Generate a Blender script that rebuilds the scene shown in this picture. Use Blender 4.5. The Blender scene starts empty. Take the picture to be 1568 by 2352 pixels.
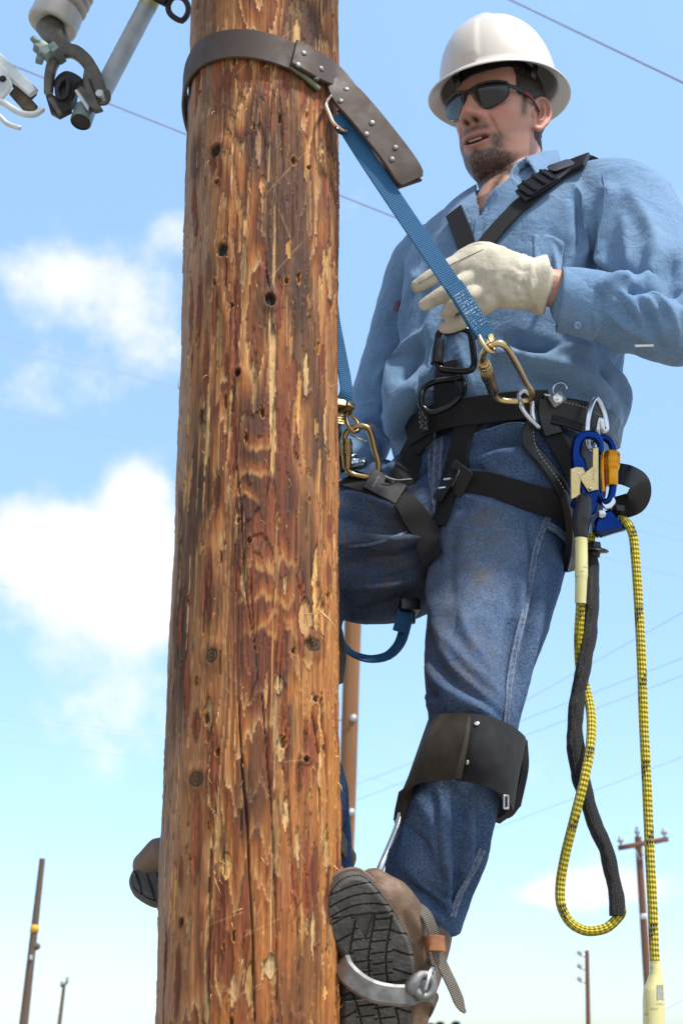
import bpy, bmesh, math, random
import numpy as np
from mathutils import Vector, Matrix
from mathutils.bvhtree import BVHTree
R = math.radians
random.seed(7)
S = bpy.context.scene
COL = S.collection

# ---------------------------------------------------------------- camera
PITCH = R(18.5); CT, ST = math.cos(PITCH), math.sin(PITCH)
FPX = 55.0 / 36.0 * 2352.0        # focal length in units of a 1568 x 2352 frame
CAMZ = 1.6
cam_data = bpy.data.cameras.new('camera')
cam = bpy.data.objects.new('camera', cam_data); COL.objects.link(cam)
cam.location = (0, 0, CAMZ); cam.rotation_euler = (math.pi / 2 + PITCH, 0, 0)
cam_data.sensor_fit = 'VERTICAL'; cam_data.sensor_height = 36; cam_data.sensor_width = 24; cam_data.lens = 55
cam_data.clip_start = 0.05; cam_data.clip_end = 20000
cam_data.dof.use_dof = True; cam_data.dof.focus_distance = 2.45; cam_data.dof.aperture_fstop = 11
S.camera = cam

# ---------------------------------------------------------------- exposure, sun, sky
S.view_settings.view_transform = 'Standard'; S.view_settings.look = 'None'
S.view_settings.gamma = 1; S.view_settings.exposure = EXPOSURE = 1.0
SUN_EL, SUN_AZ = R(59), R(128)     # azimuth clockwise from +Y (the view direction)
sd = Vector((math.sin(SUN_AZ) * math.cos(SUN_EL), math.cos(SUN_AZ) * math.cos(SUN_EL), math.sin(SUN_EL)))
sl = bpy.data.lights.new('sun', 'SUN'); sl.energy = 2.7; sl.angle = R(5); sl.color = (1.0, 0.95, 0.87)
so = bpy.data.objects.new('sun', sl); COL.objects.link(so)
so.rotation_euler = sd.to_track_quat('Z', 'Y').to_euler(); so.location = (3, -5, 12)
world = bpy.data.worlds.new('World'); S.world = world; world.use_nodes = True

def W(px, py, Y):
    """a point of the place at distance Y, given where it appears in a 1568 x 2352 frame"""
    a = (px - 784.0) / FPX; b = (1176.0 - py) / FPX
    k = Y / (CT - b * ST)
    return np.array([a * k, Y, CAMZ + (ST + b * CT) * k])
def ppm(py, Y):
    b = (1176.0 - py) / FPX
    return FPX * (CT - b * ST) / Y
def ray(px, py):
    a = (px - 784.0) / FPX; b = (1176.0 - py) / FPX
    d = np.array([a, CT - b * ST, ST + b * CT]); return d / np.linalg.norm(d)

def build_world():
    nt = world.node_tree; N = nt.nodes; L = nt.links; N.clear()
    out = N.new('ShaderNodeOutputWorld'); bg = N.new('ShaderNodeBackground'); L.new(bg.outputs[0], out.inputs[0])
    bg.inputs[1].default_value = 0.15
    sky = N.new('ShaderNodeTexSky'); sky.sky_type = 'NISHITA'; sky.sun_disc = False
    sky.sun_elevation = SUN_EL; sky.sun_rotation = SUN_AZ
    sky.air_density = 1.0; sky.dust_density = 0.3; sky.ozone_density = 1.6; sky.altitude = 200
    tc = N.new('ShaderNodeTexCoord')
    def vm(op, a, b=None):
        n = N.new('ShaderNodeVectorMath'); n.operation = op
        for i, v in enumerate((a, b)):
            if v is None: continue
            if isinstance(v, bpy.types.NodeSocket): L.new(v, n.inputs[i])
            else: n.inputs[i].default_value = v
        return n
    def m(op, a, b=None, c=None, clamp=False):
        n = N.new('ShaderNodeMath'); n.operation = op; n.use_clamp = clamp
        for i, v in enumerate((a, b, c)):
            if v is None: continue
            if isinstance(v, bpy.types.NodeSocket): L.new(v, n.inputs[i])
            else: n.inputs[i].default_value = v
        return n.outputs[0]
    D = tc.outputs['Generated']
    nz = N.new('ShaderNodeTexNoise'); nz.inputs['Scale'].default_value = 9; nz.inputs['Detail'].default_value = 9; nz.inputs['Roughness'].default_value = 0.62
    L.new(D, nz.inputs['Vector'])
    nz2 = N.new('ShaderNodeTexNoise'); nz2.inputs['Scale'].default_value = 30; nz2.inputs['Detail'].default_value = 6
    L.new(D, nz2.inputs['Vector'])
    # cloud banks: direction, half width, half height (degrees), weight
    blobs = [(90, 610, 150, 75, .50), (190, 680, 170, 90, .52), (350, 760, 110, 110, .72), (60, 900, 150, 110, .42), (215, 905, 70, 60, .3), (395, 535, 80, 50, .5), (60, 370, 90, 60, .25),
             (330, 1120, 80, 90, 1.1), (100, 1235, 200, 90, 1.05), (330, 1270, 150, 130, 1.1), (170, 1340, 240, 110, .9), (340, 1390, 110, 60, .8), (120, 1460, 220, 110, .45),
             (1330, 2035, 110, 48, .95), (1240, 2055, 80, 26, .7), (1450, 2040, 110, 40, .7), (200, 1620, 240, 90, .4)]
    tot = None
    for (px, py, wx, wy, wt) in blobs:
        d = ray(px, py)
        right = np.array([d[1], -d[0], 0]); right /= np.linalg.norm(right); up = np.cross(right, d)
        sub = vm('SUBTRACT', D, tuple(d)).outputs[0]
        u = m('MULTIPLY', vm('DOT_PRODUCT', sub, tuple(right)).outputs['Value'], FPX / wx)
        v = m('MULTIPLY', vm('DOT_PRODUCT', sub, tuple(up)).outputs['Value'], FPX / wy)
        r2 = m('ADD', m('MULTIPLY', u, u), m('MULTIPLY', v, v))
        f = m('MULTIPLY', m('EXPONENT', m('MULTIPLY', r2, -0.9)), wt)
        facing = m('GREATER_THAN', vm('DOT_PRODUCT', D, tuple(d)).outputs['Value'], 0.0)
        f = m('MULTIPLY', f, facing)
        tot = f if tot is None else m('ADD', tot, f)
    # broken cloud over the rest of the sky, away from the part the camera looks at
    sep = N.new('ShaderNodeSeparateXYZ'); L.new(D, sep.inputs[0])
    back = m('MULTIPLY', m('SUBTRACT', 0.55, sep.outputs[1], clamp=True), 1.0)
    tot = m('ADD', tot, m('MULTIPLY', back, 0.8))
    dens = m('ADD', tot, m('MULTIPLY', m('SUBTRACT', nz.outputs[0], 0.5), 2.6))
    dens = m('ADD', dens, m('MULTIPLY', m('SUBTRACT', nz2.outputs[0], 0.5), 0.5))
    mr = N.new('ShaderNodeMapRange'); mr.interpolation_type = 'SMOOTHSTEP'
    L.new(dens, mr.inputs[0]); mr.inputs[1].default_value = 0.28; mr.inputs[2].default_value = 1.12; mr.clamp = True
    # air glow towards the horizon lies in the sky texture itself; the gain lifts it to the photo's exposure
    ele = m('MULTIPLY', sep.outputs[2], 1.0)
    rp = N.new('ShaderNodeValToRGB'); e = rp.color_ramp.elements; e.new(.5); L.new(ele, rp.inputs[0])
    for i, (p, c) in enumerate(((0.0, (.212, .252, .325)), (.34, (.49, .495, .46)), (.60, (.70, .70, .63)))): e[i].position = p; e[i].color = (*c, 1)
    gain = vm('MULTIPLY', vm('MULTIPLY', sky.outputs[0], rp.outputs[0]).outputs[0], SKYGAIN)
    mix = N.new('ShaderNodeMix'); mix.data_type = 'RGBA'
    L.new(mr.outputs[0], mix.inputs[0]); L.new(gain.outputs[0], mix.inputs[6]); mix.inputs[7].default_value = CLOUDCOL
    L.new(mix.outputs[2], bg.inputs[0])
SKYGAIN = (2.0, 2.0, 2.0); CLOUDCOL = (3.5, 3.6, 3.7, 1)
build_world()

# ---------------------------------------------------------------- object helpers
def tag(o, label=None, cat=None, group=None, kind=None):
    if label: o['label'] = label
    if cat: o['category'] = cat
    if group: o['group'] = group
    if kind: o['kind'] = kind
    return o
def empty(name, loc=(0, 0, 0)):
    o = bpy.data.objects.new(name, None); COL.objects.link(o); o.location = Vector([float(v) for v in loc]); o.empty_display_size = .05
    return o
def thing(name, label, cat, loc=(0, 0, 0), group=None):
    return tag(empty(name, loc), label, cat, group)

class MB:
    """collects pieces of ONE mesh"""
    def __init__(s): s.v = []; s.f = []; s.uv = []; s.n = 0; s.mi = []; s.at = []
    def add(s, g, mi=0):
        v, f = np.asarray(g[0], float), g[1]
        uv = g[2] if len(g) > 2 and g[2] is not None else np.zeros((len(v), 2))
        s.v.append(v); s.uv.append(np.asarray(uv, float))
        s.f += [tuple(int(i) + s.n for i in q) for q in f]; s.mi += [mi] * len(f)
        s.n += len(v); return s
    def geo(s): return np.concatenate(s.v), s.f, np.concatenate(s.uv)
    def build(s, name, mat, parent=None, smooth=True, sharp=None):
        return mkobj(name, s.geo(), mat, parent, smooth, s.mi, sharp)
def mkobj(name, g, mat, parent=None, smooth=True, mi=None, sharp=None, attrs=None):
    v, f = np.asarray(g[0], float), g[1]
    me = bpy.data.meshes.new(name)
    off = np.array(parent_world(parent)) if parent is not None else np.zeros(3)
    me.from_pydata((v - off).tolist(), [], [list(map(int, q)) for q in f])
    if len(g) > 2 and g[2] is not None:
        ul = me.uv_layers.new(name='UVMap'); li = np.empty(len(me.loops), np.int32); me.loops.foreach_get('vertex_index', li)
        ul.data.foreach_set('uv', np.asarray(g[2])[li].astype(np.float32).ravel())
    if attrs:
        for k, a in attrs.items():
            a = np.asarray(a, np.float32)
            if a.ndim == 1:
                me.attributes.new(k, 'FLOAT', 'POINT').data.foreach_set('value', a)
            else:
                if a.shape[1] == 3: a = np.concatenate([a, np.ones((len(a), 1), np.float32)], 1)
                me.attributes.new(k, 'FLOAT_COLOR', 'POINT').data.foreach_set('color', a.ravel())
    mats = mat if isinstance(mat, (list, tuple)) else [mat]
    for m_ in mats: me.materials.append(m_)
    if mi is not None and len(mats) > 1: me.polygons.foreach_set('material_index', mi)
    if smooth: me.polygons.foreach_set('use_smooth', [True] * len(me.polygons))
    me.update()
    if smooth and sharp: me.set_sharp_from_angle(angle=R(sharp))
    o = bpy.data.objects.new(name, me); COL.objects.link(o)
    if parent is not None: o.parent = parent
    return o
def parent_world(p):
    t = Vector((0, 0, 0))
    while p is not None: t = t + p.location; p = p.parent
    return t

# ---------------------------------------------------------------- shapes
def nrm(a): a = np.asarray(a, float); return a / (np.linalg.norm(a, axis=-1, keepdims=True) + 1e-12)
def crom(P, n=None, step=None, closed=False):
    """smooth curve through the rows of P (any number of columns), evenly resampled"""
    P = np.asarray(P, float); k = len(P)
    if closed: Q = np.concatenate([P[-1:], P, P[:2]])
    else: Q = np.concatenate([2 * P[:1] - P[1:2], P, 2 * P[-1:] - P[-2:-1]])
    seg = len(Q) - 3; out = []
    for i in range(seg):
        p0, p1, p2, p3 = Q[i:i + 4]
        t = np.linspace(0, 1, 24, endpoint=False)[:, None]
        # centripetal-ish tangents
        d1 = np.linalg.norm((p2 - p1)[:3]) + 1e-9; d0 = np.linalg.norm((p1 - p0)[:3]) + 1e-9; d2 = np.linalg.norm((p3 - p2)[:3]) + 1e-9
        m1 = ((p1 - p0) / d0 * d1 + (p2 - p1)) * .5 * min(1, 2 * d0 / (d0 + d1) + .0) if d0 > 1e-6 else (p2 - p1) * .5
        m2 = ((p3 - p2) / d2 * d1 + (p2 - p1)) * .5 * min(1, 2 * d2 / (d2 + d1) + .0) if d2 > 1e-6 else (p2 - p1) * .5
        h = (2 * t**3 - 3 * t**2 + 1) * p1 + (t**3 - 2 * t**2 + t) * m1 + (-2 * t**3 + 3 * t**2) * p2 + (t**3 - t**2) * m2
        out.append(h)
    if not closed: out.append(P[-1:])
    C = np.concatenate(out)
    if closed: C = np.concatenate([C, C[:1]])
    s = np.concatenate([[0], np.cumsum(np.linalg.norm(np.diff(C[:, :3], axis=0), axis=1))])
    if n is None: n = max(3, int(round(s[-1] / step)) + 1)
    q = np.linspace(0, s[-1], n + 1 if closed else n)
    if closed: q = q[:-1]
    return np.stack([np.interp(q, s, C[:, j]) for j in range(C.shape[1])], 1)
def tangents(P, closed=False):
    if closed: T = np.roll(P, -1, 0) - np.roll(P, 1, 0)
    else: T = np.gradient(P, axis=0)
    return nrm(T)
def frames(P, ref=None, closed=False):
    T = tangents(P, closed)
    if ref is not None:
        ref = np.broadcast_to(np.asarray(ref, float), P.shape)
        B = ref - (ref * T).sum(1, keepdims=True) * T; B = nrm(B)
        return T, np.cross(T, B), B
    B = np.zeros_like(P); b = np.cross(T[0], [0.13, 0.27, 0.95]); b = nrm(b)
    for i in range(len(P)):
        b = b - T[i] * (b @ T[i]); b = nrm(b); B[i] = b
    if closed:
        e = B[-1] - T[0] * (B[-1] @ T[0]); e = nrm(e)
        ang = math.atan2(np.dot(np.cross(e, B[0]), T[0]), np.dot(e, B[0]))
        for i in range(len(P)):
            a = ang * i / len(P); B[i] = B[i] * math.cos(a) + np.cross(T[i], B[i]) * math.sin(a)
    return T, np.cross(T, B), B
def grid_faces(m, n, wrap_u=True, wrap_v=False):
    f = []
    for i in range(m if wrap_v else m - 1):
        for j in range(n if wrap_u else n - 1):
            a = i * n + j; b = i * n + (j + 1) % n; i2 = (i + 1) % m
            f.append((a, b, i2 * n + (j + 1) % n, i2 * n + j))
    return f
def tube(P, r, n=12, ref=None, closed=False, caps=True, power=2.0, dome=False):
    """loft of (super)elliptic sections; r: scalar, (m,) or (m,2) along N and B"""
    P = np.asarray(P, float); m = len(P)
    T, Nn, B = frames(P, ref, closed)
    r = np.asarray(r, float)
    if r.ndim == 0: r = np.full((m, 2), float(r))
    elif r.ndim == 1: r = np.stack([r, r], 1)
    if dome and not closed:
        # rounded ends
        ext = []
        for e, sg in ((0, -1), (-1, 1)):
            rr = r[e].min(); ks = np.sin(np.linspace(0, np.pi / 2, 5))[1:]
            ext.append([(P[e] + T[e] * sg * rr * k * .8, r[e] * max(.02, math.sqrt(1 - k * k)), Nn[e], B[e]) for k in ks])
        a = ext[0][::-1]; b = ext[1]
        P = np.concatenate([[x[0] for x in a], P, [x[0] for x in b]]); r = np.concatenate([[x[1] for x in a], r, [x[1] for x in b]])
        Nn = np.concatenate([[x[2] for x in a], Nn, [x[2] for x in b]]); B = np.concatenate([[x[3] for x in a], B, [x[3] for x in b]]); m = len(P)
    t = np.linspace(0, 2 * np.pi, n, endpoint=False); c, s = np.cos(t), np.sin(t)
    if power != 2.0:
        c = np.sign(c) * np.abs(c) ** (2 / power); s = np.sign(s) * np.abs(s) ** (2 / power)
    V = P[:, None] + Nn[:, None] * (r[:, 0, None] * c)[..., None] + B[:, None] * (r[:, 1, None] * s)[..., None]
    L = np.concatenate([[0], np.cumsum(np.linalg.norm(np.diff(P, axis=0), axis=1))])
    uv = np.stack([np.broadcast_to(t / (2 * np.pi), (m, n)), np.broadcast_to(L[:, None], (m, n))], -1).reshape(-1, 2)
    f = grid_faces(m, n, True, closed)
    if caps and not closed: f.append(tuple(range(n - 1, -1, -1))); f.append(tuple((m - 1) * n + j for j in range(n)))
    return V.reshape(-1, 3), f, uv
def band(P, up, w, th, closed=False, round_=.25):
    """flat strap: P centre line, up = outward normal(s), w width, th thickness; uv = across(0..1), along(metres)"""
    P = np.asarray(P, float); m = len(P); T, Nn, B = frames(P, up, closed)
    w = np.broadcast_to(np.asarray(w, float), (m,)); h = th / 2; c = min(th * round_, th * .45)
    sec = [(-.5, -h + c, 0), (-.5, h - c, 0), (-.5, h, c), (.5, h, -c), (.5, h - c, 0), (.5, -h + c, 0), (.5, -h, -c), (-.5, -h, c)]
    mid = 5
    pts = []
    pts += [(-.5, -h + c, 0), (-.5, h - c, 0)]
    pts += [(-.5 + k / mid, h, c * (1 - 2 * k / mid)) for k in range(mid + 1)]
    pts += [(.5, h - c, 0), (.5, -h + c, 0)]
    pts += [(.5 - k / mid, -h, -c * (1 - 2 * k / mid)) for k in range(mid + 1)]
    n = len(pts); a = np.array(pts)
    X = a[None, :, 0] * w[:, None] + a[None, :, 2]
    V = P[:, None] + Nn[:, None] * X[..., None] + B[:, None] * np.broadcast_to(a[None, :, 1], (m, n))[..., None]
    L = np.concatenate([[0], np.cumsum(np.linalg.norm(np.diff(P, axis=0), axis=1))])
    uv = np.stack([np.broadcast_to(a[:, 0] + .5, (m, n)), np.broadcast_to(L[:, None], (m, n))], -1).reshape(-1, 2)
    f = grid_faces(m, n, True, closed)
    f = [q[::-1] for q in f]
    if not closed: f.append(tuple(range(n))); f.append(tuple((m - 1) * n + j for j in range(n - 1, -1, -1)))
    return V.reshape(-1, 3), f, uv
def frame_from(z, x=None):
    z = nrm(z); x = np.array([1., 0, 0]) if x is None else np.asarray(x, float)
    x = x - z * (x @ z)
    if np.linalg.norm(x) < 1e-5: x = np.array([0, 1., 0]) - z * z[1]
    x = nrm(x); return np.stack([x, np.cross(z, x), z], 0)     # rows
def xf(g, M=None, t=(0, 0, 0)):
    v = np.asarray(g[0], float)
    if M is not None: v = v @ np.asarray(M)
    return (v + np.asarray(t, float),) + tuple(g[1:])
def lathe(prof, n=24, z=(0, 0, 1), o=(0, 0, 0), x=None, caps=True):
    """profile [(r, h)] spun about axis z at o"""
    M = frame_from(z, x); t = np.linspace(0, 2 * np.pi, n, endpoint=False); prof = np.asarray(prof, float)
    V = np.stack([prof[:, 0, None] * np.cos(t), prof[:, 0, None] * np.sin(t), np.broadcast_to(prof[:, 1, None], (len(prof), n))], -1).reshape(-1, 3)
    f = grid_faces(len(prof), n)
    if caps: f.append(tuple(range(n - 1, -1, -1))); f.append(tuple((len(prof) - 1) * n + j for j in range(n)))
    uv = np.stack([np.broadcast_to(t / (2 * np.pi), (len(prof), n)), np.broadcast_to(prof[:, 1, None], (len(prof), n))], -1).reshape(-1, 2)
    return V @ M + np.asarray(o, float), f, uv
def box(sx, sy, sz, o=(0, 0, 0), M=None, bev=.15):
    """box with chamfered edges, axes = rows of M"""
    bm = bmesh.new(); bmesh.ops.create_cube(bm, size=1)
    for v in bm.verts: v.co = Vector((v.co.x * sx, v.co.y * sy, v.co.z * sz))
    if bev: bmesh.ops.bevel(bm, geom=list(bm.edges), offset=min(sx, sy, sz) * bev, segments=2, affect='EDGES', profile=.7)
    bm.verts.index_update(); v = np.array([p.co[:] for p in bm.verts]); f = [tuple(q.index for q in p.verts) for p in bm.faces]; bm.free()
    if M is not None: v = v @ np.asarray(M)
    return v + np.asarray(o, float), f, None
def ball(r, o=(0, 0, 0), M=None, n=16, m=10):
    r = np.broadcast_to(np.asarray(r, float), (3,)); u = np.linspace(0.02, np.pi - .02, m); t = np.linspace(0, 2 * np.pi, n, endpoint=False)
    V = np.stack([np.sin(u)[:, None] * np.cos(t) * r[0], np.sin(u)[:, None] * np.sin(t) * r[1], np.broadcast_to(np.cos(u)[:, None] * r[2], (m, n))], -1).reshape(-1, 3)
    f = [q[::-1] for q in grid_faces(m, n)]; f.append(tuple(range(n))); f.append(tuple((m - 1) * n + j for j in range(n - 1, -1, -1)))
    if M is not None: V = V @ np.asarray(M)
    return V + np.asarray(o, float), f, None
def prism(poly, th, o=(0, 0, 0), M=None, bev=.0):
    """flat plate: outline [(x,y)] thickened along its own z, rounded edge of size bev"""
    poly = np.asarray(poly, float); n = len(poly)
    e = np.roll(poly, -1, 0) - np.roll(poly, 1, 0); nn = nrm(np.stack([e[:, 1], -e[:, 0]], 1))
    area = .5 * np.sum(poly[:, 0] * np.roll(poly[:, 1], -1) - np.roll(poly[:, 0], -1) * poly[:, 1])
    if area < 0: poly = poly[::-1]; nn = -nn[::-1]; e = np.roll(poly, -1, 0) - np.roll(poly, 1, 0); nn = nrm(np.stack([e[:, 1], -e[:, 0]], 1))
    rows = []
    b = bev if bev else 0
    lv = [(-th / 2, b), (-th / 2 + b, 0), (th / 2 - b, 0), (th / 2, b)] if b else [(-th / 2, 0), (th / 2, 0)]
    for z, ins in lv: rows.append(np.concatenate([poly - nn * ins, np.full((n, 1), z)], 1))
    V = np.concatenate(rows); f = grid_faces(len(lv), n); f.append(tuple(range(n - 1, -1, -1))); f.append(tuple((len(lv) - 1) * n + j for j in range(n)))
    if M is not None: V = V @ np.asarray(M)
    return V + np.asarray(o, float), f, None
def ringplate(poly_out, poly_in, th, o=(0, 0, 0), M=None, bev=.1):
    """flat ring between two outlines with the same number of points"""
    a, b = np.asarray(poly_out, float), np.asarray(poly_in, float); n = len(a); h = th / 2; k = th * bev
    c = (a + b) / 2; da = nrm(c - a) * k; db = nrm(c - b) * k
    rows = [(a + da, -h), (a, -h + k), (a, h - k), (a + da, h), (b + db, h), (b, h - k), (b, -h + k), (b + db, -h)]
    V = np.concatenate([np.concatenate([p, np.full((n, 1), z)], 1) for p, z in rows])
    f = grid_faces(8, n, True, True)
    if M is not None: V = V @ np.asarray(M)
    return V + np.asarray(o, float), f, None

# ---------------------------------------------------------------- noise on arrays
def _hash(i, j, k, seed):
    h = (i.astype(np.int64) * 374761393 + j.astype(np.int64) * 668265263 + k.astype(np.int64) * 2147483647 + seed * 974711) & 0xffffffff
    h = ((h ^ (h >> 13)) * 1274126177) & 0xffffffff
    h = ((h ^ (h >> 16)) * 2246822519) & 0xffffffff
    return ((h ^ (h >> 15)) & 0xffffff) / float(0xffffff) * 2 - 1
def vnoise(P, seed=0):
    P = np.asarray(P, float); i = np.floor(P).astype(np.int64); f = P - i; f = f * f * f * (f * (f * 6 - 15) + 10)
    x, y, z = i[..., 0], i[..., 1], i[..., 2]; r = 0
    for dx in (0, 1):
        wx = f[..., 0] if dx else 1 - f[..., 0]
        for dy in (0, 1):
            wy = f[..., 1] if dy else 1 - f[..., 1]
            for dz in (0, 1):
                wz = f[..., 2] if dz else 1 - f[..., 2]
                r = r + wx * wy * wz * _hash(x + dx, y + dy, z + dz, seed)
    return r
def fbm(P, oct=4, seed=0, gain=.5, lac=2.03):
    P = np.asarray(P, float); a = 1.; t = 0; n = 0
    for o in range(oct): t = t + a * vnoise(P, seed + o * 17); n += a; a *= gain; P = P * lac + 3.7
    return t / n
def sstep(a, b, x):
    t = np.clip((x - a) / (b - a), 0, 1); return t * t * (3 - 2 * t)

# ---------------------------------------------------------------- remeshed bodies
def remesh(parts, vox, smooth=6, sf=.5):
    mb = MB()
    for g in parts: mb.add(g)
    v, f, _ = mb.geo(); me = bpy.data.meshes.new('tmp'); me.from_pydata(v.tolist(), [], [list(q) for q in f]); me.update()
    bm = bmesh.new(); bm.from_mesh(me); bmesh.ops.recalc_face_normals(bm, faces=bm.faces); bm.to_mesh(me); bm.free()
    o = bpy.data.objects.new('tmp', me); COL.objects.link(o)
    md = o.modifiers.new('r', 'REMESH'); md.mode = 'VOXEL'; md.voxel_size = vox
    if smooth:
        sm = o.modifiers.new('s', 'SMOOTH'); sm.factor = sf; sm.iterations = smooth
    dg = bpy.context.evaluated_depsgraph_get(); dg.update()
    ev = o.evaluated_get(dg); m2 = ev.to_mesh()
    V = np.empty(len(m2.vertices) * 3); m2.vertices.foreach_get('co', V)
    Fc = [tuple(p.vertices) for p in m2.polygons]
    ev.to_mesh_clear(); bpy.data.objects.remove(o); bpy.data.meshes.remove(me)
    return V.reshape(-1, 3), Fc
def vnormals(v, f):
    a = np.array([(q[0], q[1], q[2], q[3]) if len(q) == 4 else (q[0], q[1], q[2], q[2]) for q in f if len(q) in (3, 4)])
    n = np.cross(v[a[:, 2]] - v[a[:, 0]], v[a[:, 3]] - v[a[:, 1]]); n[a[:, 2] == a[:, 3]] = np.cross(v[a[:, 1]] - v[a[:, 0]], v[a[:, 2]] - v[a[:, 0]])[a[:, 2] == a[:, 3]]
    o = np.zeros_like(v)
    for k in range(4): np.add.at(o, a[:, k], n)
    return nrm(o)
class Surf:
    """a finished surface others can be laid on"""
    def __init__(s, v, f): s.t = BVHTree.FromPolygons([Vector(p) for p in v], [list(q) for q in f])
    def at(s, px, py, Y=None, off=0.0):
        """first point of the surface met on the sight line; off = lift along its normal"""
        d = Vector(ray(px, py)); h, n, i, di = s.t.ray_cast(Vector((0, 0, CAMZ)), d)
        if h is None:
            p = W(px, py, Y if Y else 2.45); q = s.t.find_nearest(Vector(p)); h, n = q[0], q[1]
        if n.dot(d) > 0: n = -n
        return np.array(h) + np.array(n) * off, np.array(n)
    def near(s, p, off=0.0):
        h, n, i, d = s.t.find_nearest(Vector(p)); p = Vector(p)
        return np.array(h) + np.array(n) * off, np.array(n)
def seg_dist(V, A):
    """distance of points V to polyline A and the parameter along it 0..1"""
    best = np.full(len(V), 1e9); par = np.zeros(len(V)); k = len(A) - 1
    for i in range(k):
        a, b = A[i], A[i + 1]; d = b - a; t = np.clip(((V - a) @ d) / (d @ d + 1e-12), 0, 1)
        dd = np.linalg.norm(V - a - t[:, None] * d, axis=1); m_ = dd < best; best[m_] = dd[m_]; par[m_] = (i + t[m_]) / k
    return best, par
def fold(V, Nn, surf, pxs, amp, wid, Y=None):
    """raise (or press in) a crease that runs along the given line of the surface, tapering out at both ends"""
    A = np.array([surf.at(x, y, Y)[0] for x, y in pxs]); A = crom(A, 12)
    d, t = seg_dist(V, A); tp = np.sin(np.pi * np.clip(t * .92 + .04, 0, 1)) ** .6
    return V + Nn * (amp * tp * np.exp(-(d / wid) ** 1.6))[:, None]

# ---------------------------------------------------------------- materials
class NT:
    def __init__(s, name):
        s.m = bpy.data.materials.new(name); s.m.use_nodes = True; s.t = s.m.node_tree; s.N = s.t.nodes; s.L = s.t.links
        s.b = s.N['Principled BSDF']
    def n(s, t, **kw):
        o = s.N.new('ShaderNode' + t)
        for k, v in kw.items(): setattr(o, k, v)
        return o
    def put(s, sock, v):
        if isinstance(v, bpy.types.NodeSocket): s.L.new(v, sock)
        elif v is not None:
            if isinstance(v, (tuple, list)) and sock.type == 'RGBA' and len(v) == 3: v = (*v, 1)
            sock.default_value = v
    def coord(s, k='Object'): return s.n('TexCoord').outputs[k]
    def map(s, v, scale=(1, 1, 1), rot=(0, 0, 0)):
        o = s.n('Mapping'); s.put(o.inputs[0], v); o.inputs[3].default_value = scale; o.inputs[2].default_value = rot; return o.outputs[0]
    def noise(s, v, scale, detail=4, rough=.55, dist=0):
        o = s.n('TexNoise'); s.put(o.inputs['Vector'], v); o.inputs['Scale'].default_value = scale; o.inputs['Detail'].default_value = detail
        o.inputs['Roughness'].default_value = rough; o.inputs['Distortion'].default_value = dist; return o.outputs[0]
    def voro(s, v, scale, feature='F1'):
        o = s.n('TexVoronoi', feature=feature); s.put(o.inputs['Vector'], v); o.inputs['Scale'].default_value = scale; return o.outputs[0]
    def wave(s, v, scale, dist=0, direction='X', prof='SIN'):
        o = s.n('TexWave', bands_direction=direction, wave_profile=prof); s.put(o.inputs['Vector'], v); o.inputs['Scale'].default_value = scale; o.inputs['Distortion'].default_value = dist
        return o.outputs['Fac']
    def math(s, op, a, b=None, c=None, clamp=False):
        o = s.n('Math', operation=op, use_clamp=clamp)
        for i, v in enumerate((a, b, c)): s.put(o.inputs[i], v)
        return o.outputs[0]
    def rng(s, v, a, b, c=0, d=1, smooth=True):
        o = s.n('MapRange', interpolation_type='SMOOTHSTEP' if smooth else 'LINEAR'); s.put(o.inputs[0], v)
        for i, x in enumerate((a, b, c, d)): s.put(o.inputs[i + 1], x)
        return o.outputs[0]
    def mix(s, f, a, b, mode='MIX'):
        o = s.n('Mix', data_type='RGBA', blend_type=mode); s.put(o.inputs[0], f); s.put(o.inputs[6], a); s.put(o.inputs[7], b); return o.outputs[2]
    def ramp(s, f, stops):
        o = s.n('ValToRGB'); e = o.color_ramp.elements
        while len(e) < len(stops): e.new(.5)
        for i, (p, c) in enumerate(stops): e[i].position = p; e[i].color = (*c, 1)
        s.put(o.inputs[0], f); return o.outputs[0]
    def attr(s, name, out='Fac'): o = s.n('Attribute'); o.attribute_name = name; return o.outputs[out]
    def sep(s, v): o = s.n('SeparateXYZ'); s.put(o.inputs[0], v); return o.outputs
    def bump(s, h, strength=.3, dist=.001, prev=None):
        o = s.n('Bump'); o.inputs['Strength'].default_value = strength; o.inputs['Distance'].default_value = dist; s.put(o.inputs['Height'], h)
        if prev is not None: s.L.new(prev, o.inputs['Normal'])
        s.L.new(o.outputs[0], s.b.inputs['Normal']); return o.outputs[0]
    def set(s, **kw):
        for k, v in kw.items(): s.put(s.b.inputs[k.replace('_', ' ')], v)
        return s.m
def simple(name, col, rough=.5, metal=0, var=.12, scale=60, bump=0, bscale=300, spec=.5, bdist=.0006):
    t = NT(name); c = t.coord()
    f = t.noise(c, scale, 5)
    lo = tuple(x * (1 - var) for x in col); hi = tuple(min(1, x * (1 + var)) for x in col)
    t.set(Base_Color=t.mix(t.rng(f, .3, .7), lo, hi), Roughness=t.rng(t.noise(c, scale * .6, 4), .3, .7, max(.03, rough - .08), min(1, rough + .08)), Metallic=metal)
    t.b.inputs['Specular IOR Level'].default_value = spec
    if bump: t.bump(t.noise(c, bscale, 4), bump, bdist)
    return t.m
# ================================================================ setting: ground, far poles, wires, trees
t = NT('ground_gravel'); c = t.coord()
t.set(Base_Color=t.mix(t.noise(c, 3, 8, .65), (.22, .19, .155), (.36, .32, .265)), Roughness=.95); t.bump(t.noise(c, 40, 6), .5, .01)
M_GROUND = t.m
g = np.array([[-3000, -3000, 0], [3000, -3000, 0], [3000, 3000, 0], [-3000, 3000, 0]], float)
tag(mkobj('ground', (g, [(0, 1, 2, 3)]), M_GROUND, smooth=False), kind='structure')

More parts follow.
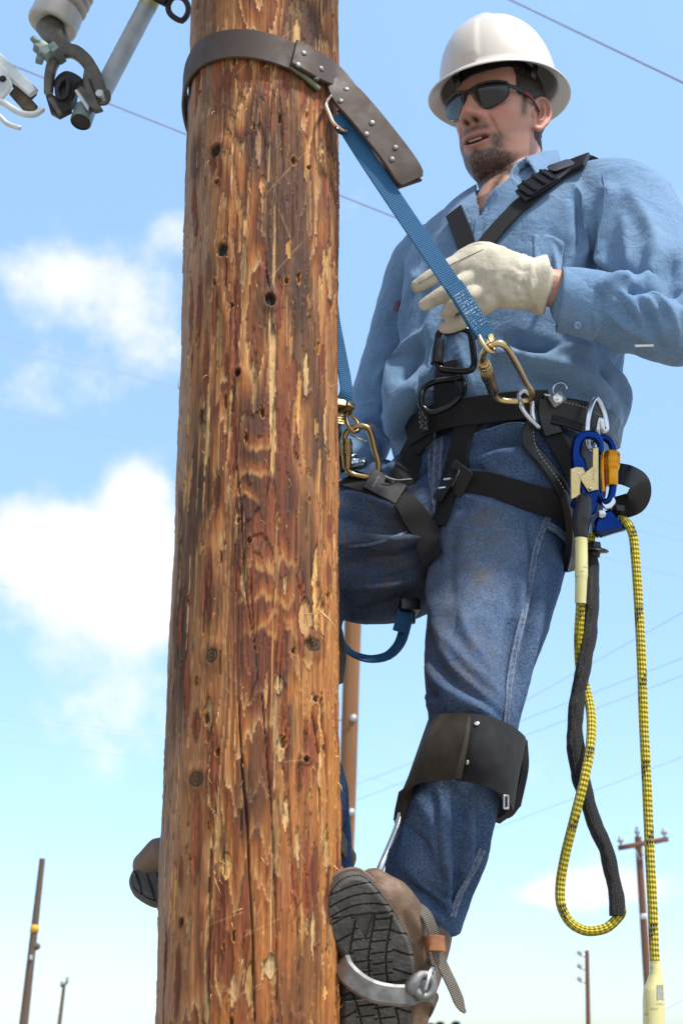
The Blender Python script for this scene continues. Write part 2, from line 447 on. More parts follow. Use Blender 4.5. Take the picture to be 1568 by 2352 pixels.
def pole_mat(name, a, b):
    t = NT(name); c = t.coord(); v = t.map(c, (1, 1, .04))
    f = t.noise(v, 22, 6, .6); f2 = t.noise(c, 1.3, 4)
    t.set(Base_Color=t.mix(t.math('ADD', t.math('MULTIPLY', f, .7), t.math('MULTIPLY', f2, .3)), a, b), Roughness=.85); t.bump(f, .4, .01); return t.m
M_FARPOLE = pole_mat('far_pole_brown', (.10, .043, .017), (.30, .14, .055))
M_FARPOLE2 = pole_mat('far_pole_grey', (.05, .036, .028), (.16, .11, .08))
M_FARRED = pole_mat('far_pole_red', (.085, .036, .022), (.21, .095, .06))
M_GALV = simple('galvanised', (.55, .58, .58), .45, .7, .15, 40)
M_GLASS = simple('grey_porcelain', (.30, .31, .33), .25, 0)
M_YBAND = simple('yellow_band', (.62, .34, .03), .6)
M_WIRE = simple('wire_aluminium_hazy', (.42, .41, .47), .6, .1); M_WIRE_DARK = simple('wire_grey', (.20, .19, .25), .6, .1)  # far wires are paler: washed-out haze put into their colour

def far_pole(name, label, top, bot, Y, wtop, wbot, mat, group='utility poles standing behind'):
    a, b = W(top[0], top[1], Y), W(bot[0], bot[1], Y)
    d = (a - b) / (a[2] - b[2]); base = b - d * b[2]         # carry it down to the ground
    root = thing(name, label, 'utility pole', base, group)
    rt = wtop / 2 / ppm(top[1], Y); rb = wbot / 2 / ppm(bot[1], Y)
    n = 24; P = np.linspace(base, a, n); z = P[:, 2]; r = rb + (rt - rb) * (z - b[2]) / (a[2] - b[2])
    r = np.clip(r * (1 + .02 * np.sin(z * 1.7 + Y)), .02, 1)
    mkobj('shaft', tube(P, r, 20, caps=True), mat, root, sharp=50)
    return root, a, base
# plain pole on the left, with its yellow band and a knot
rp, a, b0 = far_pole('utility_pole', 'bare dark pole with a yellow band, left of the climbing pole', (98, 1972), (55, 2352), 22, 13.5, 21, M_FARPOLE2)
q = W(80, 2133, 22); mkobj('marker_band', tube(np.array([q - [0.003, 0, .05], q + [0.003, 0, .05]]), .061, 20), M_YBAND, rp)
q = W(84, 2174, 22); mkobj('bolt_block', ball((.06, .05, .05), q), M_FARPOLE2, rp)
q = W(75, 2200, 22); mkobj('step_bracket', box(.03, .12, .06, q - [0, .06, 0]), M_GALV, rp)
# the far one beside it
rp, a, b0 = far_pole('utility_pole', 'farthest thin pole with a small tilted crossarm, low at the left', (148, 2262), (137, 2352), 60, 7.5, 9, M_FARPOLE2)
q0, q1 = W(140, 2266, 60), W(156, 2256, 60); mkobj('crossarm', band(np.array([q0, (q0 + q1) / 2, q1]), [0, -1, 0], .09, .1), M_FARPOLE2, rp)
for px, py in ((142, 2258), (155, 2248)): mkobj('insulator', lathe([(.03, 0), (.07, .05), (.04, .1), (.07, .15), (.02, .2)], 10, o=W(px, py + 7, 60)), M_GLASS, rp)
mkobj('top_pin', tube(np.array([W(152, 2262, 60), W(153, 2240, 60)]), .02, 8), M_GALV, rp)
# brown pole behind the climber
rp, a, b0 = far_pole('utility_pole', 'brown bolted pole showing between the climbing pole and the climber\'s leg', (814, 1300), (783, 2300), 24, 40, 37, M_FARPOLE)
for px, py in ((811, 1653), (806, 1868)):
    q = W(px, py, 24); k = 24 / q[1]
    mkobj('bolt', lathe([(.055, 0), (.055, .02), (.03, .022), (.03, .07), (.0, .08)], 12, z=(0, -1, 0), o=q + [0, -.13, 0]), M_GALV, rp)
    mkobj('bolt_end', tube(np.array([q + [-.23, .0, -.01], q + [-.1, 0, -.005]]), .018, 8), M_GALV, rp)
# pole with a crossarm, right
rp, a, b0 = far_pole('utility_pole', 'reddish pole with a crossarm behind the yellow rope', (1464, 1922), (1486, 2260), 34, 15.5, 18, M_FARRED)
q0, q1 = W(1419, 1948, 33.8), W(1533, 1927, 33.8)
mkobj('crossarm', band(np.linspace(q0, q1, 5), [0, -1, 0], .105, .09), M_FARRED, rp)
for f in (.05, .93):
    q = q0 + (q1 - q0) * f + [0, 0, .05]
    mkobj('insulator', lathe([(.02, 0), (.02, .05), (.06, .06), (.075, .11), (.045, .13), (.05, .17), (.0, .2)], 12, o=q), M_GLASS, rp)
q = W(1463, 1924, 34); mkobj('top_pin', lathe([(.03, -.1), (.03, .06), (.06, .1), (.06, .14), (.03, .18), (.045, .21), (.0, .26)], 10, o=q), M_GLASS, rp)
for s in (-.42, .5):
    q2 = (q0 + q1) / 2 + (q1 - q0) * s * .45; q3 = W(1467.5, 1975, 33.85)
    mkobj('brace', tube(np.array([q2, q3]), .014, 6), M_GALV, rp)
q = W(1477, 2105, 33.8); mkobj('fitting', box(.12, .12, .1, q), M_GALV, rp)
# pole with three brackets
rp, a, b0 = far_pole('utility_pole', 'short reddish pole with three stub brackets, below the rope loop', (1347, 2183), (1350, 2352), 45, 9.5, 11, M_FARRED)
for py in (2196, 2226, 2256):
    q0, q1 = W(1346, py, 45), W(1330, py - 2, 45)
    mkobj('bracket', tube(np.array([q0, q1]), .035, 8), M_GALV, rp)
    mkobj('insulator', lathe([(.02, -.05), (.06, -.03), (.08, .03), (.03, .09)], 10, o=q1 + [0, 0, .05]), M_GLASS, rp)

# overhead wires
def wire(label, p0, p1, Y0, Y1, r, sag=.0, ext=.35):
    if Y0 > 20: r *= .58
    a, b = W(*p0, Y0), W(*p1, Y1); d = b - a
    t_ = np.linspace(-ext, 1 + ext, 40)[:, None]
    P = a + d * t_; P[:, 2] -= sag * (1 - (2 * t_[:, 0] - 1) ** 2)
    tag(mkobj('overhead_wire', tube(P, r * (1.25 if Y0 < 20 else 1.15), 6), M_WIRE if Y0 > 20 else M_WIRE_DARK), label, 'wire', 'overhead wires')
wire('thick wire crossing the sky above the hard hat', (1172, 0), (1568, 190), 14, 11, .0075)
wire('wire passing behind the fuse cutout, the pole and the climber\'s shoulder', (30, 150), (1000, 536), 13, 15, .0062)
wire('upper of two crossing wires beside the middle of the pole', (0, 772), (410, 893), 32, 36, .0095)
wire('lower of two crossing wires beside the middle of the pole', (0, 801), (410, 886), 32, 36, .0085)
wire('single wire between the two clouds on the left', (0, 938), (400, 1038), 34, 38, .009)
wire('wire across the lower half of the big white cloud', (0, 1345), (380, 1432), 40, 44, .008)
wire('topmost faint wire below the big cloud', (0, 1640), (372, 1690), 55, 58, .007)
wire('second faint wire below the big cloud', (0, 1653), (372, 1702), 55, 58, .006)
wire('lowest faint wire below the big cloud', (0, 1700), (372, 1747), 55, 58, .007)
wire('wire sloping down to the right beside the blue snap hook', (1430, 1165), (1568, 1209), 30, 28, .006)
wire('lower wire sloping down to the right past the rope bend', (1380, 1199), (1568, 1243), 32, 30, .006)
wire('wire sloping down right beside the black rope sleeve\'s top', (1370, 1277), (1568, 1326), 34, 32, .006)
wire('highest of the wires rising to the right behind the rope', (1201, 1612), (1568, 1406), 38, 30, .009)
wire('second of the wires rising to the right behind the rope', (823, 1800), (1568, 1511), 42, 30, .009)
wire('third of the wires rising to the right behind the rope', (823, 1836), (1568, 1551), 42, 30, .009)
wire('lowest of the wires rising to the right behind the rope', (1206, 1876), (1568, 1738), 42, 34, .008)
wire('faint wire falling right from the brown pole behind', (823, 1780), (1020, 1830), 40, 42, .007)
wire('faint wire low in the bottom right corner', (1510, 2328), (1568, 2296), 44, 40, .007)

# tree tips on the horizon
t = NT('conifer_needles'); c = t.coord()
t.set(Base_Color=t.mix(t.noise(c, 1.2, 5), (.05, .075, .07), (.10, .14, .11)), Roughness=.9); M_NEEDLE = t.m
M_BARK = simple('bark', (.08, .055, .04), .9)
def conifer(px, py, Y, seed, label):
    rnd = random.Random(seed); top = W(px, py, Y); base = np.array([top[0], Y, 0.]); H = top[2]
    root = thing('conifer_tree', label, 'tree', base, 'conifers on the horizon')
    mkobj('trunk', tube(np.array([base, base + [0, 0, H * .5], top]), np.array([.28, .18, .02]), 8), M_BARK, root)
    v, f = [], []
    for i in range(2600):
        h = rnd.random() ** .8; rad = (1 - h) * H * .2 * (.35 + .65 * rnd.random()) + .06; a = rnd.random() * 6.283
        p = np.array([math.cos(a) * rad, math.sin(a) * rad, H * (.12 + .88 * h) - rad * .35])
        d = np.array([math.cos(a), math.sin(a), -.35 + .3 * rnd.random()]) * (.25 + .45 * rnd.random()); s = np.array([-math.sin(a), math.cos(a), rnd.uniform(-.3, .3)]) * .16
        k = len(v); v += [base + p - s, base + p + s, base + p + d]; f.append((k, k + 1, k + 2))
    mkobj('crown', (np.array(v), f), M_NEEDLE, root, smooth=False)
conifer(988, 2349, 210, 1, 'tip of the left one of three horizon conifers beside the boot')
conifer(1010, 2346, 200, 2, 'tip of the middle horizon conifer right of the boot')
conifer(1046, 2345, 205, 3, 'tip of the right one of three horizon conifers beside the strap end')
# ================================================================ the climbed pole
PY = 2.15; PX = -0.1229
def pole_r(z):
    f = (z - CAMZ) / 1.597
    return .1189 + (.1159 - .1189) * f
def pole_point(px, py):
    """angle and height on the pole's skin where that spot of the photo lies"""
    d = ray(px, py); o = np.array([0, 0, CAMZ]); z = CAMZ + 2.03 * d[2] / d[1]
    for _ in range(4):
        r = pole_r(z); A = d[0] ** 2 + d[1] ** 2; Bq = -2 * (d[0] * PX + d[1] * PY); Cq = PX ** 2 + PY ** 2 - r * r
        D_ = max(0, Bq * Bq - 4 * A * Cq); k = (-Bq - math.sqrt(D_)) / (2 * A); p = o + d * k; z = p[2]
    return math.atan2(p[0] - PX, -(p[1] - PY)), z         # angle 0 faces the camera, + to the right
def build_pole():
    nth = 520
    zs = np.concatenate([np.linspace(0, 1.52, 30, endpoint=False), np.linspace(1.52, 3.5, 1120), np.linspace(3.52, 6.2, 40)])
    th = np.linspace(-np.pi, np.pi, nth, endpoint=False)
    TH_, Z_ = np.meshgrid(th, zs); shp = TH_.shape
    x = np.sin(TH_); y = np.cos(TH_)
    R0 = .118
    def fld(sx, sz, oct=4, seed=0, gain=.5, dz=0):
        return fbm(np.stack([x * R0 / sx, y * R0 / sx, (Z_ + dz) / sz], -1).reshape(-1, 3), oct, seed, gain).reshape(shp)
    fib = fld(.0022, .09, 3, 1)                # fibres
    fib2 = fld(.006, .30, 3, 2)
    fine = fld(.0016, .012, 2, 3)
    warp = fld(.03, .12, 3, 4)
    # growth layers laid open by shaving: a slowly varying depth cut into rings
    H = fld(.055, .42, 3, 5) * 1.1 + .22 * warp + .045 * fib + .06 * fib2
    # cathedral arches in the middle of the shaved face
    t0, z0 = pole_point(600, 1270)
    for (ax, ay, w, hgt, amp) in ((600, 1180, .30, .26, .75), (600, 1500, .34, .2, .35), (450, 640, .22, .10, .5), (440, 1560, .25, .14, .45), (560, 2050, .2, .25, .5), (700, 2100, .2, .3, .4), (640, 420, .25, .2, .4)):
        ta, za = pole_point(ax, ay)
        H += amp * np.exp(-((TH_ - ta) / w) ** 2 - ((Z_ - za) / hgt) ** 2)
    ring = H * 3.7; k = np.floor(ring); fr = ring - k
    hk = _hash(k.astype(np.int64), k.astype(np.int64) * 0 + 3, k.astype(np.int64) * 0, 11) * .5 + .5
    def lerp(a, b, f): return a + (b - a) * f[..., None]
    A3 = lambda *c: np.array(c, float)
    cream, tan, orange, red, dark = A3(.56, .40, .22), A3(.40, .235, .115), A3(.34, .145, .045), A3(.135, .046, .024), A3(.040, .021, .015)
    g = fib * .10 + fine * .05
    f_ = np.clip(fr + g, 0, 1)
    col = lerp(np.broadcast_to(cream, shp + (3,)), tan, sstep(.05, .17, f_))
    col = lerp(col, orange, sstep(.16, .46, f_))
    col = lerp(col, red, sstep(.40, .88, f_) * (.55 + .45 * hk))
    # tan, sanded-looking wood over a good part, more to the left
    lm = sstep(-.35, -.85, TH_ + .55 * fld(.05, .3, 3, 8)) * .8
    lm = np.maximum(lm, sstep(.05, .45, fld(.035, .35, 3, 9) + .10 * fib) * .85)
    tanw = lerp(np.broadcast_to(A3(.36, .215, .115), shp + (3,)), A3(.24, .125, .06), sstep(-.4, .5, fib2 + .6 * fib))
    col = lerp(col, tanw, lm * .8)
    # right side towards the bottom: cleaner orange-gold wood
    rb = sstep(.15, .65, TH_ + .3 * warp) * sstep(2.6, 1.9, Z_ + .2 * warp)
    gold = lerp(np.broadcast_to(A3(.46, .245, .085), shp + (3,)), A3(.26, .105, .032), sstep(-.3, .45, fib2 + .5 * fib))
    col = lerp(col, gold, rb * .75)
    rb2 = sstep(-.5, -.1, TH_) * sstep(2.05, 1.75, Z_ + .15 * warp)
    col = lerp(col, lerp(np.broadcast_to(A3(.42, .19, .055), shp + (3,)), A3(.19, .066, .026), sstep(-.35, .4, fib2 + .6 * fib)), rb2 * .5)
    # greyer skin, mostly on the left flank
    gy = sstep(-.45, -1.15, TH_ + .35 * fld(.04, .25, 3, 10)) * (.55 + .45 * sstep(-.2, .3, fib2))
    col = lerp(col, A3(.27, .25, .25), gy * .75)
    # dark weather stains
    st_ = sstep(.06, .42, fld(.045, .20, 4, 12) + .12 * fib + .08 * fine)
    col = lerp(col, dark * 1.3, st_ * .55)
    for (ax, ay, w, hgt, amp) in ((640, 560, .16, .10, .9), (690, 640, .14, .09, .9), (590, 330, .3, .04, .6), (700, 180, .22, .04, .8), (720, 60, .2, .06, .8), (470, 1130, .16, .05, .9), (420, 1480, .14, .10, .9), (450, 370, .2, .05, .8), (640, 1230, .22, .12, .35), (560, 1830, .10, .05, .8), (410, 1160, .12, .03, .8), (690, 1350, .12, .08, .6), (610, 700, .2, .06, .8), (740, 330, .2, .07, .5), (660, 470, .34, .18, 1.1), (600, 280, .24, .10, .9), (700, 800, .24, .16, .8), (735, 1000, .16, .14, .7), (480, 640, .10, .06, .6), (415, 1440, .20, .18, 1.0), (450, 1130, .16, .10, .9), (560, 1180, .10, .06, .7), (640, 1500, .2, .05, .7), (600, 1800, .16, .10, .7), (520, 220, .2, .05, .7), (670, 1680, .16, .06, .6), (500, 1380, .12, .05, .6), (700, 1300, .14, .14, .9), (430, 340, .16, .08, .8), (700, 60, .3, .06, 1.0)):
        ta, za = pole_point(ax, ay)
        m_ = np.exp(-((TH_ - ta) / w) ** 2 - ((Z_ - za) / hgt) ** 2) * amp
        m_ = sstep(.20, .58, m_ + (.30 * fib + .22 * fib2 + .20 * warp) * sstep(.02, .2, m_))
        col = lerp(col, dark * 1.3, m_ * .70)
    # laid-open heartwood in the middle: dark red with pale jagged arcs
    ta, za = pole_point(612, 1245)
    zone = np.exp(-np.abs((TH_ - ta - .10 * warp) / .40) ** 3.0 - np.abs((Z_ - za) / .26) ** 4)
    zone = sstep(.25, .75, zone + .18 * fib2 + .16 * fld(.03, .14, 3, 33))
    heart = lerp(np.broadcast_to(A3(.155, .048, .026), shp + (3,)), A3(.065, .028, .022), sstep(-.35, .45, fib2 + .5 * fib + .5 * fld(.05, .08, 2, 35)))
    for i, (ax, ay, cv, ww) in enumerate(((600, 1010, .30, .16), (585, 1085, .34, .2), (625, 1295, .10, .34), (630, 1362, .16, .36), (640, 1428, .12, .36), (660, 1462, -.06, .30), (560, 1150, .40, .16), (470, 1290, .05, .12))):
        tb, zb = pole_point(ax, ay); s_ = Z_ - zb + cv * (TH_ - tb) ** 2 + .030 * warp + .0045 * fib + .004 * fib2 + .003 * fine + .016 * fld(.016, .06, 2, 40 + i)
        wm = np.exp(-np.abs((TH_ - tb) / ww) ** 4)
        heart = lerp(heart, A3(.36, .130, .035), sstep(.034, .008, s_) * sstep(-.005, .003, s_) * wm * .62)
        heart = lerp(heart, A3(.46, .31, .15), sstep(.012, .004, s_) * sstep(-.005, .001, s_) * wm * .58)
    col = lerp(col, heart, zone * .93)
    dep = .0022 * (fr - .5) + .0011 * fib + .0007 * fine + .0022 * warp + .0012 * fib2
    dep += .004 * fld(.12, .5, 2, 15)
    # splintered chips: long lens-shaped bites with bright wood showing
    rs = np.random.RandomState(5); zmin, dz = zs[30], zs[31] - zs[30]
    def window(ta, za, w, h):
        i0 = max(30, int((za - h - zmin) / dz) + 30); i1 = min(len(zs) - 1, int((za + h - zmin) / dz) + 31)
        j0 = int((ta - w + np.pi) / (2 * np.pi) * nth); j1 = int((ta + w + np.pi) / (2 * np.pi) * nth) + 1
        jj = np.arange(j0, j1 + 1) % nth
        return slice(i0, i1 + 1), jj
    def put(ta, za, w, h, fn):
        si, jj = window(ta, za, w, h)
        sub = np.ix_(range(*si.indices(len(zs))), jj)
        T = (TH_[sub] - ta + np.pi) % (2 * np.pi) - np.pi; Zl = Z_[sub] - za
        fn(sub, T, Zl)
    def chip(ta, za, w, h, colr, depth, jag=1.0):
        def fn(sub, T, Zl):
            u = T / w; v = Zl / h
            e = 1 - np.abs(u) ** 1.4 - np.abs(v) ** 1.6 + jag * (.45 * fib[sub] + .25 * fib2[sub] + .2 * fine[sub])
            m_ = sstep(.08, .30, e)
            shade = (.78 + .35 * fib[sub])[..., None]
            col[sub] = col[sub] * (1 - m_[..., None]) + np.clip(colr * shade, 0, 1) * m_[..., None]
            edge = sstep(-.12, .05, e) * (1 - sstep(.08, .25, e)) * (T * 0 + 1)
            col[sub] = col[sub] * (1 - .55 * edge[..., None])
            dep[sub] = dep[sub] - depth * m_ + depth * .35 * edge
        put(ta, za, w * 1.3, h * 1.3, fn)
    creams = [A3(.62, .45, .24), A3(.55, .36, .17), A3(.60, .36, .13), A3(.50, .30, .13), A3(.64, .50, .30)]
    for i in range(230):
        z = rs.uniform(1.5, 3.45); ta = rs.uniform(-2.2, 2.2)
        low = (z < 2.5)
        w = rs.gamma(2.0, .009 if not low else .011) + .006; h = rs.gamma(2.0, .010 if not low else .014) + .007
        if ta < -.8 and rs.rand() < .5: continue
        chip(ta, z, w, h, creams[rs.randint(5)] * rs.uniform(.75, 1.1), rs.uniform(.0008, .0026))
    for i in range(75):      # long pale slivers
        z = rs.uniform(1.5, 2.9) if rs.rand() < .75 else rs.uniform(2.9, 3.4); ta = rs.uniform(-1.7, 1.9)
        chip(ta, z, rs.uniform(.008, .022), rs.uniform(.035, .11), creams[rs.randint(5)] * rs.uniform(.8, 1.05), rs.uniform(.0005, .0018), .7)
    for i in range(120):       # reddish bared patches
        z = rs.uniform(1.5, 3.4); ta = rs.uniform(-1.1, 1.5)
        chip(ta, z, rs.uniform(.03, .08), rs.uniform(.02, .07), A3(.23, .075, .034) * rs.uniform(.7, 1.2), rs.uniform(.0004, .0012), .8)
    for (px, py, wp, hp, c) in ((597, 330, 12, 62, A3(.42, .27, .2)), (604, 425, 9, 32, A3(.66, .42, .22)), (722, 1350, 9, 110, A3(.66, .46, .22)), (700, 1420, 15, 55, A3(.66, .46, .24)), (735, 1420, 10, 60, A3(.6, .36, .15)),
                                (705, 1500, 12, 45, A3(.60, .38, .18)), (560, 610, 9, 80, A3(.56, .43, .27)), (520, 1990, 14, 34, A3(.68, .47, .2)), (500, 1900, 8, 110, A3(.6, .43, .22)), (620, 2220, 16, 30, A3(.6, .5, .34)), (575, 2260, 12, 60, A3(.6, .42, .2)),
                                (655, 1870, 8, 40, A3(.6, .45, .25)), (645, 1720, 10, 35, A3(.62, .48, .28)), (735, 1650, 8, 60, A3(.62, .40, .18)), (560, 1330, 8, 60, A3(.6, .45, .25)), (640, 1570, 12, 25, A3(.62, .5, .3)), (747, 1950, 8, 60, A3(.6, .42, .2)), (480, 1640, 10, 45, A3(.55, .44, .3)), (585, 880, 7, 90, A3(.5, .36, .2)), (755, 620, 10, 90, A3(.5, .33, .16))):
        ta, za = pole_point(px, py); s_ = ppm(py, 2.05)
        chip(ta, za, wp / s_ / R0 / max(.35, math.cos(ta)), hp / s_, c, .003, .6)
    # gaff holes
    for i in range(95):
        z = rs.uniform(1.5, 3.4); ta = rs.uniform(-1.9, 1.9); w = rs.uniform(.018, .045); h = rs.uniform(.005, .014)
        if z > 2.9 and rs.rand() < .5: continue
        def hole(sub, T, Zl, w=w, h=h):
            e = 1 - (T / w) ** 2 - (Zl / h) ** 2 + .5 * fine[sub] + .4 * fib[sub]
            m_ = sstep(.25, .75, e); lip = sstep(-.1, .25, e) * (1 - m_)
            col[sub] = col[sub] * (1 - lip[..., None] * .75) + A3(.50, .25, .06) * lip[..., None] * .75
            col[sub] = col[sub] * (1 - m_[..., None] * .85) + A3(.075, .03, .012) * m_[..., None] * .85
            dep[sub] = dep[sub] - .005 * m_ + .0016 * lip
        put(ta, z, w * 1.5, h * 1.5, hole)
    # knots
    for (px, py, rw, rh, kind) in ((497, 345, 13, 18, 0), (511, 575, 12, 18, 0), (547, 857, 7, 11, 0), (463, 958, 6, 18, 0), (489, 1507, 16, 20, 1), (716, 1482, 16, 18, 1), (497, 418, 5, 6, 0), (455, 1790, 20, 20, 1), (620, 690, 12, 16, 0), (422, 2120, 6, 12, 0), (700, 1745, 6, 7, 0)):
        ta, za = pole_point(px, py); s_ = ppm(py, 2.05); w = rw / s_ / R0 / max(.4, math.cos(ta)); h = rh / s_
        def knot(sub, T, Zl, w=w, h=h, kind=kind):
            rr = np.sqrt((T / w) ** 2 + (Zl / h) ** 2) + .12 * fine[sub] + .10 * warp[sub]
            m_ = sstep(1.05, .85, rr); halo = sstep(2.6, 1.0, rr) * (1 - m_)
            kc = A3(.018, .014, .012) * (1 + 1.5 * fine[sub][..., None]) if kind == 0 else (A3(.12, .075, .04) * (.65 + .35 * np.sin(rr * 16))[..., None])
            col[sub] = col[sub] * (1 - .5 * halo[..., None]) + A3(.12, .05, .022) * .5 * halo[..., None]
            col[sub] = col[sub] * (1 - m_[..., None]) + np.clip(kc, 0, 1) * m_[..., None]
            dep[sub] = dep[sub] + (-.004 * m_ if kind == 0 else .002 * m_ + .0007 * np.sin(rr * 16) * m_) + .0028 * halo
        put(ta, za, w * 2.8, h * 2.8, knot)
    # long drying cracks
    def crack(pts, wid, depth):
        q = np.array([pole_point(*p) for p in pts]); q = q[np.argsort(q[:, 1])]
        i0 = np.searchsorted(zs, q[0, 1]); i1 = np.searchsorted(zs, q[-1, 1])
        zz = zs[i0:i1]; tt = np.interp(zz, q[:, 1], q[:, 0]) + .010 * vnoise(np.stack([zz * 14, zz * 0, zz * 0 + wid * 900], -1), 77)
        tp = np.sin(np.pi * np.linspace(.03, .97, len(zz))) ** .5
        d = np.abs(TH_[i0:i1] - tt[:, None]) * R0; m_ = np.exp(-(d / (wid * tp[:, None])) ** 2)
        col[i0:i1] = col[i0:i1] * (1 - .92 * m_[..., None]) + A3(.02, .011, .007) * .92 * m_[..., None]; dep[i0:i1] -= depth * m_
    crack([(548, 1600), (556, 1760), (566, 1900), (577, 2080), (585, 2352)], .0013, .007)
    crack([(600, 1580), (612, 1720), (622, 1850), (632, 2060), (636, 2350)], .0009, .005)
    crack([(545, 1050), (553, 1180), (560, 1330), (585, 1500)], .0009, .004)
    crack([(575, 1330), (590, 1560), (560, 1640)], .0007, .003)
    crack([(655, 1640), (664, 1900), (680, 2100), (690, 2352)], .0008, .004)
    crack([(715, 1640), (728, 1730), (735, 1900)], .0018, .008)
    crack([(735, 1590), (745, 1700), (752, 1850)], .0016, .008)
    crack([(400, 1500), (395, 1700), (385, 2000), (378, 2250)], .0009, .004)
    crack([(500, 1800), (482, 2000), (480, 2350)], .0008, .003)
    crack([(700, 1130), (705, 1250)], .0009, .004); crack([(640, 170), (648, 330), (650, 420)], .0008, .003); crack([(610, 620), (625, 700)], .001, .004)
    for i in range(60):
        z = rs.uniform(1.5, 3.3); ta = rs.uniform(-1.5, 1.5); L_ = rs.uniform(.03, .16)
        i0 = np.searchsorted(zs, z); i1 = np.searchsorted(zs, z + L_); tt = ta + .008 * vnoise(np.stack([zs[i0:i1] * 22, zs[i0:i1] * 0 + i, zs[i0:i1] * 0], -1), 5)
        tp = np.sin(np.pi * np.linspace(.03, .97, max(1, i1 - i0))) ** .5
        m_ = np.exp(-(np.abs(TH_[i0:i1] - tt[:, None]) * R0 / (.0007 * tp[:, None] + 1e-6)) ** 2)
        col[i0:i1] = col[i0:i1] * (1 - .8 * m_[..., None]) + .8 * m_[..., None] * A3(.03, .015, .01); dep[i0:i1] -= .003 * m_
    # thin pale rope scratches
    for (p, q) in (((700, 350), (612, 445)), ((640, 480), (670, 560)), ((690, 560), (620, 640)), ((640, 2110), (560, 2150)), ((520, 2300), (600, 2260)), ((650, 1750), (700, 1745)), ((470, 2230), (520, 2330)), ((640, 1950), (590, 2105)), ((540, 170), (690, 60)), ((480, 2125), (560, 2095))):
        a_, b_ = np.array(pole_point(*p)), np.array(pole_point(*q)); d = b_ - a_; d[0] *= R0; n2 = d @ d
        i0, i1 = sorted((np.searchsorted(zs, a_[1]), np.searchsorted(zs, b_[1]))); i0 -= 6; i1 += 6
        T = (TH_[i0:i1] - a_[0]) * R0; Zl = Z_[i0:i1] - a_[1]; tt = np.clip((T * d[0] + Zl * d[1]) / n2, 0, 1)
        m_ = np.exp(-(((T - tt * d[0]) ** 2 + (Zl - tt * d[1]) ** 2) / .0008 ** 2)) * (.35 + .3 * fine[i0:i1])
        col[i0:i1] = col[i0:i1] * (1 - m_[..., None]) + A3(.55, .42, .27) * m_[..., None]
    # cell-level grain
    col = np.clip(col * np.array([1.02, .82, .61]) * (1 + .24 * fib[..., None] + .14 * fine[..., None] + .10 * fib2[..., None]), .008, .8)
    rr = pole_r(Z_) + dep
    V = np.stack([PX + np.sin(TH_) * rr, PY - np.cos(TH_) * rr, Z_], -1).reshape(-1, 3)
    f = grid_faces(len(zs), nth); f.append(tuple((len(zs) - 1) * nth + j for j in range(nth)))
    f = [q[::-1] for q in f] if False else f
    t = NT('weathered_pole_wood'); c = t.coord(); base = t.attr('grain', 'Color')
    v = t.map(c, (1, 1, .035)); fn = t.noise(v, 900, 3, .6); fn2 = t.noise(t.map(c, (1, 1, .12)), 420, 4, .6)
    mult = t.rng(t.math('ADD', t.math('MULTIPLY', fn, .6), t.math('MULTIPLY', fn2, .4)), .25, .75, .62, 1.3)
    cc = t.n('CombineColor'); [t.put(cc.inputs[i], mult) for i in range(3)]
    t.set(Base_Color=t.mix(1.0, base, cc.outputs[0], 'MULTIPLY'), Roughness=t.rng(fn2, .3, .7, .55, .85)); t.b.inputs['Specular IOR Level'].default_value = .35
    t.bump(t.math('ADD', fn, t.math('MULTIPLY', fn2, .8)), .55, .0012)
    o = mkobj('utility_pole', (V, f), t.m, attrs={'grain': col.reshape(-1, 3)})
    tag(o, 'thick splintered wooden pole with knots and gaff holes that the man climbs', 'utility pole')
    # loose splinters sticking out of the skin
    ms = MB(); rs2 = np.random.RandomState(3)
    spl = [(483, 1990, 532, 2054, 3.2), (490, 2010, 515, 2060, 2), (500, 1975, 530, 1990, 2), (733, 1400, 770, 1452, 5), (700, 1412, 742, 1408, 3), (772, 1792, 777, 1820, 5), (765, 1985, 778, 2020, 4), (768, 2010, 776, 1990, 3), (411, 898, 416, 876, 3), (770, 470, 779, 462, 3), (766, 1108, 775, 1102, 3), (765, 640, 778, 632, 3), (768, 1740, 776, 1736, 6), (560, 2085, 530, 2100, 2), (755, 890, 772, 880, 2.5), (436, 255, 441, 300, 5)]
    for i in range(170):
        py = rs2.uniform(100, 2340); px = rs2.uniform(470, 765); L_ = rs2.uniform(6, 26); a = rs2.normal(0, .35)
        spl.append((px, py, px + L_ * math.sin(a), py + L_ * math.cos(a) * rs2.choice([-1, 1]), rs2.uniform(1, 2.4)))
    for (x0, y0, x1, y1, w) in spl:
        ta, za = pole_point(x0, y0); r0 = pole_r(za); p0 = np.array([PX + math.sin(ta) * r0, PY - math.cos(ta) * r0, za]); n0 = np.array([math.sin(ta), -math.cos(ta), 0])
        s_ = ppm(y0, p0[1]); p1 = W(x1, y1, p0[1]) + n0 * rs2.uniform(.001, .007); p1 = p1 if np.linalg.norm(p1 - p0) < .08 else p0 + (p1 - p0) * .08 / np.linalg.norm(p1 - p0)
        pm = (p0 + p1) / 2 + n0 * .002
        ms.add(tube(crom([p0 - n0 * .002, pm, p1], 5), np.array([w, w * .95, w * .8, w * .5, w * .1]) / s_ * .5, 5, caps=True))
    tag(ms.build('splinters', SPLINT, o), kind='stuff')
SPLINT = simple('fresh_splinters', (.56, .33, .13), .7, 0, .35, 90)
build_pole()
# ================================================================ the climber
YAW = R(40)
LAT = np.array([math.cos(YAW), -math.sin(YAW), 0.]); FWD = np.array([-math.sin(YAW), -math.cos(YAW), 0.]); UP = np.array([0, 0, 1.])
VIEW = np.array([0, 1., .25])
person = thing('person', 'man in white hard hat, sunglasses, blue work shirt and jeans climbing the wooden pole', 'person', W(1130, 1080, 2.45))

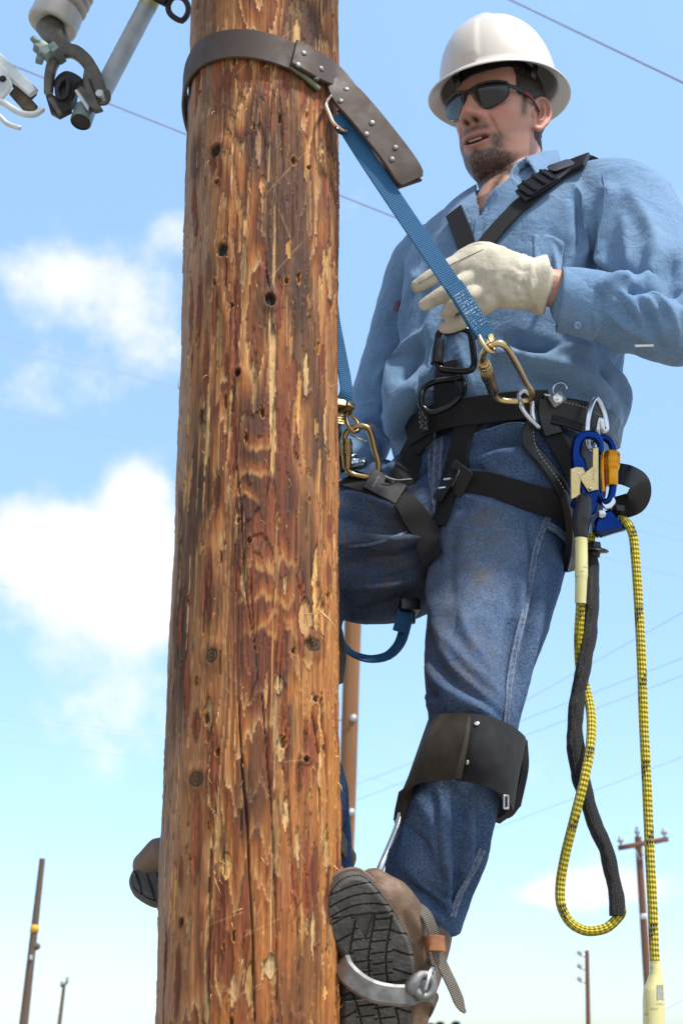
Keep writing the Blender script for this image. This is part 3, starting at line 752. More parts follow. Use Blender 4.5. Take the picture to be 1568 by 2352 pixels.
def limb(rows, ref, n=28, power=2.0, step=.02, dome=True):
    """rows: (px, py, Y, half width in photo px, depth ratio)"""
    A = np.array([[*W(x, y, Y), h / ppm(y, Y), h / ppm(y, Y) * k] for x, y, Y, h, k in rows])
    C = crom(A, step=step)
    return tube(C[:, :3], C[:, 3:5], n, ref, power=power, dome=dome)
def limb3(rows, ref, n=28, step=.02, power=2.0, dome=True):
    C = crom(np.array(rows, float), step=step); return tube(C[:, :3], C[:, 3:5], n, ref, power=power, dome=dome)

# ---- head, in its own frame: x to his left, y forward, z up, origin between the ears
HS = .965; HO = W(1149, 288, 2.47); HYAW, HPIT, HROL = R(39), R(3), R(-3)
def head_axes():
    f = np.array([-math.sin(HYAW) * math.cos(HPIT), -math.cos(HYAW) * math.cos(HPIT), -math.sin(HPIT)])
    l = np.array([math.cos(HYAW), -math.sin(HYAW), 0]); u = np.cross(f, l)
    l2 = l * math.cos(HROL) + u * math.sin(HROL); u2 = -l * math.sin(HROL) + u * math.cos(HROL)
    return np.stack([l2, f, u2])
HM = head_axes()
def hw(p): return (np.asarray(p, float) * HS) @ HM + HO          # head frame -> world
def hl(v): return ((v - HO) @ HM.T) / HS
G = lambda x, c, s: np.exp(-((x - c) / s) ** 2)
def head_geo():
    #      z      front  back   half-width  power
    prof = np.array([(.128, .012, .012, .012, 2.0), (.124, .040, .045, .040, 2.0), (.110, .066, .074, .058, 2.1), (.085, .084, .092, .070, 2.2), (.055, .0925, .099, .0755, 2.25), (.030, .0930, .098, .0765, 2.25),
                     (.010, .0885, .094, .0755, 2.2), (-.010, .0885, .086, .0735, 2.2), (-.032, .0890, .074, .0690, 2.15), (-.055, .0890, .060, .0660, 2.1), (-.075, .0860, .048, .0620, 2.1), (-.094, .0860, .036, .0560, 2.1), (-.110, .0800, .026, .0465, 2.05), (-.121, .064, .018, .033, 2.0), (-.126, .040, .010, .018, 2.0)])
    z = np.linspace(.128, -.126, 150); P = np.stack([np.interp(z, prof[::-1, 0], prof[::-1, j]) for j in range(1, 5)], 1)
    k = np.ones(9) / 9
    for j in range(4):
        pad = np.pad(P[:, j], 4, mode='edge'); P[4:-4, j] = np.convolve(pad, k, 'valid')[4:-4]
    n = 200; t = np.linspace(0, 2 * np.pi, n, endpoint=False); c, s = np.cos(t), np.sin(t)
    pw = P[:, 3][:, None]
    ex = np.sign(c) * np.abs(c) ** (2 / pw); ey = np.sign(s) * np.abs(s) ** (2 / pw)
    X = P[:, 2][:, None] * ex; Y = np.where(ey > 0, P[:, 0][:, None] * ey, P[:, 1][:, None] * ey); Z = np.broadcast_to(z[:, None], X.shape).copy()
    fr = sstep(.0, .06, Y); ax = np.abs(X)
    d = np.zeros_like(X)
    nose = np.interp(Z, [-.040, -.034, -.030, -.024, -.016, 0, .016, .026, .036], [0, .003, .019, .0320, .0335, .025, .015, .008, .001])
    wn = np.interp(Z, [-.034, -.022, 0, .03], [.0205, .0190, .0145, .0120])
    d += nose * np.exp(-np.abs(X / wn) ** 2.2) * fr
    d += .012 * G(ax, .0210, .0090) * G(Z, -.0250, .0100) * fr
    d -= .010 * G(ax, .034, .015) * G(Z, .010, .012) * fr
    d += .005 * G(ax, .022, .022) * G(Z, .035, .008) * fr
    d += .0065 * G(ax, .050, .018) * G(Z, -.010, .014)
    # fold from nostril to mouth corner
    fx = .0285 + (-.022 - Z) * .32
    d -= .0060 * G(ax, fx, .0026) * sstep(-.074, -.056, Z) * sstep(-.016, -.024, Z) * fr
    d += .0035 * G(ax, fx + .011, .009) * sstep(-.078, -.058, Z) * sstep(-.012, -.024, Z) * fr
    for k_, (x0_, z0_, sl_) in enumerate(((.048, -.045, .25), (.056, -.035, .2), (.062, .004, -1.2), (.063, -.004, -.6))):
        d -= .0013 * G(ax - x0_ - sl_ * (Z - z0_), 0, .0022) * G(Z, z0_, .016 if k_ < 2 else .006) * sstep(.0, .03, Y)
    # muzzle, lips, open mouth
    d += .0065 * G(ax, 0, .028) * G(Z, -.060, .024) * fr
    d -= .002 * G(X, 0, .0035) * G(Z, -.040, .006) * fr
    lipx = sstep(.033, .021, ax)
    zc = -.0685 - .0006 * (X / .026) + .0050 * (ax / .026) ** 2
    d += .0034 * np.exp(-((Z - zc - .0080) / .0048) ** 2) * lipx * fr
    d += .0042 * np.exp(-((Z - zc + .0090) / .0052) ** 2) * lipx * fr
    d -= .015 * np.exp(-((Z - zc) / (.0020 + .0026 * sstep(.030, .005, ax))) ** 2) * sstep(.031, .023, ax) * fr
    d -= .0050 * G(Z, -.0880, .0055) * G(ax, 0, .022) * fr
    d += .0085 * G(Z, -.1045, .013) * G(ax, 0, .022) * fr
    Y = Y + d
    # jaw corner
    X = X * (1 + .04 * G(Z, -.062, .02) * sstep(.0, -.03, Y) )
    V = np.stack([X, Y, Z], -1).reshape(-1, 3)
    f = grid_faces(150, n); f = [q[::-1] for q in f]
    f.append(tuple(range(n))); f.append(tuple(149 * n + j for j in range(n - 1, -1, -1)))
    return V, f
def ear_geo(sx):
    """outer ear: rim, inner fold, bowl, lobe"""
    parts = []; M = np.array([[0, -1, 0], [0, 0, 1], [sx, 0, 0]], float)    # local: u back, v up, w outward
    out = np.array([(-.002, .010, .004), (.004, .026, .008), (.016, .033, .013), (.028, .027, .017), (.033, .010, .018), (.029, -.008, .016), (.018, -.022, .012), (.008, -.032, .008), (.002, -.030, .004)])
    base = np.array([sx * .0725, .004, -.001])
    def T(p): return np.array([(-q[0]) for q in p])
    def loc(p): p = np.asarray(p, float); return np.stack([base[0] + sx * p[:, 2], base[1] - p[:, 0], base[2] + p[:, 1]], 1)
    C = crom(out, 40); parts.append(tube(loc(C), np.interp(np.linspace(0, 1, 40), [0, .15, .6, .8, 1], [.0030, .0040, .0040, .0050, .0045]), 10, dome=True))
    inn = crom(np.array([(.018, .022, .012), (.022, .010, .0135), (.019, -.006, .011), (.010, -.014, .008)]), 16); parts.append(tube(loc(inn), .0035, 8, dome=True))
    pl = np.concatenate([out[:, :], out[:1]]); cen = np.array([.012, .0, .003])
    v = [cen]; 
    for q in C: v.append(q * [.96, .96, .8])
    v = np.array(v); nb = len(v); back = v.copy(); back[:, 2] -= .006
    f = [(0, i, i % (nb - 1) + 1) for i in range(1, nb)] + [(nb, nb + i % (nb - 1) + 1, nb + i) for i in range(1, nb)]
    f += [(i, nb + i, nb + i % (nb - 1) + 1, i % (nb - 1) + 1) for i in range(1, nb)]
    parts.append((loc(np.concatenate([v, back])), f, None))
    parts.append((loc(ball((.0065, .007, .005), (.007, -.030, .006))[0]), ball(1)[1], None))
    parts.append((loc(ball((.004, .006, .004), (-.003, -.004, .004))[0]), ball(1)[1], None))
    return parts
hv, hf = head_geo()
parts = [(hw(hv), hf, None)]
for sx in (1, -1):
    for e in ear_geo(sx): parts.append((hw(e[0]), e[1], None))
# neck
NB = W(1196, 447, 2.475)
nk0 = hw((0, -.018, -.030)); nk1 = hw((0, -.030, -.10))
parts.append(limb3([(*nk0, .060, .066), (*nk1, .0600, .063), (*(NB * .6 + nk1 * .4), .061, .062), (*NB, .066, .066), (*(NB - [0, -.01, .10]), .085, .07)], FWD, n=40))
parts.append(limb3([(*(nk1 * .7 + NB * .3), .05, .05), (*W(1136, 470, 2.425), .045, .03), (*W(1130, 540, 2.43), .06, .03)], FWD, n=24))
# what the clothes hide
SP = lambda *a: W(*a)
PEL = SP(1150, 1080, 2.47); CH = SP(1200, 560, 2.48)
parts.append(limb3([(*PEL, .13, .09), (*SP(1165, 900, 2.48), .12, .085), (*SP(1180, 700, 2.48), .145, .09), (*CH, .15, .085), (*(NB - [0, 0, .06]), .09, .06)], FWD, n=32))
SHL, SHR = SP(1420, 470, 2.34), SP(1005, 600, 2.60)
ELL, WRL = SP(1585, 735, 2.22), SP(1268, 662, 2.175)
ELR, WRR = SP(872, 930, 2.662), SP(815, 1070, 2.53)
def bone(*rows): return limb3(rows, VIEW, n=18)
parts.append(bone((*(CH + LAT * .05), .05, .05), (*SHL, .05, .05), (*ELL, .038, .038)))
parts.append(bone((*ELL, .038, .038), (*(ELL * .5 + WRL * .5), .038, .034), (*WRL, .030, .025), (*SP(1235, 655, 2.17), .029, .022)))
parts.append(bone((*(CH - LAT * .05), .05, .05), (*(SHR + LAT * .02), .04, .04), (*ELR, .026, .026)))
parts.append(bone((*ELR, .026, .026), (*WRR, .024, .022)))
HPL, KNL, ANL = SP(1155, 1150, 2.44), SP(1092, 1590, 2.29), SP(1000, 2120, 2.315)
HPR, KNR, ANR = SP(1040, 1160, 2.48), SP(690, 1290, 2.42), SP(765, 1990, 2.42)
for a, b, c_ in ((HPL, KNL, ANL), (HPR, KNR, ANR)):
    parts.append(bone((*PEL, .06, .05), (*a, .055, .05), (*b, .035, .035))); parts.append(bone((*b, .035, .035), (*(b * .65 + c_ * .35), .030, .030), (*c_, .025, .025)))
bv, bf = remesh(parts, .0020, 3, .5)
# skin colour: lips, stubble, beard, redness, nostrils
def skin_attr(v):
    L = hl(v); X, Y, Z = L.T; ax = np.abs(X)
    n1 = fbm(v * 45, 3, 3); n2 = fbm(v * 260, 3, 9); n3 = fbm(v * [900, 900, 340], 2, 21)
    c = np.tile(np.array([.51, .275, .20]), (len(v), 1)) * (1 + .10 * n1[:, None] + .07 * n2[:, None])
    def put(m, col): nonlocal c; c = c * (1 - m[:, None]) + np.array(col) * m[:, None]
    face = sstep(.0, .05, Y)
    put(np.clip(.55 * (G(ax, .045, .025) * G(Z, -.025, .028) + G(X, 0, .016) * G(Z, -.012, .018)) * face + .35 * sstep(-.02, .02, n1) * G(Z, -.06, .03) * sstep(-.02, .03, Y), 0, .8), (.52, .185, .125))
    earm = sstep(.073, .080, ax) * G(Z, 0, .045); put(earm * .55, (.53, .18, .125))
    # stubble field over cheeks and throat, thick beard round mouth and chin
    stub = sstep(-.028, -.060, Z + .012 * n1) * sstep(-.03, .01, Y) * (.24 + .5 * np.clip(n3, 0, 1))
    put(np.clip(stub, 0, 1) * (.7 + .6 * n2), (.17, .105, .08))
    zc = -.0685 - .0006 * (X / .026) + .0050 * (ax / .026) ** 2
    chin = sstep(-.078, -.092, Z + .010 * n1 + .20 * np.maximum(ax - .030, 0)) * sstep(.062, .044, ax + .004 * n1) * sstep(.0, .03, Y) * sstep(-.150, -.128, Z)
    side = G(ax, .0375, .0085) * sstep(-.050, -.066, Z) * sstep(.02, .05, Y)
    stache = G(Z, -.0460, .0075) * sstep(.036, .024, ax) * sstep(.05, .07, Y) * .78
    soul = G(X, 0, .010) * G(Z, -.0865, .006) * .8
    be = np.clip(np.maximum.reduce([chin * .97, side * .88, stache, soul]), 0, 1)
    bare = G(ax, .016, .010) * G(Z, -.0865, .006) * .5; be = np.clip(be - bare, 0, 1)
    be = np.clip(be * (.95 + .5 * n3 + .35 * n2), 0, 1)
    put(be, (.045, .030, .023))
    greyh = sstep(.12, .45, n3) * be * .35; put(greyh, (.20, .15, .12))
    lips = np.maximum(np.exp(-((Z - zc - .0078) / .0042) ** 2), np.exp(-((Z - zc + .0080) / .0046) ** 2)) * sstep(.031, .023, ax) * sstep(.06, .08, Y)
    put(lips * .65, (.44, .17, .14))
    put(np.exp(-((Z - zc) / .0050) ** 2) * sstep(.029, .021, ax) * sstep(.05, .07, Y), (.05, .018, .014))
    put(np.clip(1.3 * G(ax, .0100, .0055) * G(Z, -.0335, .0040) * sstep(.07, .085, Y), 0, 1), (.035, .012, .010))
    # sideburn and the cropped hair round the ears
    hairm = np.maximum(sstep(.018, .028, Z) * sstep(.052, .036, Y + .004 * n2), sstep(-.004, -.018, Y) * sstep(-.05, -.02, Z) * .9)
    hairm = np.maximum(hairm, G(Y, .030, .009) * sstep(-.026, -.006, Z) * sstep(.05, .06, ax) * .9)
    hairm *= 1 - earm; put(np.clip(hairm * (.9 + .5 * n3), 0, 1), (.035, .021, .015))
    cr = G(ax, .052, .006) * G(Z, .004 , .010) * 0
    return np.clip(c, .01, .8)
t = NT('skin'); c = t.coord()
t.set(Base_Color=t.attr('tone', 'Color'), Roughness=t.rng(t.noise(c, 90, 4), .3, .7, .40, .58))
t.b.inputs['Subsurface Weight'].default_value = .12; t.b.inputs['Subsurface Radius'].default_value = (.012, .005, .003); t.b.inputs['Subsurface Scale'].default_value = .5
t.b.inputs['Specular IOR Level'].default_value = .4
t.bump(t.math('ADD', t.noise(c, 480, 4, .6), t.math('MULTIPLY', t.noise(c, 120, 3), .6)), .35, .0009)
M_SKIN = t.m
body = mkobj('body', (bv, bf), M_SKIN, person, attrs={'tone': skin_attr(bv)})
# teeth inside the open mouth
tm = MB()
for i in range(-2, 3):
    x = i * .0055; tm.add((hw(ball((.0027, .0025, .0030), (x, .0868 - 8.5 * x * x, -.0655 - .0006 * x / .026 + 6 * x * x))[0]), ball(1)[1], None))
tv, tf = remesh([(g[0], g[1], None) for g in [tm.geo()]], .0011, 1)
mkobj('teeth', (tv, tf), simple('teeth', (.42, .36, .26), .35), person)
# cropped hair
def hair_geo():
    L = hl(bv); Nn = vnormals(bv, bf); X, Y, Z = L.T; ax = np.abs(X)
    m = (np.maximum(sstep(.016, .026, Z) * sstep(.056, .044, Y), sstep(-.002, -.012, Y) * sstep(-.055, -.035, Z)) > .5) & (Z > -.06) & (np.linalg.norm(L, axis=1) < .16) & ~((ax > .0775) & (Z < .034) & (Y > -.035))
    keep = [q for q in bf if all(m[i] for i in q)]
    ids = sorted({i for q in keep for i in q}); mp = {a: i for i, a in enumerate(ids)}; ids = np.array(ids)
    n = fbm(bv[ids] * [420, 420, 160], 3, 5)
    edge = np.zeros(len(bv)); 
    V = bv[ids] + Nn[ids] * (.0016 + .0016 * n)[:, None]
    return V, [tuple(mp[i] for i in q) for q in keep]
t = NT('dark_hair'); c = t.coord(); f = t.noise(t.map(c, (1, 1, .3)), 700, 3)
t.set(Base_Color=t.mix(f, (.010, .006, .004), (.05, .032, .022)), Roughness=.5); t.bump(f, .8, .002)
mkobj('hair', hair_geo(), t.m, person)

# ---- work shirt
t = NT('blue_chambray'); c = t.coord()
w1 = t.noise(t.map(c, (1, 1, .06)), 1300, 2); w2 = t.noise(t.map(c, (.08, .08, 1)), 1300, 2); mo = t.noise(c, 7, 5, .6); mo2 = t.noise(c, 26, 4, .6)
wv = t.math('ADD', t.math('MULTIPLY', w1, .5), t.math('MULTIPLY', w2, .5))
colr = t.mix(t.rng(wv, .3, .7), (.072, .152, .280), (.160, .272, .420))
colr = t.mix(t.rng(mo, .35, .75, 0, .40), colr, (.20, .31, .45)); colr = t.mix(t.rng(mo2, .62, .80, 0, .22), colr, (.17, .18, .19))
t.set(Base_Color=colr, Roughness=.86); t.b.inputs['Specular IOR Level'].default_value = .25; t.b.inputs['Sheen Weight'].default_value = .15
rdg = t.math('POWER', t.math('ABSOLUTE', t.math('SUBTRACT', t.noise(t.map(c, (1, 1, .6)), 8, 2, .5, 1.2), .5)), .6)
bp = t.bump(t.math('ADD', t.math('MULTIPLY', rdg, .75), t.math('ADD', t.math('MULTIPLY', t.noise(c, 17, 6, .6, .8), 1.1), t.math('MULTIPLY', wv, .10))), .75, .008)
M_SHIRT = t.m
def torso_rows():
    rows = [(1154, 1045, 2.475, .190, .150), (1154, 1000, 2.475, .198, .160), (1155, 930, 2.475, .198, .163), (1166, 830, 2.475, .202, .160), (1174, 720, 2.475, .208, .150), (1186, 610, 2.475, .212, .140), (1200, 530, 2.475, .205, .122), (1206, 480, 2.475, .168, .100), (1205, 447, 2.475, .105, .082), (1204, 432, 2.475, .080, .07)]
    return [(*W(x, y, Y), a, b) for x, y, Y, a, b in rows]
sp = [limb3(torso_rows(), FWD, n=56, power=2.25)]
sp.append(limb3([(*(CH + LAT * .09 + UP * .035), .075, .075), (*W(1425, 478, 2.345), .082, .082), (*W(1475, 560, 2.30), .083, .080), (*W(1530, 660, 2.25), .080, .078), (*W(1592, 745, 2.215), .070, .070)], VIEW, n=36))
sp.append(limb3([(*W(1588, 730, 2.215), .066, .064), (*W(1545, 742, 2.20), .068, .064), (*W(1450, 722, 2.19), .056, .053), (*W(1370, 704, 2.183), .052, .046), (*W(1312, 690, 2.178), .049, .041)], VIEW, n=36))
sp.append(limb3([(*(CH - LAT * .10 + UP * .0), .065, .065), (*W(1000, 600, 2.60), .072, .07), (*W(948, 690, 2.64), .064, .06), (*W(900, 830, 2.665), .056, .055), (*W(868, 930, 2.66), .054, .054), (*W(845, 985, 2.65), .052, .052)], VIEW, n=32))
sp.append(limb3([(*W(985, 880, 2.43), .05, .05), (*W(950, 940, 2.44), .052, .05), (*W(926, 985, 2.45), .034, .034)], VIEW, n=28))
sp.append(limb3([(*W(850, 970, 2.655), .052, .05), (*W(830, 1020, 2.60), .050, .046), (*W(812, 1075, 2.52), .044, .04)], VIEW, n=28))
sv, sf_ = remesh(sp, .0042, 14, .5)
surf0 = Surf(sv, sf_); Nn = vnormals(sv, sf_)
def fold_at(px, amp, wid, Y=None):
    global sv; sv = fold(sv, Nn, surf0, px, amp * 1.9, wid * .92, Y)
# shirt folds: pulled lines over chest, shoulder, sleeve and blousing above the belt
for px, a, w in [
    ([(1375, 520), (1368, 600), (1372, 690)], -.024, .011), ([(1394, 500), (1392, 600), (1400, 680)], .012, .012), ([(1352, 480), (1345, 590), (1345, 660)], .010, .014), ([(1330, 470), (1332, 560), (1335, 610)], -.008, .010),
    ([(1385, 430), (1405, 450), (1380, 540)], .008, .012), ([(1310, 420), (1350, 470), (1360, 560)], .007, .013), ([(1295, 450), (1312, 540), (1300, 640)], .005, .012),
    ([(1440, 430), (1490, 520), (1515, 600)], .008, .016), ([(1430, 500), (1450, 600), (1425, 660)], .007, .014), ([(1500, 560), (1500, 620), (1460, 665)], .008, .014), ([(1480, 590), (1470, 640), (1440, 668)], -.008, .010), ([(1545, 590), (1530, 650), (1560, 690)], -.012, .014),
    ([(1568, 660), (1500, 655), (1440, 672)], -.020, .014), ([(1460, 660), (1420, 648), (1370, 672)], .012, .013), ([(1380, 640), (1400, 690), (1470, 700)], .004, .010),
    ([(1430, 660), (1490, 700), (1530, 780)], .011, .012), ([(1470, 655), (1530, 710), (1560, 790)], .010, .012), ([(1400, 655), (1460, 715), (1490, 790)], .009, .010), ([(1450, 690), (1505, 740), (1520, 800)], -.008, .009), ([(1375, 690), (1420, 740), (1490, 780)], .006, .009), ([(1350, 700), (1365, 730), (1360, 770)], .006, .008), ([(1500, 690), (1545, 735), (1568, 780)], -.008, .009), ([(1330, 650), (1345, 690), (1340, 740)], -.005, .008),
    ([(1290, 790), (1240, 800), (1160, 780)], -.014, .014), ([(1430, 800), (1340, 800), (1230, 812), (1150, 812)], .012, .016), ([(1220, 830), (1330, 860), (1420, 960)], .013, .018), ([(1180, 850), (1280, 880), (1380, 930)], -.010, .014), ([(1400, 840), (1420, 900), (1430, 990)], .012, .014), ([(1380, 850), (1395, 900), (1405, 960)], -.012, .011), ([(1425, 820), (1412, 860), (1420, 930)], -.007, .008),
    ([(985, 760), (930, 840), (905, 930)], .016, .020), ([(1000, 850), (950, 900), (900, 990)], .016, .022), ([(975, 780), (935, 870), (930, 960)], -.012, .014), ([(1010, 900), (960, 950), (915, 1010)], -.010, .014), ([(960, 640), (940, 700), (925, 770)], .008, .014), ([(990, 600), (975, 680), (960, 760)], -.008, .014), ([(940, 590), (960, 640), (990, 660)], .005, .012), ([(1020, 660), (1000, 740), (990, 800)], .008, .016),
    ([(1060, 800), (1075, 860), (1090, 900)], .006, .014), ([(900, 740), (915, 800), (905, 870)], -.010, .012), ([(885, 840), (870, 870), (905, 900)], .007, .010), ([(840, 930), (870, 935), (895, 960)], .009, .010), ([(835, 965), (862, 975), (885, 1000)], -.008, .010), ([(830, 1000), (850, 1015), (870, 1040)], .007, .010),
    ([(1225, 560), (1220, 660), (1240, 720)], .004, .014), ([(1260, 520), (1280, 600), (1270, 680)], -.005, .012), ([(1060, 560), (1040, 640), (1030, 700)], .005, .016), ([(1100, 560), (1120, 640), (1130, 720)], .004, .014)]:
    fold_at(px, a, w)
n1 = fbm(sv * [11, 11, 6], 3, 31); n2 = fbm(sv * 34, 3, 33)
sv = sv + Nn * (.0045 * n1 + .0018 * n2)[:, None]
# hem: gather under the belt
shirt = mkobj('shirt', (sv, sf_), M_SHIRT, person)
SH = Surf(sv, sf_)

# ---- jeans
t = NT('denim'); c = t.coord()
tw = t.noise(t.map(c, (1, 1, .22), (0, R(20), R(20))), 900, 3, .7); tb = t.noise(c, 330, 4, .75); mo = t.noise(c, 9, 5, .6)
fade = t.attr('fade'); dirt = t.attr('dirt')
base = t.mix(t.rng(t.math('ADD', t.math('MULTIPLY', tw, .5), t.math('MULTIPLY', tb, .5)), .34, .66), (.008, .023, .066), (.068, .126, .245))
base = t.mix(t.math('MULTIPLY', fade, t.rng(mo, .2, .8, .45, 1.0)), base, t.mix(t.rng(tb, .3, .7), (.064, .108, .195), (.185, .250, .345)))
base = t.mix(t.rng(mo, .5, .8, 0, .35), base, (.014, .026, .058))
base = t.mix(t.math('MULTIPLY', dirt, t.rng(t.noise(c, 42, 5, .65), .35, .65)), base, t.mix(tb, (.055, .048, .036), (.19, .155, .105)))
base = t.mix(t.math('MULTIPLY', t.attr('grime_shade'), t.rng(t.noise(c, 16, 5, .6), .3, .7, .5, 1.0)), base, t.mix(tb, (.010, .012, .017), (.038, .040, .046)))  # dark grease plus the raised thigh's shade, both put into the denim colour
t.set(Base_Color=base, Roughness=.92); t.b.inputs['Specular IOR Level'].default_value = .2
rdg = t.math('POWER', t.math('ABSOLUTE', t.math('SUBTRACT', t.noise(t.map(c, (1, 1, .7)), 7, 2, .5, 1.0), .5)), .6)
t.bump(t.math('ADD', t.math('ADD', t.math('MULTIPLY', rdg, 1.4), t.math('MULTIPLY', t.noise(c, 19, 6, .6, .8), 1.1)), t.math('MULTIPLY', t.math('ADD', tw, tb), .14)), .6, .006)
M_DENIM = t.m
jp = [limb3([(*W(1158, 985, 2.475), .165, .125), (*W(1155, 1040, 2.475), .172, .130), (*W(1150, 1100, 2.465), .182, .140), (*W(1140, 1180, 2.46), .170, .135), (*W(1120, 1250, 2.46), .10, .10)], FWD, n=44, power=2.2)]
jp.append(limb([(1160, 1100, 2.43, 150, .85), (1156, 1200, 2.41, 157, .80), (1134, 1350, 2.36, 149, .78), (1106, 1480, 2.31, 131, .80), (1090, 1590, 2.275, 115, .85), (1085, 1670, 2.26, 104, .9), (1078, 1740, 2.26, 100, .9), (1048, 1819, 2.27, 101, .9), (1020, 1913, 2.285, 108, .9), (992, 2000, 2.30, 110, .85), (984, 2090, 2.31, 95, .8), (992, 2160, 2.315, 66, .8)], VIEW, n=44, dome=False))
jp.append(limb([(1085, 1150, 2.47, 160, .9), (1010, 1210, 2.47, 158, .9), (900, 1248, 2.45, 182, .75), (800, 1268, 2.43, 168, .72), (715, 1280, 2.42, 122, .85), (680, 1300, 2.42, 100, .9)], VIEW, n=44))
jp.append(limb([(695, 1270, 2.42, 100, 1), (706, 1350, 2.42, 92, 1), (708, 1480, 2.42, 70, 1), (694, 1640, 2.43, 58, 1), (700, 1740, 2.43, 70, 1), (716, 1830, 2.43, 78, 1), (722, 1890, 2.43, 82, 1), (734, 1960, 2.43, 78, 1), (746, 2025, 2.43, 72, 1)], VIEW, n=32, dome=False))
jv, jf = remesh(jp, .0045, 10, .5)
surf0 = Surf(jv, jf); Nj = vnormals(jv, jf); j0 = jv.copy()
for px, a, w in [
    ([(1010, 1480), (1060, 1560), (1150, 1640)], .010, .011), ([(985, 1530), (1040, 1600), (1130, 1650)], .012, .011), ([(1000, 1440), (1080, 1540), (1165, 1620)], .009, .011), ([(990, 1570), (1020, 1605), (1100, 1650)], -.010, .009), ([(1030, 1530), (1090, 1600), (1150, 1650)], -.008, .008), ([(985, 1620), (1040, 1612), (1110, 1640)], .010, .010), ([(1050, 1380), (1075, 1460), (1130, 1560)], .006, .012),
    ([(1000, 1500), (1055, 1575), (1120, 1635)], -.010, .006), ([(985, 1555), (1030, 1595), (1090, 1640)], -.008, .006), ([(1030, 1500), (1090, 1580), (1150, 1640)], -.008, .006), ([(990, 1455), (1040, 1530), (1110, 1600)], -.007, .006), ([(980, 1600), (1030, 1625), (1075, 1645)], .007, .006), ([(1085, 1440), (1110, 1530), (1150, 1600)], -.006, .006), ([(1180, 1340), (1168, 1460), (1150, 1580)], -.006, .007), ([(1215, 1200), (1225, 1260), (1215, 1320)], -.005, .008),
    ([(935, 1900), (980, 1950), (1010, 2040)], -.006, .007), ([(1000, 1840), (1008, 1950), (1015, 2060)], -.006, .006), ([(1060, 1840), (1058, 1960), (1040, 2080)], -.006, .006), ([(960, 2010), (1000, 2045), (1040, 2070)], -.005, .006), ([(950, 2040), (985, 2070), (1022, 2105)], -.005, .005),
    ([(985, 1160), (930, 1185), (870, 1190)], -.007, .007), ([(990, 1210), (920, 1220), (830, 1215)], -.006, .007), ([(985, 1250), (920, 1275), (840, 1280)], -.006, .008), ([(975, 1300), (910, 1325), (830, 1330)], -.006, .008), ([(1020, 1090), (1060, 1070), (1110, 1080)], -.005, .006), ([(1060, 1020), (1110, 1000), (1160, 985)], .006, .008),
    ([(1200, 1330), (1180, 1480), (1160, 1600)], .009, .010), ([(1225, 1320), (1205, 1460), (1180, 1620)], -.009, .009), ([(1250, 1300), (1225, 1450), (1195, 1620)], .007, .010), ([(1000, 1250), (990, 1350), (1010, 1450)], .006, .014), ([(1040, 1220), (1030, 1330), (1060, 1420)], -.005, .014),
    ([(1020, 1130), (1090, 1150), (1200, 1190)], .006, .012), ([(1120, 1010), (1180, 985), (1240, 1000)], .009, .010), ([(1110, 1035), (1180, 1010), (1230, 1020)], -.008, .008), ([(1100, 1060), (1140, 1040), (1190, 1050)], .005, .010),
    ([(985, 1180), (900, 1170), (790, 1130)], .009, .012), ([(960, 1200), (880, 1210), (780, 1190)], -.007, .012), ([(990, 1235), (900, 1235), (780, 1255)], .008, .012), ([(980, 1270), (900, 1300), (780, 1290)], -.008, .014), ([(970, 1320), (880, 1340), (790, 1350)], .007, .014), ([(960, 1360), (880, 1390), (800, 1400)], -.006, .012), ([(900, 1040), (890, 1060), (850, 1080)], .012, .010), ([(960, 1030), (930, 1050), (880, 1100)], .012, .010), ([(980, 1060), (960, 1080), (930, 1110)], -.010, .009), ([(940, 1120), (880, 1110), (830, 1100)], .008, .010),
    ([(955, 1830), (1000, 1900), (1020, 2000)], .007, .011), ([(1010, 1830), (1020, 1930), (1025, 2030), (1035, 2100)], .010, .010), ([(1040, 1830), (1045, 1930), (1040, 2060)], -.008, .010), ([(1080, 1840), (1075, 1950), (1055, 2060)], .008, .011), ([(930, 1990), (980, 2030), (1030, 2060)], .007, .010), ([(925, 2020), (980, 2060), (1025, 2090)], -.006, .008), ([(940, 2050), (985, 2090), (1020, 2120)], .007, .008), ([(1100, 1850), (1085, 1960), (1050, 2080)], -.006, .010), ([(1125, 1830), (1110, 1940), (1080, 2060)], .006, .010),
    ([(1290, 1290), (1262, 1370), (1230, 1470)], .005, .012), ([(770, 1740), (785, 1830), (790, 1900)], .006, .010)]:
    jv = fold(jv, Nj, surf0, px, a * 1.8, w * .95)
n1 = fbm(jv * [10, 10, 7], 3, 41); n2 = fbm(jv * 36, 3, 43)
jv = jv + Nj * (.004 * n1 + .0016 * n2)[:, None]
def blotch(pts, sd):
    m = np.zeros(len(jv))
    for x, y, r, a in pts:
        p, _ = surf0.at(x, y); m = np.maximum(m, a * np.exp(-(np.linalg.norm((jv - p) * [1, 1, .55], axis=1) / r) ** 2))
    return np.clip(m * (1 + .5 * fbm(jv * 30, 3, sd)), 0, 1)
dirt = blotch([(1110, 1230, .035, .75), (1100, 1320, .03, .7), (1080, 1270, .05, .5), (1070, 1520, .05, .5), (1075, 1580, .03, .6), (1000, 1470, .06, .45), (1120, 1180, .03, .5), (900, 1300, .09, .62), (820, 1330, .07, .55), (950, 1250, .06, .5), (800, 1240, .06, .4), (850, 1390, .05, .5), (1005, 1060, .014, .8), (1003, 1100, .014, .6)], 51)
fade = blotch([(1130, 1300, .10, .95), (1060, 1340, .06, .8), (1190, 1250, .07, .6), (1060, 1450, .05, .7), (1020, 1290, .05, .6), (1140, 1420, .07, .7), (1040, 1900, .06, .45), (1000, 1980, .05, .55), (1060, 1860, .05, .4), (860, 1160, .06, .35), (960, 2060, .04, .35), (1110, 1520, .06, .4)], 53)
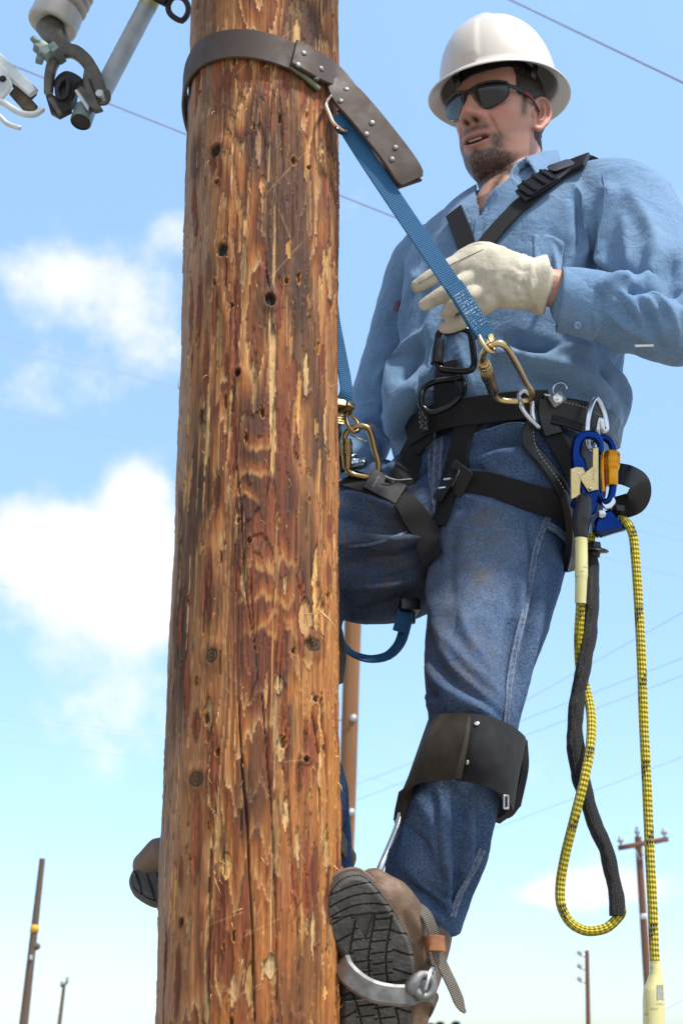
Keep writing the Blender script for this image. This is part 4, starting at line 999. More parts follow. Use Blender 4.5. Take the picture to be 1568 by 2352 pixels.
fade = np.clip(fade + .15 * sstep(.0, .5, n2), 0, 1)
jeans = mkobj('jeans', (jv, jf), M_DENIM, person, attrs={'fade': fade, 'dirt': dirt, 'grime_shade': blotch([(830, 1330, .10, .65), (900, 1300, .10, .6), (960, 1260, .07, .55), (790, 1220, .09, .35), (880, 1390, .06, .35), (985, 1330, .05, .7), (1000, 1440, .05, .6), (1010, 1560, .05, .45), (960, 1180, .05, .5)], 57)})
JN = Surf(jv, jf)
# ================================================================ helpers for things laid on the body
def sheet(G3, th, nu=None, nv=None, wrap=False):
    """smooth sheet through a grid of 3D points, given thickness; returns closed geometry with uv in 0..1"""
    A = np.asarray(G3, float); a, b = A.shape[:2]
    nu = nu or max(2, (a - 1) * 8 + 1); nv = nv or max(2, (b - 1) * 8 + 1)
    A = np.stack([crom(A[:, j], nu) if a > 2 else A[0, j] + (A[-1, j] - A[0, j]) * np.linspace(0, 1, nu)[:, None] for j in range(b)], 1)
    A = np.stack([crom(A[i], nv) if b > 2 else A[i, 0] + (A[i, -1] - A[i, 0]) * np.linspace(0, 1, nv)[:, None] for i in range(nu)], 0)
    du = np.gradient(A, axis=0); dv = np.gradient(A, axis=1); N_ = nrm(np.cross(dv, du))
    if ((A.mean((0, 1)) - [0, 0, CAMZ]) * N_.mean((0, 1))).sum() > 0: N_ = -N_; flip = True
    else: flip = False
    fr = (A + N_ * th / 2).reshape(-1, 3); bk = (A - N_ * th / 2).reshape(-1, 3); n = nu * nv
    gf = grid_faces(nu, nv, False)
    if flip: gf = [q[::-1] for q in gf]
    f = gf + [tuple(i + n for i in q[::-1]) for q in gf]
    ring = [i * nv for i in range(nu)] + [(nu - 1) * nv + j for j in range(1, nv)] + [i * nv + nv - 1 for i in range(nu - 2, -1, -1)] + [j for j in range(nv - 2, 0, -1)]
    for i in range(len(ring)):
        p, q = ring[i], ring[(i + 1) % len(ring)]; f.append((p, q, q + n, p + n) if not flip else (q, p, p + n, q + n))
    U, Vv = np.meshgrid(np.linspace(0, 1, nu), np.linspace(0, 1, nv), indexing='ij'); uv = np.stack([U.ravel(), Vv.ravel()], 1)
    return np.concatenate([fr, bk]), f, np.concatenate([uv, uv])
def hit(surfs, px, py, off):
    best = None; d = Vector(ray(px, py)); o = Vector((0, 0, CAMZ))
    for s in surfs:
        h, n, i, di = s.t.ray_cast(o, d)
        if h is not None and (best is None or di < best[2]): best = (np.array(h), np.array(n) * (-1 if n.dot(d) > 0 else 1), di)
    if best is None: return None
    return best[0] + best[1] * off, best[1]
def drape(surfs, pts, off=.004, step=14, smooth=3, ns=4):
    """path over the surfaces; a third coordinate fixes the distance of a point that hangs free"""
    P = []
    for i in range(len(pts) - 1):
        a, b = pts[i], pts[i + 1]; k = max(1, int(math.hypot(b[0] - a[0], b[1] - a[1]) / step))
        for j in range(k):
            f = j / k; x, y = a[0] + (b[0] - a[0]) * f, a[1] + (b[1] - a[1]) * f
            P.append((x, y, a[2] + (b[2] - a[2]) * f if len(a) > 2 and len(b) > 2 else None))
    P.append((pts[-1][0], pts[-1][1], pts[-1][2] if len(pts[-1]) > 2 else None))
    C, Nn = [], []
    for x, y, Y in P:
        h = hit(surfs, x, y, off) if Y is None else None
        if h is None:
            q = W(x, y, Y if Y is not None else (C[-1][1] if C else 2.4)); h = (q, -ray(x, y))
        C.append(h[0]); Nn.append(h[1])
    C, Nn = np.array(C), np.array(Nn)
    for _ in range(smooth): C[1:-1] = .25 * C[:-2] + .5 * C[1:-1] + .25 * C[2:]
    for _ in range(ns): Nn[1:-1] = .25 * Nn[:-2] + .5 * Nn[1:-1] + .25 * Nn[2:]; Nn[0] = .5 * Nn[0] + .5 * Nn[1]; Nn[-1] = .5 * Nn[-1] + .5 * Nn[-2]
    return C, nrm(Nn)
def strap(surfs, pts, wpx, th=.0028, off=.004, **k):
    C, Nn = drape(surfs, pts, off, **k); w = wpx / ppm(pts[0][1], C[:, 1].mean())
    D = crom(np.concatenate([C, Nn], 1), step=.006)
    return band(D[:, :3], nrm(D[:, 3:6]), w, th)
def rivet(p, n, r=.004, h=.002): return lathe([(r, -.001), (r, h * .3), (r * .8, h * .8), (r * .4, h), (.0001, h * 1.05)], 14, z=n, o=p, caps=False)
def web(name, lo, hi, ribs=430, rough=.75, sheen=.05, stitch=None):
    t = NT(name); uv = t.coord('UV'); c = t.coord(); s = t.sep(uv)
    rib = t.math('SINE', t.math('MULTIPLY', s[1], ribs * 6.283)); thr = t.noise(c, 900, 2)
    col = t.mix(t.math('ADD', t.math('MULTIPLY', rib, .25), t.math('MULTIPLY', thr, 1.0), None, True), lo, hi)
    col = t.mix(t.rng(t.noise(c, 30, 5), .55, .8, 0, .35), col, tuple(min(1, x * 1.6 + .012) for x in hi))
    t.set(Base_Color=col, Roughness=rough); t.b.inputs['Specular IOR Level'].default_value = .3
    t.bump(t.math('ADD', rib, t.math('MULTIPLY', thr, .8)), .5, .0009); return t.m
M_BWEB = web('black_webbing', (.006, .006, .007), (.022, .022, .024))
M_UWEB = web('blue_webbing', (.013, .064, .15), (.038, .150, .30), 300)
M_BLEATH = simple('black_leather', (.008, .008, .0085), .42, 0, .3, 80, .3, 260)
M_BLACKMET = simple('black_metal', (.012, .012, .014), .22, .6, .2, 60, spec=.7)
M_BLACKPLA = simple('black_plastic', (.008, .008, .0085), .35, 0, .2, 70)
M_STEEL = simple('plated_steel', (.62, .64, .66), .22, 1, .10, 70)
M_ALU = simple('worn_aluminium', (.25, .245, .24), .62, 1, .25, 60, .35, 140, bdist=.001)
M_STITCH = simple('pale_stitching', (.55, .55, .54), .8)
def zinc(name, a, b, c3):
    t = NT(name); c = t.coord(); f = t.noise(c, 42, 4)
    lw = t.n('LayerWeight'); lw.inputs[0].default_value = .45
    t.set(Base_Color=t.mix(t.rng(lw.outputs['Facing'], .1, .8), t.mix(f, a, b), c3), Metallic=1.0, Roughness=t.rng(t.noise(c, 120, 3), .3, .7, .2, .36)); return t.m
M_GOLD = zinc('yellow_zinc', (.66, .46, .20), (.60, .50, .24), (.55, .36, .28))
M_GOLD2 = zinc('aged_zinc', (.30, .20, .10), (.36, .27, .13), (.26, .22, .12))

# ================================================================ hard hat and sunglasses
t = NT('hat_white'); c = t.coord(); n = t.noise(c, 5, 4)
t.set(Base_Color=t.mix(t.rng(t.noise(c, 34, 6, .7), .52, .8, 0, .25), (.60, .56, .505), (.44, .40, .345)), Roughness=.30); t.b.inputs['Coat Weight'].default_value = .15
t.bump(t.noise(c, 60, 3), .03, .002); M_HAT = t.m
HSC = .825; HATO = hw((0, .002, .0655))
def hat_axes():
    p, r = R(3.5), R(0)
    f = HM[1] * math.cos(p) + HM[2] * math.sin(p) * -1; f = nrm(f); l = nrm(np.cross(f, HM[2])) ; u = np.cross(l, f) * 1.0
    if u[2] < 0: u = -u
    if l @ HM[0] < 0: l = -l
    return np.stack([l, f, u])
HATM = hat_axes()
hat = thing('hard_hat', 'glossy white full brim hard hat on the climber\'s head', 'hard hat', HATO)
hr = R(4.5); HATM = np.stack([HATM[0] * math.cos(hr) + HATM[2] * math.sin(hr), HATM[1], HATM[2] * math.cos(hr) - HATM[0] * math.sin(hr)])
def hatw(p): return np.asarray(p, float) * HSC @ HATM + HATO
def hat_geo():
    n = 160; t_ = np.linspace(0, 2 * np.pi, n, endpoint=False); c, s = np.cos(t_), np.sin(t_)
    def ring(ax, yf, yb, z): return np.stack([ax * c, np.where(s > 0, yf, yb) * s, np.broadcast_to(z, (n,))], 1)
    rows = []
    H = .167; RX, RY = .125, .140
    u = np.linspace(.03, 1, 34)
    for q in u:                       # crown outside
        ph = q * np.pi / 2; r = math.sin(ph) ** .92; z = H * math.cos(ph) ** .9 if q < 1 else 0
        rows.append(ring(RX * r, RY * r, RY * r, z + .010))
    out = len(rows)
    wave = -.010 * np.clip(s, 0, 1) ** 2 - .004 * np.clip(-s, 0, 1) ** 2
    for e, dz in ((.006, .003), (.014, -.001), (.026, -.006), (.036, -.011), (.0385, -.0135), (.0385, -.0165), (.036, -.0165)):   # brim top and rolled lip
        rows.append(ring(RX + e * .62, RY + e * 1.0, RY + e * .9, dz + .006 + wave * (e / .038)))
    for e, dz in ((.030, -.0120), (.018, -.0070), (.004, -.0035), (-.003, .001)):
        rows.append(ring(RX + e * .62, RY + e * 1.0, RY + e * .9, dz + .005 + wave * max(0, e / .038)))
    for q in u[::-1][2:]:
        ph = q * np.pi / 2; r = math.sin(ph) ** .92; z = H * math.cos(ph) ** .9
        rows.append(ring((RX - .0035) * r, (RY - .0035) * r, (RY - .0035) * r, z + .007))
    A = np.array(rows)
    # moulded front shield, ridges and side flutes on the outside of the crown
    X, Y, Z = A[..., 0].copy(), A[..., 1].copy(), A[..., 2].copy(); cz = np.arange(len(rows))[:, None] < out
    ang = np.arctan2(X, Y)
    d = .0035 * sstep(.30, .26, np.abs(ang)) * sstep(.140, .128, Z) * sstep(.018, .026, Z) * cz * (Y > 0)
    d += .0035 * sstep(.042, .018, np.abs(X)) * sstep(.105, .125, Z) * sstep(-.11, -.06, Y) * cz * sstep(.085, .06, Y)
    d -= .0030 * (G(np.abs(X), .042, .009)) * sstep(.09, .115, Z) * cz * sstep(.07, .03, Y)
    nn = nrm(np.stack([X, Y, Z * .9], -1)); A = A + nn * d[..., None]
    V = A.reshape(-1, 3); f = grid_faces(len(rows), n); f = [q[::-1] for q in f]
    f.append(tuple(range(n))); f.append(tuple((len(rows) - 1) * n + j for j in range(n - 1, -1, -1)))
    return V, f
v, f = hat_geo(); mkobj('shell', (hatw(v), f), M_HAT, hat)
# suspension band inside and its strap tabs
t_ = np.linspace(0, 2 * np.pi, 64, endpoint=False); P = np.stack([.083 * np.cos(t_), .105 * np.sin(t_) - .001, 0 * t_ + .014 + .004 * np.sin(t_)], 1)
NN = nrm(np.stack([np.cos(t_), np.sin(t_), 0 * t_], 1))
mkobj('headband', (lambda g: (hatw(g[0]), g[1], g[2]))(band(P, NN, .030, .004, closed=True)), M_BLACKPLA, hat)
sm = MB()
for k in (0, 2, 3, 4, 5):
    a = k * math.pi / 3; Q = np.array([[.086 * math.cos(a), .107 * math.sin(a), .0], [.098 * math.cos(a), .118 * math.sin(a), .028], [.075 * math.cos(a), .09 * math.sin(a), .075], [.02 * math.cos(a), .024 * math.sin(a), .098]])
    g = band(crom(Q, 12), [math.cos(a), math.sin(a), .3], .020, .0018); sm.add((hatw(g[0]), g[1], g[2]))
sm.build('suspension', M_BLACKPLA, hat)

SGO = hw((0, .10, .015))
glasses = thing('sunglasses', 'black wraparound sunglasses with mirrored lenses on the climber\'s face', 'sunglasses', SGO)
def wrapy(x): return .1055 - 5.6 * x * x - 130 * x ** 4
def lens(sx):
    pts = np.array([(.0085, .0245), (.020, .0290), (.036, .0315), (.052, .0325), (.0660, .0300), (.0695, .0215), (.0685, .0085), (.0600, -.0025), (.0440, -.0110), (.0300, -.0145), (.0190, -.0070), (.0130, .0080)])
    P = crom(np.concatenate([pts], 0), 72, closed=True); c = P.mean(0)
    rows = [c + (P - c) * k for k in np.linspace(.02, 1, 14)]
    A = np.array(rows); X = A[..., 0] * sx; Z = A[..., 1]
    Y = wrapy(X) + .0015 + .30 * (Z - .012) - 3 * (Z - .012) ** 2 - 42 * np.clip(Z - .019, 0, 1) ** 2
    fr = np.stack([X, Y, Z], -1).reshape(-1, 3); bk = fr - [0, .0022, 0]; n = 72; m = len(rows); N_ = m * n
    f = grid_faces(m, n) + [tuple(range(n))[::-1]]
    f = f + [tuple(i + N_ for i in q[::-1]) for q in f]
    f += [((m - 1) * n + j, (m - 1) * n + (j + 1) % n, N_ + (m - 1) * n + (j + 1) % n, N_ + (m - 1) * n + j)[::-1] for j in range(n)]
    if sx > 0: f = [q[::-1] for q in f]
    return hw(np.concatenate([fr, bk])), f, None
t = NT('mirror_lens'); t.set(Base_Color=(.012, .013, .016), Roughness=.03, Metallic=.0); t.b.inputs['Specular IOR Level'].default_value = 1.0; t.b.inputs['IOR'].default_value = 1.36; M_LENS = t.m
for sx in (1, -1): mkobj('lens', lens(sx), M_LENS, glasses)
xs = np.linspace(-.067, .067, 41); top = np.interp(np.abs(xs), [0, .0085, .020, .036, .052, .067], [.0235, .0255, .0300, .0325, .0335, .0305])
P = hw(np.stack([xs, wrapy(xs) + .0022, top], 1)); mkobj('frame', tube(P, np.full((41, 2), .0024), 10, dome=True), M_BLACKPLA, glasses)
nb = hw(crom(np.array([(-.0135, .1020, .006), (-.0085, .1050, .018), (0, .1080, .0235), (.0085, .1050, .018), (.0135, .1020, .006)]), 16)); mkobj('nose_bridge', tube(nb, .0022, 8, dome=True), M_BLACKPLA, glasses)
M_REDPLA = simple('red_tip', (.30, .012, .012), .4)
for sx in (1, -1):
    Q = crom(np.array([(sx * .0660, .076, .0265), (sx * .0745, .058, .0255), (sx * .0800, .030, .0215), (sx * .0810, .010, .0150), (sx * .0800, -.008, .006)]), 26)
    tm_ = mkobj('temple', (lambda g: (hw(g[0]), g[1], g[2]))(tube(Q, np.stack([np.full(26, .0016), np.linspace(.0042, .0030, 26)], 1), 10, ref=[0, 0, 1], dome=True)), M_BLACKPLA, glasses)
    mkobj('accent', (lambda g: (hw(g[0]), g[1], g[2]))(tube(Q[11:17] + [sx * .0010, 0, .0004], np.full((6, 2), .0026), 8, ref=[0, 0, 1], dome=True)), M_REDPLA, glasses)

# ================================================================ shirt details
def sp_(px, py, off=.004, Y=None):
    h = hit([SH], px, py, off)
    return h[0] if (h is not None and Y is None) else W(px, py, Y if Y else 2.42)
# near collar leaf, standing and rolled
shirt_o = shirt
def collar(name, grid, th=.0026):
    g = sheet([[W(*q) for q in row] for row in grid], th); return mkobj(name, g, M_SHIRT, shirt_o)
collar('collar', [[(1204, 363, 2.372), (1240, 351, 2.40), (1278, 345, 2.465)], [(1219, 380, 2.345), (1252, 374, 2.375), (1283, 362, 2.45)], [(1231, 402, 2.334), (1259, 396, 2.362), (1287, 378, 2.442)], [(1241, 428, 2.332), (1263, 414, 2.358), (1288, 390, 2.438)]])
collar('collar_stand', [[(1202, 364, 2.376), (1184, 376, 2.366), (1172, 396, 2.36), (1170, 412, 2.358)], [(1222, 384, 2.40), (1204, 394, 2.392), (1186, 408, 2.378), (1178, 424, 2.370)], [(1244, 412, 2.42), (1222, 424, 2.408), (1202, 436, 2.395), (1186, 448, 2.382)]])
collar('collar', [[(1093, 424, 2.50), (1095, 446, 2.448), (1098, 470, 2.415), (1099, 492, 2.392)],
                  [(1064, 442, 2.512), (1066, 462, 2.452), (1078, 486, 2.405), (1092, 510, 2.378)],
                  [(1038, 462, 2.525), (1040, 476, 2.455), (1058, 490, 2.405), (1080, 512, 2.372)],
                  [(1022, 478, 2.53), (1030, 482, 2.455), (1050, 492, 2.405), (1076, 516, 2.372)]])
collar('collar_fall', [[(1026, 478, 2.525), (1019, 500, 2.53), (1024, 524, 2.53)], [(1034, 482, 2.47), (1030, 504, 2.48), (1032, 522, 2.49)], [(1052, 492, 2.43), (1050, 508, 2.45), (1046, 520, 2.47)]])
# front edge of the open shirt
g = [[W(1176, 404, 2.352), W(1130, 440, 2.362), W(1104, 490, 2.385), W(1096, 540, 2.365)], [sp_(1200, 430, .003), sp_(1156, 462, .004), sp_(1126, 510, .004), sp_(1112, 560, .003)], [sp_(1216, 450, -.002), sp_(1180, 490, -.002), sp_(1146, 530, -.002), sp_(1126, 575, -.002)]]
mkobj('placket', sheet(g, .0026), M_SHIRT, shirt_o)
# cuff: an open, thick-edged tube round the wrist, and its button
C = [(W(1284, 688, 2.178), .050, .043), (W(1312, 691, 2.178), .0515, .045), (W(1348, 700, 2.181), .0535, .047), (W(1372, 705, 2.184), .0545, .048)]
A = crom(np.array([(*p, a, b) for p, a, b in C]), 12); T, Nq, Bq = frames(A[:, :3], VIEW); n = 48; tt = np.linspace(0, 2 * np.pi, n, endpoint=False)
def cuffring(k, dr): w = 1 + .03 * np.sin(3 * tt + k * .3); return A[k, :3] + Nq[k] * ((A[k, 3] + dr) * np.cos(tt) * w)[:, None] + Bq[k] * ((A[k, 4] + dr) * np.sin(tt) * w)[:, None]
rows = [cuffring(k, 0) for k in range(12)]; rows = [cuffring(8, -.004)] + [cuffring(k, -.003) for k in range(8, -1, -1)][:] + [cuffring(0, -.001)] + rows
V = np.concatenate(rows); f = grid_faces(len(rows), n); cuff = mkobj('cuff', (V, f), M_SHIRT, shirt_o)
q, nq = Surf(V, f).at(1326, 746, off=.001)
mkobj('button', lathe([(.0001, .0012), (.003, .0012), (.0042, .0024), (.0055, .0026), (.006, .001), (.006, -.001)], 18, z=nq, o=q, caps=False), simple('button_blue', (.24, .36, .58), .4), cuff)
# chest pocket, stitched on
pk = [[sp_(1224, 540, .001), sp_(1262, 542, .0016), sp_(1296, 556, .0022)], [sp_(1226, 590, .003), sp_(1262, 592, .003), sp_(1292, 600, .003)], [sp_(1232, 640, .002), sp_(1262, 644, .002), sp_(1286, 642, .002)]]
mkobj('chest_pocket', sheet(pk, .0016), M_SHIRT, shirt_o)
g = sheet([[W(1500, 791, 2.155), W(1500, 796, 2.155)], [W(1456, 792, 2.152), W(1458, 797, 2.152)]], .001); mkobj('label_tag', g, simple('tag_white', (.7, .68, .68), .7), shirt_o)
g = sheet([[W(906, 688, 2.60), W(902, 712, 2.60)], [W(918, 692, 2.585), W(914, 714, 2.585)]], .002); mkobj('pocket_tag', g, simple('tag_red', (.12, .02, .025), .7), shirt_o)
# open the neck: the cloth in front of the throat goes
def inpoly(P, poly):
    x, y = P[:, 0], P[:, 1]; r = np.zeros(len(P), bool); n = len(poly)
    for i in range(n):
        (x0, y0), (x1, y1) = poly[i], poly[(i + 1) % n]
        c_ = (y0 > y) != (y1 > y); r ^= c_ & (x < (x1 - x0) * (y - y0) / (y1 - y0 + 1e-9) + x0)
    return r
def proj(v):
    d = v - [0, 0, CAMZ]; z = d[:, 1] * CT + d[:, 2] * ST; u = -d[:, 1] * ST + d[:, 2] * CT
    return np.stack([784 + FPX * d[:, 0] / z, 1176 - FPX * u / z], 1)
bm = bmesh.new(); bm.from_mesh(shirt.data); off = np.array(shirt.matrix_world.translation) + np.array(parent_world(person))
cen = np.array([list(f_.calc_center_median()) for f_ in bm.faces]) + np.array(parent_world(person)); pj = proj(cen)
nf = np.array([list(f_.normal) for f_ in bm.faces])
kill = inpoly(pj, [(1082, 395), (1102, 498), (1140, 440), (1182, 408), (1215, 380), (1260, 345), (1260, 300), (1082, 300)]) & ((nf * nrm(cen - [0, 0, CAMZ])).sum(1) < .25)
kill |= inpoly(pj, [(1000, 966), (1100, 957), (1200, 948), (1262, 956), (1330, 1010), (1345, 1075), (1000, 1075)]) & ((nf * nrm(cen - [0, 0, CAMZ])).sum(1) < .25)
bm.faces.ensure_lookup_table(); bmesh.ops.delete(bm, geom=[bm.faces[i] for i in np.nonzero(kill)[0]], context='FACES'); bm.to_mesh(shirt.data); bm.free()

# ================================================================ work glove on his left hand
t = NT('cream_leather'); c = t.coord(); f = t.noise(c, 160, 5, .6); v = t.voro(c, 520)
t.set(Base_Color=t.mix(t.rng(t.noise(c, 22, 5, .6), .35, .75), (.56, .52, .42), (.38, .34, .25)), Roughness=.7); t.bump(t.math('ADD', t.math('MULTIPLY', f, .8), t.math('MULTIPLY', v, .4)), .5, .0014); M_GLOVE = t.m
GY = 2.165
def fing(rows): 
    A = np.array([[*W(x, y, Y), r / ppm(y, Y), r / ppm(y, Y)] for x, y, Y, r in rows]); C = crom(A, 22); return tube(C[:, :3], C[:, 3:5], 18, VIEW, dome=True)
gp = [limb([(1236, 655, GY + .008, 60, .80), (1212, 652, GY + .004, 60, .78), (1190, 648, GY + .002, 63, .72), (1150, 640, GY, 72, .62), (1105, 632, GY, 73, .55), (1060, 632, GY, 58, .50)], VIEW, n=36)]
gp.append(fing([(1100, 592, GY + .0, 26), (1055, 604, GY - .004, 23), (1015, 623, GY - .006, 21), (980, 643, GY - .004, 19), (956, 658, GY + .002, 16)]))
gp.append(fing([(1100, 628, GY - .002, 26), (1055, 652, GY - .012, 22), (1020, 674, GY - .014, 19), (990, 691, GY - .010, 17), (972, 702, GY - .004, 14)]))
gp.append(fing([(1105, 666, GY - .002, 24), (1074, 684, GY - .014, 20), (1050, 698, GY - .016, 18), (1032, 712, GY - .006, 16), (1022, 722, GY + .008, 14)]))
gp.append(fing([(1120, 694, GY + .002, 24), (1090, 718, GY + .004, 20), (1062, 738, GY + .008, 18), (1034, 750, GY + .018, 16), (1018, 752, GY + .028, 14)]))
gp.append(fing([(1150, 590, GY + .02, 26), (1100, 580, GY + .035, 25), (1060, 598, GY + .045, 23), (1030, 622, GY + .050, 19)]))
gv, gf_ = remesh(gp, .0022, 5, .5)
sg = Surf(gv, gf_); Ng = vnormals(gv, gf_); 
for px, a, w in [([(1205, 600), (1200, 650), (1206, 700)], -.0035, .005), ([(1186, 610), (1178, 660), (1190, 700)], -.0020, .004), ([(1220, 605), (1218, 650), (1222, 700)], .003, .004), ([(1150, 590), (1140, 640), (1160, 690)], .0018, .007), ([(1170, 640), (1196, 655), (1215, 650)], -.0018, .004), ([(1165, 675), (1195, 680), (1218, 675)], -.0018, .004), ([(1176, 610), (1200, 622), (1220, 618)], -.0016, .004),
                 ([(1075, 618), (1050, 630), (1030, 640)], -.002, .004), ([(1100, 612), (1125, 620), (1150, 615)], .0012, .006), ([(1110, 660), (1130, 655), (1150, 645)], -.001, .005), ([(1000, 636), (985, 650), (1000, 655)], -.0012, .003), ([(1060, 700), (1075, 690), (1095, 690)], -.0015, .004)]:
    gv = fold(gv, Ng, sg, px, a, w)
zone = sstep(1165, 1190, proj(gv)[:, 0]) * sstep(1240, 1215, proj(gv)[:, 0])
gv = gv + Ng * (.0011 * fbm(gv * 60, 3, 61) + .0028 * zone * np.abs(fbm(gv * [220, 90, 60], 2, 63)))[:, None]
glove = mkobj('glove', (gv, gf_), M_GLOVE, person)
A = np.array([[*W(1216, 652, GY + .004), 58 / ppm(650, GY), 46 / ppm(650, GY)], [*W(1230, 653, GY + .006), 64 / ppm(650, GY), 52 / ppm(650, GY)], [*W(1240, 655, GY + .008), 70 / ppm(650, GY), 57 / ppm(650, GY)], [*W(1247, 656, GY + .009), 70 / ppm(650, GY), 57 / ppm(650, GY)], [*W(1249, 656, GY + .009), 65 / ppm(650, GY), 52 / ppm(650, GY)]])
T, Nq, Bq = frames(A[:, :3], VIEW); rows = [A[k, :3] + Nq[k] * ((A[k, 3]) * np.cos(tt) * (1 + .025 * np.sin(7 * tt + k)))[:, None] + Bq[k] * (A[k, 4] * np.sin(tt) * (1 + .025 * np.cos(6 * tt)))[:, None] for k in range(5)]
rows.append(A[2, :3] + (rows[4] - A[4, :3]) * .96)
mkobj('glove_cuff', (np.concatenate(rows), grid_faces(6, n)), M_GLOVE, glove)
C, Nn_ = drape([Surf(gv, gf_)], [(962, 652), (1000, 628), (1030, 610), (1062, 595), (1095, 580), (1110, 573)], .0006, 8)
mkobj('seam', tube(C, .0006, 6), simple('seam_dark', (.20, .17, .12), .8), glove)
GL = Surf(gv, gf_)
# ================================================================ safety harness
ALL = [SH, JN]
harness = thing('safety_harness', 'black webbing safety harness with padded belt and leg straps on the climber', 'harness', W(1150, 960, 2.36))
def part(name, geos, mat, parent, smooth=True, sharp=40):
    mb = MB(); 
    for g in (geos if isinstance(geos, list) else [geos]): mb.add(g)
    return mb.build(name, mat, parent, smooth, sharp=sharp)
def pxr(px, py, Y): return px / ppm(py, Y)
# shoulder straps
part('shoulder_strap', strap(ALL, [(1338, 384), (1300, 398), (1262, 424), (1225, 452), (1180, 492), (1140, 535), (1100, 585), (1070, 640), (1052, 710), (1045, 770)], 46, .003, .006), M_BWEB, harness)
part('shoulder_strap', strap(ALL, [(1046, 490), (1054, 512), (1064, 534), (1074, 562), (1080, 600), (1066, 660), (1052, 720)], 46, .003, .006), M_BWEB, harness)
# pad and adjuster on the near shoulder
pad = strap(ALL, [(1352, 378), (1310, 392), (1275, 412), (1240, 436), (1200, 462)], 54, .008, .010); padp = part('shoulder_pad', pad, M_BLEATH, harness)
def plate_on(px, py, off, poly, th, rot, bev=.0012, surfs=None):
    """a plate lying on the body, its own x axis turned by rot in the picture plane"""
    h = hit(surfs or ALL, px, py, off) or (W(px, py, 2.36), nrm(-ray(px, py) + np.array([0, 0, .9]))); p, n = h; M = frame_from(n, np.array([math.cos(rot), 0, math.sin(rot)])); return prism(poly, th, p, M, bev), p, M
rect = lambda a, b, r=.25: [(x, y) for k in range(4) for j in range(5) for (x, y) in [((a - min(a, b) * r) * (1, -1, -1, 1)[k] + min(a, b) * r * math.cos(math.pi / 2 * (k + j / 4)), (b - min(a, b) * r) * (1, 1, -1, -1)[k] + min(a, b) * r * math.sin(math.pi / 2 * (k + j / 4)))]]
g, p, M = plate_on(1238, 437, .016, rect(.030, .021), .005, R(33)); ab = part('adjuster', g, M_BLACKMET, harness)
part('bar', [tube(np.array([p + M[0] * x + M[1] * -.019 + M[2] * .004, p + M[0] * x + M[1] * .019 + M[2] * .004]), .0028, 10) for x in (-.016, .004, .020)], M_BLACKMET, ab)
g, p, M = plate_on(1290, 403, .018, rect(.022, .014, .5), .004, R(28)); part('chrome_slide', g, simple('dull_slide', (.12, .12, .13), .3, .7), ab)
P = np.array([W(1300, 400, 2.36), W(1302, 378, 2.37), W(1320, 363, 2.385), W(1345, 363, 2.40), W(1366, 374, 2.42), W(1374, 388, 2.43)])
part('keeper_loop', band(crom(P, 28), nrm(crom(P, 28) - W(1336, 400, 2.40)), .030, .0022), M_BWEB, harness)
# chest connector: black screw-gate link, webbing and oval ring
def link(pts, Y, r, mat, name, parent, flat=1.0, n=90):
    A = np.array([W(x, y, Yv) for x, y, Yv in [(q[0], q[1], q[2] if len(q) > 2 else Y) for q in pts]]); C = crom(A, n, closed=True)
    return part(name, tube(C, r, 12, closed=True), mat, parent)
def sy(px, py, off): h = hit(ALL, px, py, off); return h[0][1] if h else 2.33
cy = min(sy(x_, y_, .020) for x_, y_ in ((1045, 800), (1085, 780), (1086, 830), (1006, 800)))
ck = link([(1008, 765), (1030, 756), (1066, 756), (1078, 764), (1085, 800), (1088, 836), (1080, 850), (1060, 852)] + [(1030, 850), (1010, 846), (1002, 832), (1004, 800)], cy, .0055, M_BLACKMET, 'chest_link', harness)
part('screw_sleeve', tube(np.array([W(1003, 836, cy), W(1005, 808, cy), W(1008, 782, cy)]), np.array([.0105, .0105, .009]), 16, dome=False), M_BLACKPLA, ck)
part('center_strap', strap(ALL, [(1036, 838), (1033, 870), (1030, 905), (1030, 935)], 62, .004, .012), M_BWEB, harness)
ry = min(sy(x_, y_, .026) for x_, y_ in ((1018, 905), (1050, 880), (975, 920), (1060, 895)))
link([(970, 935, ry - .004), (966, 915, ry - .006), (974, 890, ry), (1000, 876, ry + .006), (1040, 870, ry + .012), (1062, 868, ry + .014), (1066, 880, ry + .010), (1058, 905, ry + .004), (1038, 928, ry), (1010, 943, ry - .004), (986, 947, ry - .006)], ry, .0055, M_BLACKMET, 'ventral_ring', harness)
# waist belt, front web and padded back
part('waist_belt', strap(ALL, [(948, 1000), (985, 966), (1030, 952), (1100, 944), (1160, 936), (1215, 928), (1255, 930)], 66, .005, .012, smooth=8, ns=8), M_BWEB, harness)
g, p, M = plate_on(992, 962, .020, rect(.011, .024, .2), .003, R(5)); bt = part('belt_tab', g, M_BWEB, harness)
sm = MB(); rs = np.random.RandomState(4)
for i in range(46):
    x, y = rs.uniform(-.008, .008), (i / 46 - .5) * .042; sm.add(tube(np.array([p + M[0] * (x - .001) + M[1] * y + M[2] * .0018, p + M[0] * (x + .0012) + M[1] * (y + .0012) + M[2] * .0021]), .0004, 5))
sm.build('stitching', M_STITCH, bt)
bp_ = strap(ALL, [(1238, 936), (1275, 946), (1320, 950), (1365, 962), (1396, 978), (1408, 992), (1418, 1004, 2.46)], 60, .014, .014, smooth=8, ns=8); bpad = part('back_pad', bp_, M_BLEATH, harness)
def stitches(surfs, pts, off, L=.0035, gap=.0028, r=.0005, name='stitching', parent=None):
    C, Nn = drape(surfs, pts, off, 8); D = crom(C, step=L + gap); mb = MB()
    for i in range(len(D) - 1):
        d = D[i + 1] - D[i]; mb.add(tube(np.array([D[i], D[i] + d * (L / (L + gap))]), r, 5))
    return mb.build(name, M_STITCH, parent)
BPS = Surf(bp_[0], bp_[1])
